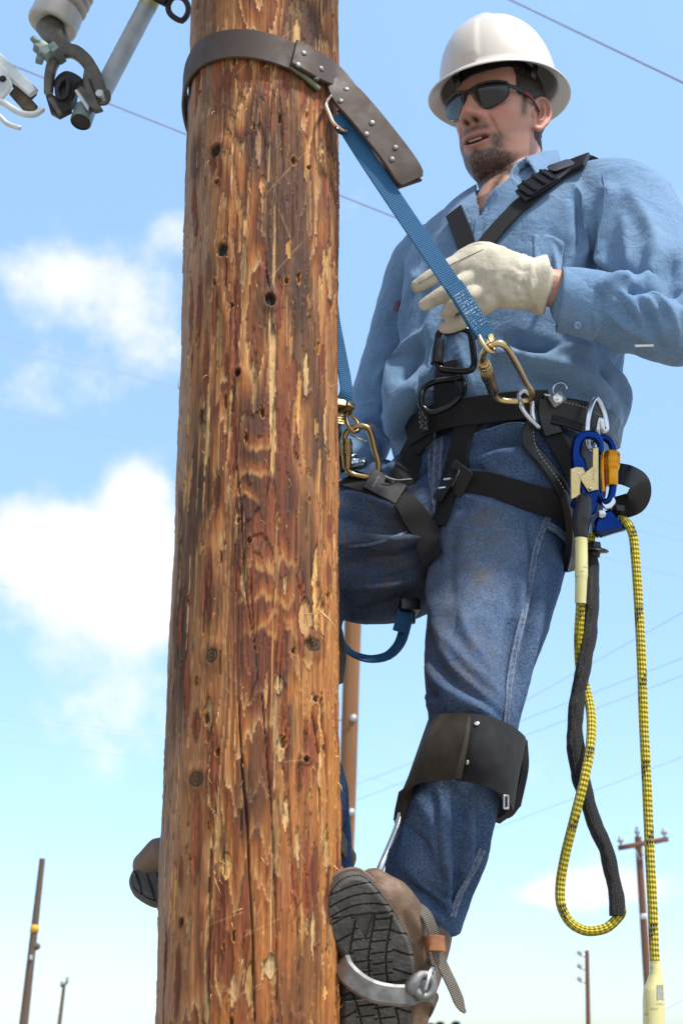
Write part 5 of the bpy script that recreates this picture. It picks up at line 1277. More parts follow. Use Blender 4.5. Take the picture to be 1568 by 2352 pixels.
stitches([BPS], [(1262, 922), (1300, 924), (1345, 936), (1388, 960)], .0004, parent=bpad); stitches([BPS], [(1266, 962), (1310, 972), (1350, 984), (1385, 1000)], .0004, parent=bpad)
# leather tab with snap and ring, and the fold of webbing below it
g, p, M = plate_on(1262, 926, .032, rect(.013, .010, .3), .0025, R(35)); tab = part('snap_tab', g, M_ALU, harness)
part('snap', lathe([(.008, 0), (.008, .0015), (.006, .003), (.003, .0025), (.0025, .004), (.0001, .0042)], 20, z=M[2], o=p + M[2] * .001, caps=False), M_STEEL, tab)
C = p + M[0] * .011 + M[1] * .010; a = np.linspace(-.6, 3.4, 20); part('small_ring', tube(C + np.outer(np.cos(a), M[0]) * .012 + np.outer(np.sin(a), M[1]) * .010 + M[2] * .003, .0012, 8), M_STEEL, tab)
part('belt_fold', strap(ALL, [(1252, 925), (1244, 958), (1250, 985), (1262, 1010)], 44, .006, .020), M_BLEATH, harness)
ft = strap(ALL, [(1258, 985), (1285, 990), (1312, 1004)], 24, .006, .028); fto = part('stitched_tab', ft, M_BLEATH, harness)
FTS = Surf(ft[0], ft[1]); stitches([FTS], [(1262, 978), (1290, 984), (1312, 997), (1306, 1008), (1282, 1000), (1264, 992)], .0004, parent=fto)
# leg straps
part('leg_strap', strap(ALL, [(990, 985), (965, 1010), (946, 1045), (930, 1085), (905, 1120)], 58, .004, .008), M_BWEB, harness)
part('leg_strap', strap(ALL, [(800, 1108), (850, 1120), (905, 1140), (940, 1170), (970, 1210), (990, 1250), (1000, 1290)], 62, .004, .008), M_BWEB, harness)
part('leg_strap', strap(ALL, [(1078, 968), (1066, 1010), (1055, 1060), (1040, 1110), (1025, 1160), (1005, 1210)], 58, .004, .008), M_BWEB, harness)
part('leg_strap', strap(ALL, [(1040, 1122), (1100, 1108), (1160, 1124), (1220, 1140), (1270, 1156), (1305, 1165)], 62, .004, .009), M_BWEB, harness)
g, p, M = plate_on(1065, 1100, .016, rect(.022, .024, .15), .004, R(-30)); sl_ = part('leg_keeper', g, M_BLACKPLA, harness)
def scribble(p, M, L, h, parent, lines=1, seed=2, name='lettering', r=.00055):
    mb = MB(); rs = np.random.RandomState(seed); k = int(L / .004)
    for i in range(k):
        x = (i / k - .5) * L
        Q = np.array([p + M[0] * (x + dx) + M[1] * (dy * h) for dx, dy in ((0, -.5), (rs.uniform(.0005, .0016), .5), (.0024, rs.uniform(-.3, .3)), (.0022, -.5))]); mb.add(tube(Q, r, 4))
    return mb.build(name, M_STITCH, parent)
scribble(p + M[2] * .0024 - M[0] * .004, np.stack([M[1], -M[0], M[2]]), .030, .005, sl_)
g, p, M = plate_on(1042, 1118, .020, rect(.010, .030, .3), .005, R(-33)); q_ = part('quick_buckle', g, M_BLACKMET, harness)
part('release', [tube(np.array([p + M[1] * y + M[2] * .003 - M[0] * .006, p + M[1] * (y + .008) + M[2] * .004 + M[0] * .006]), .0024, 8) for y in (-.012, .004)], M_STEEL, q_)
g, p, M = plate_on(880, 1128, .014, rect(.030, .021, .15), .003, R(-28)); sl2 = part('leg_keeper', g, M_BLACKPLA, harness)
scribble(p + M[2] * .002 - M[0] * .016, np.stack([M[1], -M[0], M[2]]), .024, .003, sl2, seed=6); 
stitches(ALL, [(884, 1098), (905, 1104), (934, 1112)], .013, .004, .0004, .0010, parent=sl2)
g, p, M = plate_on(808, 1096, .020, rect(.030, .021, .4), .005, R(-12), surfs=[JN]); q_ = part('quick_buckle', g, M_BLACKMET, harness)
part('release', [tube(np.array([p + M[0] * -.016 - M[1] * .008 + M[2] * .004, p + M[0] * .016 + M[1] * .010 + M[2] * .004]), .0022, 8), lathe([(.0085, 0), (.0085, .002), (.006, .0035), (.0001, .0038)], 18, z=M[2], o=p + M[0] * .010 + M[2] * .002, caps=False)] + [rivet(p + M[0] * x + M[1] * y + M[2] * .0025, M[2], .0042) for x, y in ((.024, .0), (.006, .017), (.006, -.017), (-.022, -.006))], M_STEEL, q_)
part('buckle_label', prism(rect(.009, .005, .1), .001, p - M[0] * .016 + M[1] * .008 + M[2] * .003, M), simple('label_white', (.6, .6, .6), .6), q_)
# saddle edge running from the belt down round the hip, stitched
ed = strap(ALL, [(1232, 950), (1212, 985), (1214, 1020), (1232, 1055), (1258, 1085), (1285, 1125), (1302, 1165), (1312, 1215), (1310, 1260)], 30, .010, .014); edo = part('saddle_edge', ed, M_BLEATH, harness)
EDS = Surf(ed[0], ed[1]); stitches([EDS], [(1224, 990), (1226, 1020), (1242, 1050), (1268, 1083), (1294, 1122), (1310, 1165)], .0005, parent=edo)
part('saddle_web', strap(ALL, [(1246, 985), (1272, 1020), (1296, 1060), (1312, 1100)], 44, .005, .012), M_BWEB, harness)
part('saddle_side', strap(ALL, [(1270, 1010), (1320, 1050), (1352, 1100), (1362, 1150)], 56, .006, .010), M_BLEATH, harness)
g = sheet([[W(1290, 1130, 2.30), W(1305, 1200, 2.31), W(1304, 1262, 2.33), W(1294, 1312, 2.36)], [W(1322, 1120, 2.33), W(1332, 1195, 2.34), W(1328, 1260, 2.36), W(1318, 1304, 2.40)], [W(1372, 1110, 2.45), W(1362, 1190, 2.45), W(1345, 1250, 2.47), W(1325, 1290, 2.49)]], .012)
part('seat_sling', g, M_BLEATH, harness)
P = np.array([W(1405, 1085, 2.37), W(1440, 1092, 2.36), W(1464, 1106, 2.365), W(1468, 1130, 2.375), W(1458, 1152, 2.385), W(1430, 1164, 2.40), (W(1400, 1170, 2.41))])
part('tool_loop', band(crom(P, 40), nrm(crom(P, 40) - W(1435, 1130, 2.42)) + np.array([0, -.3, .2]), .040, .004), M_BLACKPLA, harness)
# steel rings at both hips
rgY = min(sy(x_, y_, .030) for x_, y_ in ((1215, 930), (1195, 915), (1222, 950)))
link([(1192, 908, rgY), (1202, 898, rgY - .004), (1214, 906, rgY - .002), (1221, 925, rgY + .004), (1222, 950, rgY + .006), (1228, 972, rgY + .008), (1236, 982, rgY + .006), (1226, 972, rgY), (1206, 950, rgY - .006), (1195, 928, rgY - .006)], rgY, .0042, M_STEEL, 'hip_ring', harness)
sgY = min(sy(x_, y_, .032) for x_, y_ in ((1370, 985), (1350, 960), (1388, 970)))
link([(1352, 1030, sgY - .01), (1347, 1000, sgY - .014), (1349, 960, sgY - .016), (1357, 930, sgY - .014), (1367, 915, sgY - .01), (1378, 930, sgY - .004), (1388, 958, sgY), (1391, 985, sgY + .002), (1384, 990, sgY), (1378, 960, sgY - .004), (1372, 985, sgY), (1368, 1012, sgY - .004), (1360, 1030, sgY - .008)], sgY, .0046, M_STEEL, 'side_ring', harness)
link([(800, 1062, 2.395), (806, 1050, 2.39), (818, 1048, 2.40), (812, 1066, 2.41), (806, 1078, 2.41)], 2.4, .004, M_STEEL, 'hip_ring', harness)

# ================================================================ strap round the pole
def carabiner(label, pts, Y0, gate, group='gold carabiners', r=.0052, M_GOLD=M_GOLD):
    """pts: closed outline; gate: two ends of the sleeved gate"""
    root = thing('carabiner', label, 'carabiner', W(pts[0][0], pts[0][1], Y0(pts[0])), group)
    A = np.array([W(x, y, Y0((x, y))) for x, y in pts]); C = crom(A, 120, closed=True)
    part('hook_body', tube(C, r, 14, closed=True), M_GOLD, root)
    a, b = W(*gate[0], Y0(gate[0])), W(*gate[1], Y0(gate[1])); f = lambda t: a + (b - a) * t
    part('gate_sleeve', tube(np.array([f(0), f(.02), f(.10), f(.11), f(.55), f(.56), f(.94), f(1)]), np.array([.0078, .0092, .0092, .0100, .0100, .0090, .0088, .0074]), 20), M_GOLD, root)
    mb = MB()
    for k in range(18):     # knurling
        th = k / 18 * 6.283; ax = nrm(b - a); M = frame_from(ax); o = M[0] * math.cos(th) * .0100 + M[1] * math.sin(th) * .0100; mb.add(tube(np.array([f(.14) + o, f(.52) + o]), .0006, 5))
    mb.build('knurl', M_GOLD, root); return root
M_STRAPL = NT('strap_leather'); t = M_STRAPL; c = t.coord()
t.set(Base_Color=t.mix(t.noise(c, 14, 5, .6), (.036, .022, .016), (.076, .049, .038)), Roughness=t.rng(t.noise(c, 40, 4), .3, .7, .52, .72)); t.bump(t.noise(c, 420, 4), .22, .0008); M_STRAPL = t.m
ps = thing('pole_strap', 'brown leather and blue webbing positioning strap looped round the pole', 'strap', W(600, 110, 2.03))
def on_pole(px, py, off):
    ta, za = pole_point(px, py); r = pole_r(za) + off; return np.array([PX + math.sin(ta) * r, PY - math.cos(ta) * r, za]), np.array([math.sin(ta), -math.cos(ta), 0])
Pl, Nl = [], []
for px, py in ((700, 150), (660, 131), (620, 116), (580, 107), (540, 105), (505, 110), (475, 122), (455, 140)):
    p, n = on_pole(px, py, .0055); Pl.append(p); Nl.append(n)
ta0 = math.atan2(Pl[-1][0] - PX, -(Pl[-1][1] - PY)); z0 = Pl[-1][2]
for k, (da, dz) in enumerate(((-.22, -.010), (-.5, -.028), (-.9, -.055), (-1.4, -.09), (-1.9, -.125), (-2.3, -.155))):
    a = ta0 + da; r = pole_r(z0) + .0055 + (.005 * math.exp(-((k - 1.0) / 1.4) ** 2)); Pl.append(np.array([PX + math.sin(a) * r, PY - math.cos(a) * r, z0 + dz])); Nl.append(np.array([math.sin(a), -math.cos(a), 0]))
D = crom(np.concatenate([Pl, Nl], 1), step=.008)
part('leather_sleeve', band(D[:, :3], nrm(D[:, 3:6]), .050, .0055), M_STRAPL, ps)
# loose end of the sleeve, riveted, leaving the pole
Pf = [on_pole(668, 130, .012)[0], on_pole(715, 158, .013)[0], on_pole(752, 184, .015)[0], W(795, 218, 2.075), W(838, 268, 2.07), W(880, 320, 2.075), W(912, 362, 2.08), W(932, 392, 2.083), W(945, 416, 2.088)]
Nf = [on_pole(668, 130, 0)[1] + [0, 0, .1], on_pole(715, 158, 0)[1], on_pole(752, 184, 0)[1] * .5 + [.1, -.5, .15]] + [np.array([.12, -1, .12])] * 6
D = crom(np.concatenate([Pf, Nf], 1), step=.006); L = np.linspace(0, 1, len(D)); wd = .0505 - .006 * sstep(.93, 1, L) * 2
fl = band(D[:, :3], nrm(D[:, 3:6]), np.interp(L, [0, .95, .98, 1], [.0505, .0505, .048, .040]), .0075); flo = part('leather_flap', fl, M_STRAPL, ps); FLS = Surf(fl[0], fl[1])
for px, py in ((698, 122), (685, 149), (738, 158), (726, 182), (795, 205), (782, 232), (854, 282), (841, 308), (908, 339), (900, 366)):
    h = hit([FLS], px, py, .0); 
    if h: part('rivet', rivet(h[0], h[1], .0046, .0022), M_ALU, flo)
# the flap is folded back under itself
D2 = crom(np.array([W(938, 424, 2.094), W(916, 396, 2.102), W(882, 345, 2.104), W(842, 288, 2.104), W(800, 240, 2.102)]), step=.006)
part('folded_back', band(D2, [.12, -1, .12], .046, .005), M_STRAPL, flo)
# adjuster hardware under the flap
q0, q1 = on_pole(662, 158, .006), on_pole(724, 210, .007)
part('bracket_rail', band(np.array([q0[0], (q0[0] + q1[0]) / 2 + q0[1] * .002, q1[0]]), (q0[1] + q1[1]) / 2, .010, .010), simple('zinc_green', (.14, .15, .09), .35, .8), ps)
hk = np.array([on_pole(742, 226, .016)[0], W(748, 240, 2.052), W(756, 262, 2.05), W(766, 284, 2.05), W(780, 296, 2.055), W(792, 303, 2.065), W(795, 296, 2.08)])
part('wire_hook', tube(crom(hk, 30), .0032, 10, dome=True), zinc('copper_wire', (.55, .32, .20), (.62, .42, .30), (.45, .28, .2)), ps)
part('hook_eye', tube(crom(np.array([W(786, 306, 2.06), W(776, 300, 2.05), (W(770, 284, 2.055))]), 12), .003, 8), M_BLACKMET, ps)
# blue webbing from the pole down to the carabiner
q = crom(np.array([W(778, 262, 2.078), W(840, 360, 2.08), W(930, 495, 2.09), W(1020, 628, 2.10), W(1068, 700, 2.112), W(1108, 772, 2.128)]), step=.006)
part('webbing', band(q, [.10, -1, .15], .029, .0030), M_UWEB, ps)
q2 = crom(np.array([W(1040, 655, 2.099), W(1068, 697, 2.107), W(1098, 746, 2.118), W(1116, 774, 2.128)]), step=.005); q3 = q2 + [0, -.0022, 0]
sw = part('webbing_end', band(q3, [.10, -1, .15], .030, .0045), M_UWEB, ps)
T, Nq, Bq = frames(q3, [.10, -1, .15]); mb = MB(); rs = np.random.RandomState(8)
for k in range(150):
    i = rs.randint(3, int(len(q3) * .80)); x = rs.uniform(-.010, .010); d = rs.normal(0, .0016, 2); o = q3[i] + Nq[i] * x + Bq[i] * .0024
    mb.add(tube(np.array([o, o + Nq[i] * d[0] + T[i] * (abs(d[1]) + .001)]), .00035, 4))
for x in (-.0115, .0115):
    for i in range(3, int(len(q3) * .82)): o = q3[i] + Nq[i] * x + Bq[i] * .0024; mb.add(tube(np.array([o, o + T[i] * .0035]), .00045, 4))
mb.build('stitching', simple('stitch_paleblue', (.38, .55, .65), .8), sw)
# eye link at its end
link([(1100, 770, 2.122), (1108, 788, 2.118), (1122, 806, 2.12), (1133, 808, 2.128), (1130, 794, 2.134), (1120, 778, 2.136), (1110, 765, 2.134)], 2.13, .0032, M_GOLD, 'eye_link', ps)
part('eye_plate', prism([(-.009, -.011), (.009, -.011), (.006, .012), (-.003, .012)], .003, W(1124, 783, 2.135), frame_from(np.array([.2, -1, .1])), .0008), M_GOLD, ps)
Yc = lambda p: 2.132 + (p[1] - 800) / 120 * max(.0, rgY - .004 - 2.132)
carabiner('gold carabiner linking the blue strap to the hip ring, hanging near the glove', [(1109, 812), (1116, 801), (1128, 793), (1142, 788), (1156, 792), (1168, 806), (1190, 845), (1208, 880), (1219, 897), (1221, 909), (1215, 919), (1200, 922), (1170, 922), (1146, 918), (1134, 908), (1130, 896), (1118, 860), (1107, 828)], Yc, [(1109, 832), (1133, 902)])
# other end of the strap behind the pole
q = crom(np.array([[PX - .03, PY + .128, 2.87], [PX + .045, PY + .126, 2.80], [PX + .10, PY + .125, 2.745], W(768, 742, 2.30), W(779, 800, 2.312), (W(792, 870, 2.32)), W(795, 905, 2.32), W(782, 935, 2.325)]), step=.006)
nu = np.linspace(0, 1, len(q))[:, None]; part('webbing', band(q, nrm(np.array([.2, 1., 0]) * np.clip(1 - nu * 3, 0, 1) + np.array([1., .2, .1]) * np.clip(1 - np.abs(nu - .3) * 4, 0, 1) + np.array([.75, -.8, .1]) * np.clip(nu * 3 - .8, 0, 1)), .027, .0035), M_UWEB, ps)
q = crom(np.array([W(778, 930, 2.34), W(777, 1000, 2.345), W(775, 1090, 2.35)]), step=.01); part('webbing_tail', band(q, [.5, -1, 0], .012, .003), M_UWEB, ps)
part('cam_buckle', [box(.020, .012, .016, W(778, 930, 2.318), frame_from(np.array([.3, -1, .3])), .2), box(.014, .012, .020, W(800, 938, 2.322), frame_from(np.array([.6, -.8, .5])), .2)] + [box(.016, .008, .0035, W(779, 952 + 6 * k, 2.32), frame_from(np.array([.3, -1, .3])), .2) for k in range(4)], M_GOLD2, ps)
link([(798, 948, 2.325), (795, 962, 2.322), (800, 980, 2.32), (812, 992, 2.324), (822, 988, 2.33), (822, 976, 2.336), (812, 960, 2.336), (804, 950, 2.332)], 2.33, .0034, M_GOLD2, 'eye_link', ps)
Yb = lambda p: 2.33 + max(0, p[1] - 980) / 100 * .02
cb = carabiner('bronze carabiner at the strap\'s other end, half hidden by the raised thigh', [(789, 1020), (791, 1000), (800, 988), (815, 981), (832, 979), (845, 985), (852, 1000), (860, 1035), (868, 1065), (866, 1085), (850, 1096), (826, 1094), (806, 1088), (794, 1072), (790, 1048)], Yb, [(794, 1008), (796, 1078)], M_GOLD=M_GOLD2)
part('keeper_wire', tube(np.array([W(803, 998, 2.332), W(824, 1008, 2.328), W(846, 1016, 2.335)]), .0012, 6), M_GOLD2, cb)

# blue loop hanging under the thigh
lp = thing('webbing_loop', 'blue webbing loop hanging under the raised thigh', 'strap', W(860, 1510, 2.42))
q = crom(np.array([W(770, 1440, 2.50), W(782, 1468, 2.47), W(806, 1498, 2.44), W(848, 1513, 2.42), (W(890, 1506, 2.41)), W(916, 1480, 2.41), W(928, 1445, 2.415), W(934, 1400, 2.42)]), step=.008)
part('webbing', band(q, nrm(nrm((W(860, 1440, 2.42) - q) * [1, 0, 1]) * .75 + [0, -.66, 0]) , .026, .003), M_UWEB, lp)
part('sleeve', [box(.032, .02, .040, W(937, 1396, 2.42), frame_from(np.array([.2, -1, .1])), .25), box(.012, .012, .03, W(945, 1412, 2.425), None, .3)], M_BLACKPLA, lp)
part('webbing_end', band(crom(np.array([W(920, 1452, 2.408), W(926, 1428, 2.41), W(931, 1405, 2.414)]), 8), [.2, -1, .1], .027, .004), M_UWEB, lp)

# ================================================================ jeans: seams, fly, loop
t = NT('denim_seam'); c = t.coord(); uv = t.coord('UV'); s_ = t.sep(uv); tb = t.noise(c, 420, 4, .75)
st1 = t.math('MULTIPLY', t.math('LESS_THAN', t.math('ABSOLUTE', t.math('SUBTRACT', t.math('ABSOLUTE', t.math('SUBTRACT', s_[0], .5)), .30)), .07), t.math('GREATER_THAN', t.math('SINE', t.math('MULTIPLY', s_[1], 1700)), -.3))
pk = t.noise(t.map(c, (1, 1, 1)), 130, 3)
t.set(Base_Color=t.mix(t.math('MULTIPLY', st1, .6), t.mix(t.rng(t.math('ADD', t.math('MULTIPLY', tb, .6), t.math('MULTIPLY', pk, .4)), .35, .65), (.020, .038, .085), (.14, .19, .275)), (.27, .32, .40)), Roughness=.92); t.bump(t.math('ADD', tb, pk), .6, .0018); M_SEAM = t.m
part('side_seam', strap([JN], [(1262, 1178), (1244, 1215), (1230, 1262), (1218, 1330), (1200, 1420), (1182, 1500), (1168, 1580), (1162, 1650), (1158, 1680)], 17, .0016, .0012, smooth=2), M_SEAM, jeans)
part('side_seam', strap([JN], [(1108, 1950), (1090, 1990), (1066, 2030), (1048, 2066), (1038, 2105)], 20, .0016, .0012, smooth=2), M_SEAM, jeans)
part('inseam', strap([JN], [(1000, 1180), (996, 1150), (990, 1110), (986, 1060), (988, 1015)], 12, .0014, .001, smooth=2), M_SEAM, jeans)
part('fly', strap([JN], [(1008, 1008), (1006, 1050), (1002, 1100), (1003, 1150)], 30, .0018, .0014, smooth=2), M_SEAM, jeans)
part('tool_strap', strap([JN], [(1250, 1212), (1272, 1222), (1292, 1244), (1300, 1280)], 20, .004, .010, smooth=2), M_SEAM, jeans)
part('pocket_seam', strap([JN], [(800, 1255), (850, 1250), (890, 1240), (935, 1222)], 7, .0014, .001, smooth=2), M_SEAM, jeans)
hemC = crom(np.array([(*W(984, 2150, 2.316), 66 / ppm(2150, 2.31), 50 / ppm(2150, 2.31)), (*W(990, 2175, 2.318), 64 / ppm(2150, 2.31), 48 / ppm(2150, 2.31))]), 5)

# shirt seams and front band
def seam(pts, r=.0011, surfs=None, parent=None, mat=None): C, _ = drape(surfs or [SH], pts, .0004, 10, 2); return part('seam', tube(C, r, 6), mat or M_SHIRT, parent or shirt)
seam([(1384, 402), (1390, 440), (1384, 490), (1374, 540), (1370, 600), (1374, 650)]); seam([(962, 590), (950, 640), (944, 690), (936, 740)]); seam([(1300, 395), (1260, 425), (1210, 470), (1170, 515)]) 
part('button_placket', strap([SH], [(1108, 500), (1100, 560), (1080, 640), (1040, 720), (1012, 770), (1000, 830), (990, 890), (985, 930)], 34, .0022, .0012, smooth=3), M_SHIRT, shirt)
for x_, y_ in ((1092, 590), (1002, 838), (992, 888)):
    h = hit([SH], x_, y_, .003)
    if h: part('button', lathe([(.0001, .0012), (.003, .0012), (.0042, .0024), (.0055, .0026), (.006, .001), (.006, -.001)], 18, z=h[1], o=h[0], caps=False), bpy.data.materials['button_blue'], shirt)
seam([(1285, 760), (1320, 770), (1360, 780)]); 
# ================================================================ rope lanyard, snap hook
def rope_mat():
    t = NT('yellow_rope'); uv = t.coord('UV'); s = t.sep(uv); a = t.math('MULTIPLY', s[0], 6.0); b = t.math('MULTIPLY', s[1], 70.0)
    p = t.math('ADD', a, b); q = t.math('SUBTRACT', a, b)
    sp, sq = t.math('SINE', t.math('MULTIPLY', p, 6.283)), t.math('SINE', t.math('MULTIPLY', q, 6.283)); wv = t.math('MULTIPLY', sp, sq)
    fp = t.math('FRACT', t.math('MULTIPLY', p, .125)); fq = t.math('FRACT', t.math('MULTIPLY', q, .125))
    fl1 = t.math('MULTIPLY', t.math('LESS_THAN', fp, .24), t.math('GREATER_THAN', wv, .02))
    fl2 = t.math('MULTIPLY', t.math('LESS_THAN', fp, .2), t.math('GREATER_THAN', t.math('FRACT', t.math('MULTIPLY', b, .31)), .35))
    c = t.coord(); n = t.noise(c, 60, 4)
    col = t.mix(t.rng(wv, -.8, .6), (.24, .17, .006), (.66, .56, .035)); col = t.mix(t.rng(n, .5, .8, 0, .35), col, (.40, .34, .05))
    col = t.mix(t.math('MULTIPLY', fl1, fl2), col, (.012, .016, .018))
    t.set(Base_Color=col, Roughness=.6); t.bump(wv, .8, .0022); return t.m
M_ROPE = rope_mat()
def mesh_sleeve():
    t = NT('black_braid_sleeve'); uv = t.coord('UV'); s = t.sep(uv); a = t.math('MULTIPLY', s[0], 20 * 6.283); b = t.math('MULTIPLY', s[1], 260 * 6.283)
    w_ = t.math('MULTIPLY', t.math('SINE', t.math('ADD', a, b)), t.math('SINE', t.math('SUBTRACT', a, b)))
    t.set(Base_Color=t.mix(t.rng(w_, -.6, .8), (.006, .006, .007), (.036, .036, .039)), Roughness=.65); t.bump(w_, .9, .002); return t.m
M_BRAID = mesh_sleeve()
t = NT('clear_heatshrink'); c = t.coord(); uv = t.coord('UV'); s = t.sep(uv)
fl = t.math('MULTIPLY', t.math('LESS_THAN', t.math('FRACT', t.math('ADD', t.math('MULTIPLY', s[0], 1.0), t.math('MULTIPLY', s[1], 16.0))), .14), t.math('GREATER_THAN', t.math('SINE', t.math('MULTIPLY', s[1], 900)), .1))
t.set(Base_Color=t.mix(t.math('MULTIPLY', fl, .55), t.mix(t.noise(c, 60, 4), (.66, .62, .30), (.60, .55, .22)), (.22, .26, .18)), Roughness=.30); t.b.inputs['Coat Weight'].default_value = .4; M_SHRINK = t.m
rope = thing('rope_lanyard', 'yellow rope lanyard with black flecks and a black sleeve, looped below the snap hook', 'rope', W(1350, 1220, 2.28))
RY_ = 2.27
def rpts(L, n): return crom(np.array([W(*q) for q in L]), n)
# long hanging strand from the grab
a_ = rpts([(1398, 1196, 2.33), (1420, 1194, 2.30), (1440, 1202, RY_), (1452, 1228, RY_), (1458, 1280, RY_), (1466, 1400, RY_), (1472, 1520, RY_), (1477, 1660, RY_), (1484, 1800, RY_), (1491, 1960, RY_), (1497, 2080, RY_), (1501, 2180, RY_), (1504, 2232, RY_)], 260)
part('strand', tube(a_, .0070, 20), M_ROPE, rope)
e_ = rpts([(1503, 2208, RY_), (1505, 2240, RY_), (1503, 2262, RY_), (1500, 2285, RY_), (1500, 2320, RY_), (1501, 2400, RY_), (1502, 2520, RY_)], 60)
hs = part('heat_shrink', tube(e_, np.interp(np.linspace(0, 1, 60), [0, .10, .22, .3, 1], [.0080, .0092, .0145, .0152, .0150]), 24), M_SHRINK, rope)
g = sheet([[W(1508, 2262, RY_ - .0145), W(1522, 2262, RY_ - .010)], [W(1508, 2296, RY_ - .0158), W(1522, 2296, RY_ - .011)]], .0006); lb = part('rope_label', g, simple('label_grey', (.30, .31, .27), .6), hs)
# eye end by the snap hook, covered; then down, loop, up through the black sleeve
b_ = rpts([(1333, 1225, 2.25), (1334, 1290, 2.25), (1332, 1390, 2.255), (1328, 1470, 2.268), (1332, 1540, 2.285), (1344, 1580, 2.29), (1356, 1640, 2.275), (1354, 1720, 2.255), (1338, 1800, 2.245), (1318, 1880, 2.25), (1298, 1960, 2.262), (1286, 2030, 2.27), (1288, 2080, 2.27), (1310, 2120, 2.27), (1345, 2138, 2.27), (1390, 2132, 2.27), (1418, 2108, 2.27), (1426, 2095, 2.27), (1412, 2040, 2.27), (1390, 1960, 2.27), (1352, 1860, 2.272), (1320, 1740, 2.275), (1318, 1640, 2.272), (1340, 1520, 2.265), (1356, 1400, 2.27), (1356, 1300, 2.28), (1354, 1260, 2.29), (1356, 1230, 2.295)], 520)
part('strand', tube(b_, .0070, 20), M_ROPE, rope)
s_ = rpts([(1333, 1222, 2.25), (1334, 1260, 2.25), (1334, 1320, 2.25), (1332, 1386, 2.255)], 40)
part('heat_shrink', tube(s_, np.interp(np.linspace(0, 1, 40), [0, .3, .62, .68, 1], [.0094, .0096, .0098, .0090, .0084]), 22), M_SHRINK, rope)
k_ = rpts([(1416, 2104, 2.27), (1415, 2060, 2.27), (1404, 2010, 2.27), (1392, 1955, 2.27), (1368, 1900, 2.271), (1348, 1840, 2.272), (1326, 1760, 2.275), (1320, 1690, 2.274), (1324, 1610, 2.272), (1340, 1530, 2.266), (1354, 1450, 2.268), (1358, 1380, 2.272), (1358, 1310, 2.278), (1353, 1275, 2.285)], 240)
L = np.linspace(0, 1, 240); rr = .0108 * (1 + .05 * np.sin(L * 60) + .05 * fbm(np.stack([L * 30, L * 0, L * 0], 1), 2, 7)) * (1 + .16 * np.exp(-((L - .42) / .12) ** 2))
sv_, sf2, su_ = tube(k_, rr, 28); sv_ = sv_ + .0009 * fbm(sv_ * [160, 160, 60], 2, 4)[:, None] * nrm(sv_ - np.repeat(k_, 28, 0)[:len(sv_)]); part('black_sleeve', (sv_, sf2, su_), M_BRAID, rope)
part('stopper_flange', lathe([(.008, .012), (.010, .004), (.020, .0015), (.0225, -.001), (.020, -.0035), (.010, -.005), (.009, -.012)], 28, z=(.12, -.25, 1), o=W(1364, 1262, 2.28)), M_BLACKPLA, rope)
thb = part('thimble_boot', tube(rpts([(1340, 1150, 2.255), (1336, 1180, 2.25), (1333, 1210, 2.25), (1334, 1232, 2.25)], 20), np.interp(np.linspace(0, 1, 20), [0, .5, 1], [.013, .0145, .0105]), 22, dome=True), M_BLACKPLA, rope)

t = NT('blue_anodised'); c = t.coord(); t.set(Base_Color=t.mix(t.noise(c, 40, 3), (.004, .017, .12), (.011, .045, .21)), Metallic=1, Roughness=.22); M_BLUE = t.m
t = NT('orange_anodised'); c = t.coord(); t.set(Base_Color=t.mix(t.noise(c, 40, 3), (.75, .32, .02), (.62, .26, .015)), Metallic=.85, Roughness=.3); M_ORANGE = t.m
snap = thing('snap_hook', 'blue snap hook with gold gate plates hanging from the side ring', 'snap hook', W(1350, 1090, 2.26))
NY = 2.262
def pxplate(poly, Y, th, name, mat, parent, bev=.0014, tilt=(0, -1, -.12), n=None):
    """plate whose outline is read at distance Y; faces along tilt"""
    A = np.array([W(x, y, Y) for x, y in poly]); o = A.mean(0); M = frame_from(np.array(tilt, float)); q = (A - o) @ M.T
    q2 = q[:, :2]
    if n: q2 = crom(q2, n, closed=True)
    return part(name, prism(q2, th, o, M, bev), mat, parent)
hookL = [(1310, 1060), (1310, 1030), (1316, 1008), (1330, 996), (1350, 992), (1368, 996), (1380, 1010), (1384, 1034), (1378, 1046), (1370, 1040), (1368, 1022), (1358, 1012), (1342, 1012), (1334, 1024), (1332, 1044), (1342, 1058), (1346, 1074), (1352, 1082), (1366, 1110), (1374, 1128), (1372, 1152), (1368, 1176), (1356, 1184), (1352, 1160), (1338, 1146), (1330, 1160), (1318, 1166), (1310, 1156), (1320, 1140), (1332, 1128), (1318, 1100)]
pxplate(hookL, NY, .012, 'hook_body', M_BLUE, snap, .003, n=120)
gp_ = pxplate([(1308, 1078), (1322, 1072), (1338, 1074), (1344, 1086), (1334, 1096), (1332, 1138), (1310, 1146)], NY - .008, .0035, 'gate_plate', M_GOLD, snap)
part('rivet', [rivet(W(1316, 1083, NY - .0095), np.array([0, -1, -.1]), .0030, .0018), rivet(W(1328, 1088, NY - .0095), np.array([0, -1, -.1]), .0028, .0018)], M_STEEL, gp_)
gp2 = pxplate([(1328, 1096), (1358, 1072), (1358, 1032), (1372, 1030), (1374, 1124), (1350, 1130)], NY - .010, .0045, 'gate_plate', M_GOLD, snap)
part('rivet', rivet(W(1355, 1121, NY - .0126), np.array([0, -1, -.1]), .0030, .0018), M_STEEL, gp2)
scribble(W(1362, 1086, NY - .0126), np.array([[.1, 0, 1.], [-1, 0, .1], [0, -1, 0]]), .022, .0035, gp2, seed=11, r=.0003)
ob = thing('screw_carabiner', 'blue carabiner with an orange knurled gate beside the snap hook', 'carabiner', W(1400, 1080, 2.27))
OY = 2.274
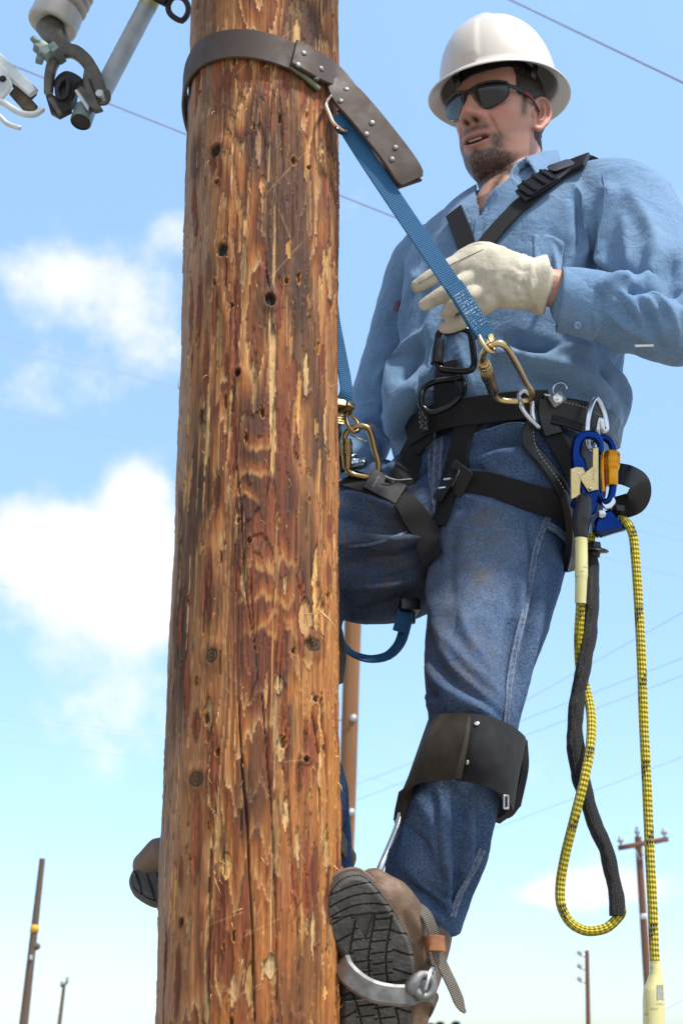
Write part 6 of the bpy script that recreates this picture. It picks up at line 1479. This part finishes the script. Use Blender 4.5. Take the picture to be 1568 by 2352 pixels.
C = rpts([(1372, 1008, OY), (1388, 1006, OY), (1402, 1018, OY), (1408, 1040, OY), (1408, 1090, OY), (1405, 1130, OY - .002), (1398, 1150, OY - .004), (1384, 1154, OY), (1374, 1140, OY + .004), (1372, 1080, OY + .008), (1366, 1030, OY + .006)], 80)
part('hook_body', tube(C, .0058, 14), M_BLUE, ob)
f = lambda y, dy=0: W(1404, y, OY - .002)
part('gate_sleeve', tube(np.array([f(1038), f(1041), f(1072), f(1077), f(1082), f(1083), f(1113), f(1116)]), np.array([.0108, .0122, .0122, .0112, .0098, .0098, .0092, .0080]), 28), M_ORANGE, ob)
mb = MB()
for k in range(26):
    th = k / 26 * 6.283; o = np.array([math.cos(th) * .0122, math.sin(th) * .0122, 0]); mb.add(tube(np.array([f(1044) + o, f(1070) + o]), .0005, 4))
mb.build('knurl', M_ORANGE, ob)
part('gate_spring', tube(np.array([W(1383, 1040, OY), W(1382, 1090, OY), W(1384, 1126, OY)]), .0045, 12), M_ORANGE, ob)
grab = thing('rope_grab', 'blue rope grab block where the yellow rope bends down', 'rope grab', W(1400, 1200, 2.27))
pxplate([(1364, 1196), (1378, 1178), (1400, 1172), (1414, 1186), (1432, 1208), (1436, 1218), (1410, 1224), (1372, 1234), (1360, 1220)], 2.285, .022, 'cam_body', M_BLUE, grab, .004)
pxplate([(1366, 1222), (1420, 1212), (1434, 1218), (1380, 1234)], 2.268, .014, 'lower_shell', simple('dark_blue', (.008, .018, .06), .3, .6), grab)
part('pivot_bolt', lathe([(.0065, 0), (.0065, .004), (.004, .006), (.0001, .0064)], 18, z=(0, -1, -.1), o=W(1380, 1181, 2.27), caps=False), M_STEEL, grab)
pxplate([(1378, 1150), (1388, 1158), (1398, 1154), (1406, 1142), (1412, 1152), (1406, 1166), (1392, 1170), (1382, 1162)], 2.268, .006, 'cam_lever', M_STEEL, grab, n=40)
part('spring_clip', box(.013, .010, .016, W(1420, 1172, 2.272), frame_from(np.array([.2, -1, .2])), .2), M_BLACKPLA, grab)

# ================================================================ pole climbers on the legs
M_SUEDE = simple('worn_dark_suede', (.030, .024, .016), .9, 0, .45, 24, .5, 300, bdist=.001); M_FELT = simple('black_felt', (.010, .010, .011), .95, 0, .3, 60, .5, 500, bdist=.001)
def pads(rows, th, name, mat, parent): return part(name, sheet(rows, th), mat, parent)
cl = thing('pole_climber', 'steel pole climber with black leg pad strapped to the near leg', 'pole climber', W(960, 2260, 2.2))
cols = [((988, 1656), (908, 1885), 2.30), ((1012, 1644), (944, 1804), 2.205), ((1058, 1641), (1046, 1790), 2.160), ((1110, 1647), (1100, 1800), 2.150), ((1160, 1664), (1146, 1822), 2.172), ((1196, 1690), (1170, 1862), 2.23), ((1200, 1712), (1140, 1890), 2.33)]
def padrow(ci): (a, b, Y) = cols[ci]; return [W(a[0] + (b[0] - a[0]) * f, a[1] + (b[1] - a[1]) * f, Y + (.012 if f in (0, 1) else .0)) for f in (0, .33, .66, 1)]
right_pad = pads([padrow(i) for i in (2, 3, 4, 5, 6)], .010, 'leg_pad', M_FELT, cl)
cols_b = [(a, b, Y - .0085) for a, b, Y in cols]; cols = cols_b; cols[0] = (cols[0][0], cols[0][1], 2.30)
lp_ = pads([padrow(0), padrow(1), padrow(2), [W(x, y, Y - .002) for x, y, Y in [(1078, 1646, 2.152), (1072, 1692, 2.142), (1062, 1742, 2.140), (1052, 1788, 2.148)]]], .008, 'pad_flap', M_SUEDE, cl)
for px, py in ((1094, 1663), (1072, 1751)):
    h = hit([Surf(*[np.array([list(v.co) for v in right_pad.data.vertices]) + np.array(parent_world(cl)), [tuple(p.vertices) for p in right_pad.data.polygons]])], px, py, 0)
    if h: part('rivet', rivet(h[0], h[1], .0040, .003), M_STEEL, right_pad)
# back of the cuff, and its buckle
part('pad_back', sheet([[W(1203, 1700, 2.28), W(1206, 1760, 2.28), W(1188, 1850, 2.29)], [W(1180, 1710, 2.36), W(1175, 1790, 2.37), W(1150, 1880, 2.37)], [W(1090, 1700, 2.40), W(1060, 1790, 2.41), W(1030, 1870, 2.41)], [W(985, 1680, 2.34), W(940, 1800, 2.35), W(912, 1880, 2.35)]], .010), M_FELT, cl)
part('pad_buckle', ringplate(crom(rect(.0045, .010), 40, closed=True), crom(np.array(rect(.0022, .0075)), 40, closed=True), .003, W(1161, 1842, 2.178), frame_from(np.array([.5, -1, -.2]))), M_STEEL, cl)
part('pad_tongue', sheet([[W(920, 1820, 2.262), W(908, 1880, 2.27), W(914, 1900, 2.275)], [W(945, 1800, 2.24), W(932, 1870, 2.255), (W(922, 1900, 2.262))]], .008), M_SUEDE, cl)
sh = crom(np.array([W(920, 1870, 2.262), W(911, 1903, 2.25), W(893, 1948, 2.235), W(872, 1996, 2.22), W(840, 2080, 2.225), (W(806, 2180, 2.215))]), 40)
part('shank', tube(sh, np.full((40, 2), (.0050)), 14), M_STEEL, cl)

# ---- boots
M_SOLE = simple('black_rubber', (.066, .060, .053), .75, 0, .35, 30, .4, 200)
def bootleather(nm, a, b):
    t = NT(nm); c = t.coord(); n = t.noise(c, 18, 6, .65); t.set(Base_Color=t.mix(t.rng(n, .3, .75), a, b), Roughness=t.rng(t.noise(c, 50, 4), .3, .7, .5, .72)); t.bump(t.math('ADD', t.noise(c, 60, 5, .6, .4), t.math('MULTIPLY', t.voro(c, 380), .3)), .45, .0022); return t.m
M_BOOT = bootleather('brown_boot_leather', (.085, .048, .028), (.20, .125, .075))
def sole(poly, name, parent, th, frame, o, lugs):
    """tread side faces along frame z; outline in the frame's x,y"""
    poly = crom(np.asarray(poly, float)[:, :2], 150, closed=True); x0, y0 = poly.min(0); x1, y1 = poly.max(0); st = .0011
    X, Y = np.meshgrid(np.arange(x0, x1, st), np.arange(y0, y1, st), indexing='ij'); ins = inpoly(np.stack([X.ravel(), Y.ravel()], 1), poly).reshape(X.shape)
    d = np.full(X.shape, 1.0)
    for i in range(150): a, b = poly[i], poly[(i + 1) % 150]; d = np.minimum(d, np.hypot(X - a[0], Y - a[1]))
    h = lugs(X, Y, (X - x0) / (x1 - x0), (Y - y0) / (y1 - y0), d); h = h - .006 * sstep(.006, 0, d)
    nx, ny = X.shape; idx = -np.ones(X.shape, int); sel = np.argwhere(ins); idx[ins] = np.arange(len(sel))
    V = np.stack([X[ins], Y[ins], h[ins]], 1); f = []
    for i in range(nx - 1):
        for j in range(ny - 1):
            q = (idx[i, j], idx[i + 1, j], idx[i + 1, j + 1], idx[i, j + 1])
            if min(q) >= 0: f.append(q)
    mb = MB(); mb.add((V @ frame + o, f, None))
    c = poly.mean(0); rows = [np.concatenate([c + (poly - c) * k, np.full((150, 1), z)], 1) for k, z in ((1.0, -.0065), (1.02, -.010), (1.025, -th * .6), (1.01, -th), (.6, -th))]
    w = grid_faces(5, 150); w.append(tuple(4 * 150 + j for j in range(150)))
    mb.add((np.concatenate(rows) @ frame + o, w, None)); return mb.build(name, M_SOLE, parent, sharp=35)
def nearest_plane(P): c = P.mean(0); u, s_, vt = np.linalg.svd(P - c); return c, vt[2]
# near boot: its sole, toe up, turned to the camera
boot = empty('boot', W(900, 2250, 2.2)); boot.parent = person; boot.location = Vector(W(900, 2250, 2.2)) - person.location
def SYb(x, y): return 2.085 + (y - 1990) / 380 * .075 + (x - 850) / 160 * .020
out = [(826, 2012), (790, 2020), (762, 2050), (747, 2092), (752, 2134), (766, 2172), (784, 2198), (790, 2240), (786, 2300), (784, 2360), (792, 2420), (824, 2450), (880, 2452), (926, 2430), (944, 2370), (948, 2300), (954, 2240), (952, 2200), (942, 2160), (924, 2126), (900, 2086), (868, 2044), (846, 2022)]
O3 = np.array([W(x, y, SYb(x, y)) for x, y in out]); oc, on = nearest_plane(O3); on = on if on[1] < 0 else -on
ud = W(850, 2010, SYb(850, 2010)) - W(870, 2420, SYb(870, 2420)); FM = frame_from(on, np.cross(ud, on)); OL = (O3 - oc) @ FM.T
if (FM[1] @ ud) < 0: print('flip')
def lugs(X, Y, u, v, d):
    h = np.zeros_like(X); dk = lambda m: np.where(m, -.0042, 0)
    w = .0016
    toe = v > .80
    k1 = (v * .30 * 1.0) + .10 * (u - .45) ** 2                     # curved cross bars
    bar = np.abs(((k1 / .0155) % 1) - .5) < .07
    mid = (u > .30) & (u < .74)
    colg = np.zeros_like(bar)
    for cx in (.30, .52, .72): colg |= np.abs(u - cx - .06 * np.sin(v * 9)) * (X.max() - X.min()) < w * .7
    sh_ = np.abs((((v + .035 * (np.floor(u * 4) % 2)) * .30 / .0170) % 1) - .5) < .075
    side = np.abs((((v * .30 + .06 * np.abs(u - .5)) / .030) % 1) - .5) < .05
    m = np.where(toe, bar, np.where(mid, sh_ | colg, side | colg))
    m |= (np.abs(v - .80 + .06 * (u - .4) ** 2) < .006)
    arch = (v > .36) & (v < .44)
    h = dk(m) - .006 * arch
    tri = (np.abs(u - .44) < (v - .665) * .9) & (v < .79) & (v > .665); h = np.where(tri, -.004, h)
    return h + .0005 * fbm(np.stack([X * 300, Y * 300, X * 0], -1).reshape(-1, 3), 3, 4).reshape(X.shape)
sole(OL, 'sole', boot, .022, FM, oc, lugs)
bt_ = [limb([(856, 2020, 2.135, 34, 1.0), (868, 2046, 2.14, 62, .8), (880, 2090, 2.155, 86, .72), (896, 2150, 2.185, 92, .8), (908, 2215, 2.22, 88, .85), (908, 2290, 2.245, 82, .9), (900, 2370, 2.25, 76, .9), (884, 2430, 2.245, 62, .9)], VIEW, n=40)]
bt_.append(limb([(912, 2320, 2.25, 74, .95), (940, 2240, 2.275, 72, .9), (962, 2170, 2.30, 72, .9), (975, 2100, 2.31, 70, .9)], VIEW, n=36))
uv_, uf_ = remesh(bt_, .0040, 8, .5); Nb = vnormals(uv_, uf_); sb = Surf(uv_, uf_)
for px, a, w in [([(925, 2100), (940, 2130), (952, 2160)], -.003, .006), ([(940, 2090), (955, 2120), (965, 2150)], .003, .006), ([(950, 2180), (965, 2230), (970, 2280)], -.003, .005), ([(960, 2180), (978, 2230), (980, 2290)], .003, .005)]:
    uv_ = fold(uv_, Nb, sb, px, a, w)
uv_ = uv_ + Nb * (.0016 * fbm(uv_ * 40, 3, 71))[:, None]
mkobj('upper', (uv_, uf_), M_BOOT, boot)
C = crom(OL[:, :2], 120, closed=True); cc = C.mean(0); wl = np.concatenate([cc + (C - cc) * 1.02, np.full((120, 1), -.024)], 1) @ FM + oc
part('welt', tube(wl, .0035, 8, closed=True), simple('welt_brown', (.16, .11, .075), .8), boot)
# aluminium stirrup under the arch
sc_ = crom(np.array([W(800, 2150, 2.225), W(786, 2185, 2.17), W(784, 2206, 2.128), W(798, 2236, 2.108), W(842, 2270, 2.108), W(896, 2285, 2.116), W(946, 2284, 2.128), W(972, 2270, 2.145), W(985, 2262, 2.175)]), 70)
st_r = part('stirrup', band(sc_, nrm(sc_ - W(880, 2240, 2.24)) * [1, 1, .35], np.interp(np.linspace(0, 1, 70), [0, .2, .5, .85, 1], [.024, .028, .028, .027, .020]), .008, round_=.45), M_ALU, cl)
part('stirrup_eye', tube(crom(np.array([W(962, 2246, 2.125), W(978, 2240, 2.125), W(992, 2256, 2.128), W(990, 2278, 2.128), W(976, 2290, 2.126), W(960, 2282, 2.124), (W(954, 2264, 2.124))]), 48, closed=True), np.full((48, 2), (.0062)), 12, closed=True), M_ALU, cl)
part('stirrup_spur', tube(np.array([W(944, 2270, 2.125), W(956, 2250, 2.123), W(968, 2238, 2.123), (W(974, 2236, 2.125))]), np.array([.011, .009, .006, .004]), 12, dome=True), M_ALU, cl)
part('wire_link', tube(crom(np.array([W(976, 2272, 2.118), W(982, 2250, 2.118), W(990, 2225, 2.13), W(996, 2232, 2.15), (W(992, 2262, 2.16))]), 30), .0028, 8), M_STEEL, cl)
M_GWEB = web('grey_webbing', (.075, .066, .052), (.20, .175, .14), 380)
ps3 = lambda L: crom(np.array([W(*q) for q in L]), step=.006)
q = ps3([(944, 2084, 2.165), (956, 2084, 2.155), (974, 2096, 2.148), (988, 2122, 2.15), (998, 2160, 2.16), (1004, 2190, 2.165), (1022, 2230, 2.168), (1042, 2272, 2.17), (1060, 2316, 2.172), (1068, 2326, 2.173)]); wd = np.full(len(q), .0155); wd[-4:] = [.0155, .013, .009, .004]
part('ankle_strap', band(q, [.35, -1, .15], wd, .003), M_GWEB, cl)
q = ps3([(956, 2112, 2.175), (968, 2150, 2.185), (984, 2190, 2.19), (994, 2225, 2.185), (990, 2262, 2.18)]); part('ankle_strap', band(q, [.5, -1, .1], .013, .003), M_GWEB, cl)
q = ps3([(965, 2098, 2.165), (978, 2135, 2.172), (990, 2180, 2.178), (998, 2215, 2.18)]); part('ankle_strap', band(q, [.5, -1, .1], .012, .003), M_GWEB, cl)
part('strap_keeper', band(ps3([(976, 2170, 2.162), (988, 2166, 2.151), (1004, 2166, 2.150), (1019, 2168, 2.160)]), [.2, -1, .1], .021, .004), simple('tan_leather', (.26, .10, .035), .5, 0, .3, 50), cl)
part('strap_buckle', tube(crom(np.array([W(940, 2074, 2.158), W(950, 2080, 2.154), W(958, 2100, 2.156), W(954, 2114, 2.16), (W(944, 2096, 2.162))]), 30, closed=True), .0022, 8, closed=True), M_STEEL, cl)
part('heel_strap', band(ps3([(988, 2285, 2.15), (1000, 2300, 2.19), (985, 2330, 2.27), (960, 2340, 2.32)]), [.6, -.8, -.1], .018, .003), M_GWEB, cl)

# ---- far boot, behind the pole
fb = empty('boot'); fb.parent = person; fb.location = Vector(W(330, 2010, 2.40)) - person.location
fu = [limb([(332, 1992, 2.385, 34, 1.0), (350, 1980, 2.39, 50, .85), (400, 1976, 2.395, 58, .8), (520, 1960, 2.41, 66, .75), (640, 1945, 2.42, 72, .7), (740, 1955, 2.425, 60, .8), (785, 1985, 2.43, 44, .8)], VIEW, n=32)]
fu.append(limb([(740, 1980, 2.425, 52, .9), (750, 1920, 2.43, 56, .9), (745, 1850, 2.43, 54, .9)], VIEW, n=28))
fv, ff = remesh(fu, .0045, 8, .5); mkobj('upper', (fv, ff), M_BOOT, fb)
out = [(360, 1956), (330, 1966), (310, 1990), (302, 2010), (308, 2034), (330, 2052), (356, 2064), (420, 2066), (520, 2055), (620, 2040), (720, 2045), (780, 2040), (792, 2015), (780, 1995), (640, 1990), (500, 1985)]
O3 = np.array([W(x, y, 2.345 + (2060 - y) * .0004 + .02 * (x - 330) / 450) for x, y in out]); oc, on = nearest_plane(O3); on = on if on[1] < 0 else -on
FM2 = frame_from(on, np.array([1., 0, 0])); OL2 = (O3 - oc) @ FM2.T
def lugs2(X, Y, u, v, d): return np.where(np.abs((((u + .10 * v) * .32 / .016) % 1) - .5) < .09, -.0045, 0) + .0005 * fbm(np.stack([X * 300, Y * 300, X * 0], -1).reshape(-1, 3), 3, 4).reshape(X.shape)
sole(OL2, 'sole', fb, .022, FM2, oc, lugs2)
# its climber: pad edge and ankle strap show at the pole's right side
c2 = thing('pole_climber', 'pole climber on the far leg, mostly hidden behind the climbed pole', 'pole climber', W(760, 2000, 2.42))
part('leg_pad', sheet([[W(640, 1425, 2.36), W(640, 1500, 2.35), W(642, 1590, 2.36)], [W(715, 1420, 2.325), W(718, 1500, 2.32), W(720, 1585, 2.33)], [W(770, 1425, 2.37), W(782, 1500, 2.365), W(776, 1570, 2.375)], [W(774, 1440, 2.45), W(784, 1500, 2.45), W(778, 1560, 2.45)]], .010), M_SUEDE, c2)
part('shank', tube(crom(np.array([W(752, 1570, 2.40), W(748, 1700, 2.385), W(750, 1850, 2.37), W(762, 1985, 2.36), W(760, 2060, 2.36)]), 40), .005, 10), M_STEEL, c2)
part('ankle_strap', band(crom(np.array([W(700, 1890, 2.37), W(755, 1908, 2.36), W(780, 1928, 2.37), W(793, 1950, 2.395), W(800, 1975, 2.44)]), 24), nrm(np.array([[0, -1, .2], [.2, -1, .2], [.5, -.9, .2], [.8, -.6, .2], [1, -.2, .2]]))[np.linspace(0, 4, 24).astype(int)], .024, .003), M_GWEB, c2)
part('stirrup', band(crom(np.array([W(760, 1990, 2.36), W(780, 2020, 2.345), W(770, 2058, 2.335), W(720, 2066, 2.335)]), 24), [.3, -1, -.3], .024, .006), M_ALU, c2)

# ================================================================ fuse cutouts on their arm at the upper left
ARMZ = W(300, -190, 2.2)[2]
t = NT('crossarm_wood'); c = t.coord(); f = t.noise(t.map(c, (.05, 1, 1)), 60, 5); t.set(Base_Color=t.mix(f, (.10, .055, .03), (.26, .16, .09)), Roughness=.85); t.bump(f, .4, .003)
xa = thing('crossarm', 'wooden crossarm on the climbed pole above the picture', 'crossarm', (PX, 2.0, ARMZ + .06))
part('beam', box(1.55, .09, .115, (-.62, 1.985, ARMZ + .06), None, .08), t.m, xa); part('through_bolt', tube(np.array([[PX, 1.92, ARMZ + .06], [PX, 2.30, ARMZ + .06]]), .010, 10), M_GALV, xa)
CY = 2.35
M_PORC = simple('porcelain_grey', (.44, .43, .40), .28, 0, .12, 14); M_CAST = simple('cast_bronze', (.125, .115, .095), .48, .45, .3, 40, .35, 160); M_CASTD = simple('dark_cast', (.022, .020, .019), .55, .3, .3, 40); M_VERD = simple('green_clamp', (.20, .25, .23), .5, .5, .25, 60)
M_PALEG = simple('galvanised_pale', (.56, .60, .60), .42, .35, .12, 30)
t = NT('fuse_tube_grey'); c = t.coord(); z = t.sep(c)[2]
t.set(Base_Color=t.mix(t.rng(t.noise(c, 30, 5), .35, .75), (.42, .46, .49), (.30, .34, .36)), Roughness=.4); M_TUBE = t.m
fc = thing('fuse_cutout', 'grey porcelain fuse cutout with a bronze hinge, hanging at the top left', 'fuse cutout', W(150, 60, CY))
a0, a1 = W(118, 62, CY), W(250, -200, CY + .02); ax = nrm(a1 - a0); Ln = np.linalg.norm(a1 - a0); u = 1 / ppm(40, CY)
prof = [(.016, .012), (.026, .006), (46 * u, 1 * u), (54 * u, 0), (57.5 * u, 3 * u), (58.5 * u, 9 * u), (58 * u, 36 * u), (57 * u, 46 * u), (52 * u, 51 * u), (46 * u, 53 * u)]
h = 60 * u
while h < Ln:
    prof += [(45 * u, h), (58 * u, h + 5 * u), (59.5 * u, h + 9 * u), (58 * u, h + 12 * u), (45 * u, h + 16 * u)]; h += 21 * u
ins_ = part('insulator', lathe(prof, 56, z=ax, o=a0), M_PORC, fc, sharp=28)
part('mount_bracket', tube(np.array([a1 - ax * .06, a1 + [0, -.02, .06], [a1[0] + .03, 2.02, ARMZ + .04]]), .014, 10), M_GALV, fc)
def pl(poly, Y, th, name, mat, parent, n=None, bev=.003, tilt=(0, -1, .1)): return pxplate(poly, Y, th, name, mat, parent, bev, tilt, n)
part('shank_casting', tube(np.array([W(112, 58, CY + .0), W(125, 80, CY - .01), W(140, 105, CY - .012), W(150, 122, CY - .012)]), np.array([[.024, .02], [.022, .018], [.018, .015], [.018, .014]]), 14, ref=VIEW), M_CAST, fc)
bk = part('hinge_bracket', tube(crom(np.array([W(112, 215, CY - .01), W(114, 180, CY - .015), W(122, 148, CY - .018), W(142, 122, CY - .018), W(168, 118, CY - .018), W(195, 136, CY - .018), W(214, 165, CY - .018), W(226, 195, CY - .018), W(232, 222, CY - .016)]), 60), np.stack([np.interp(np.linspace(0, 1, 60), [0, .3, .5, .7, 1], [.0075, .0105, .0125, .0115, .0130]), np.full(60, .010)], 1), 14, ref=VIEW, power=3), M_CAST, fc)
pl([(195, 150), (212, 165), (232, 205), (238, 228), (222, 248), (196, 215), (190, 185)], CY - .022, .012, 'hinge_cheek', M_CAST, fc)
part('cheek_rib', tube(np.array([W(206, 182, CY - .032), W(224, 228, CY - .032)]), .0022, 6), M_CASTD, bk)
part('pivot_hook', tube(crom(np.array([W(232, 212, CY - .026), W(246, 210, CY - .026), (W(250, 224, CY - .026)), W(244, 236, CY - .026), W(230, 238, CY - .024)]), 24), .0042, 10, dome=True), M_CAST, fc)
part('pivot_pin', lathe([(.007, 0), (.007, .010), (.004, .012), (.0001, .0122)], 16, z=(0, -1, 0), o=W(231, 221, CY - .025), caps=False), M_PALEG, fc)
pl([(106, 222), (118, 216), (164, 246), (166, 258), (138, 274), (118, 262)], CY - .018, .014, 'lower_arm', M_CASTD, fc); pl([(110, 226), (122, 222), (146, 262), (136, 268)], CY - .030, .006, 'contact_plate', M_CAST, fc)
pl([(126, 200), (136, 180), (152, 170), (166, 172), (186, 184), (194, 196), (180, 206), (172, 240), (150, 256), (138, 240)], CY - .005, .028, 'hinge_block', M_CASTD, fc, n=50)
part('hinge_ring', tube(crom(np.array([W(132, 210, CY - .024), W(140, 188, CY - .026), W(154, 180, CY - .026), W(158, 200, CY - .026), W(152, 222, CY - .024), (W(140, 228, CY - .024))]), 40, closed=True), .0048, 10, closed=True), M_CASTD, fc)
pl([(172, 208), (190, 196), (228, 240), (238, 256), (222, 262), (204, 250)], CY - .026, .010, 'toggle_cheek', M_CAST, fc); pl([(172, 208), (180, 206), (206, 246), (202, 256)], CY - .034, .008, 'toggle_edge', M_PALEG, fc)
q0, q1 = W(186, 280, CY - .02), W(198, 248, CY - .01); part('tube_ferrule', tube(np.array([q0, q0 + (q1 - q0) * .9, q1]), np.array([.0185, .0185, .015]), 24), M_VERD, fc); part('ferrule_bore', lathe([(.0001, 0), (.0165, 0), (.0165, .002)], 20, z=nrm(q0 - q1), o=q0 + nrm(q0 - q1) * .0002, caps=False), M_CASTD, fc)
t0, t1 = W(228, 225, CY + .01), W(430, -160, CY + .03); tv = t1 - t0
tb = part('fuse_tube', tube(np.array([t0, t0 + tv * .5, t1]), 22 / ppm(100, CY), 28), M_TUBE, fc)
part('tube_band', tube(np.array([t0 + tv * .52, t0 + tv * .60]), 22.6 / ppm(60, CY), 28), simple('band_yellowish', (.47, .45, .22), .6, 0, .3, 90), tb)
pr = W(372, -20, CY + .01); part('pull_ring', [tube(crom(np.array([W(388, 8, CY), W(400, -6, CY), W(420, -4, CY), W(432, 14, CY), W(430, 34, CY), W(418, 47, CY), W(400, 40, CY), W(388, 26, CY)]), 48, closed=True), .0052, 10, closed=True), tube(np.array([W(384, 4, CY), W(372, -2, CY), W(352, -14, CY + .01), W(345, -30, CY + .012)]), .010, 10), tube(np.array([W(418, 44, CY), W(418, 52, CY)]), .004, 8)], M_CASTD, fc)
part('wire_clamp', [box(.026, .022, .018, W(98, 112, CY - .02), frame_from(np.array([.4, -1, .2]), np.array([.8, 0, -.5])), .25), box(.022, .03, .014, W(112, 124, CY - .024), frame_from(np.array([.2, -1, .2]), np.array([.7, 0, .6])), .25), box(.014, .024, .034, W(132, 122, CY - .03), frame_from(np.array([-.3, -1, .2]), np.array([.8, 0, .5])), .25), lathe([(.007, 0), (.0075, .006), (.0055, .008), (.0055, .016), (.0045, .018)], 12, z=nrm(np.array([-.6, -.3, .6])), o=W(90, 104, CY - .024)), box(.014, .014, .014, W(92, 136, CY - .02), frame_from(np.array([.4, -1, .2])), .3)], M_VERD, fc)
# the neighbouring cutout, cut by the picture's edge
f2 = thing('fuse_cutout', 'pale galvanised cutout bracket with hook arms, cut by the left edge', 'fuse cutout', W(20, 180, CY))
pl([(-60, 60), (0, 120), (90, 212), (70, 228), (0, 165), (-60, 110)], CY - .01, .010, 'channel_side', M_PALEG, f2); pl([(20, 190), (30, 175), (86, 214), (72, 232), (60, 224)], CY + .004, .012, 'channel_inner', M_CASTD, f2); pl([(-60, 110), (0, 140), (14, 155), (30, 196), (26, 212), (6, 236), (-60, 250)], CY - .018, .006, 'side_plate', M_PALEG, f2)
pl([(22, 216), (36, 196), (60, 214), (88, 246), (78, 262), (56, 256)], CY - .006, .010, 'rusty_tongue', simple('rusty_plate', (.10, .075, .045), .7, .3, .5, 40), f2)
part('hook_arm', tube(crom(np.array([W(-30, 226, CY - .02), W(8, 236, CY - .022), W(30, 250, CY - .022), W(56, 262, CY - .022), W(82, 262, CY - .022), W(97, 252, CY - .022)]), 30), .0058, 10, dome=True), M_PALEG, f2)
part('hook_arm', tube(crom(np.array([W(-30, 245, CY - .02), W(-4, 264, CY - .022), W(18, 284, CY - .022), W(45, 294, CY - .022)]), 24), .0046, 10, dome=True), M_PALEG, f2)
part('hanger_bar', box(.04, .012, W(0, -100, CY)[2] * 0 + .42, W(-75, -40, CY), None, .1), M_PALEG, f2)
part('bolt', rivet(W(7, 181, CY - .022), np.array([0, -1, 0]), .006, .004), M_CASTD, f2)
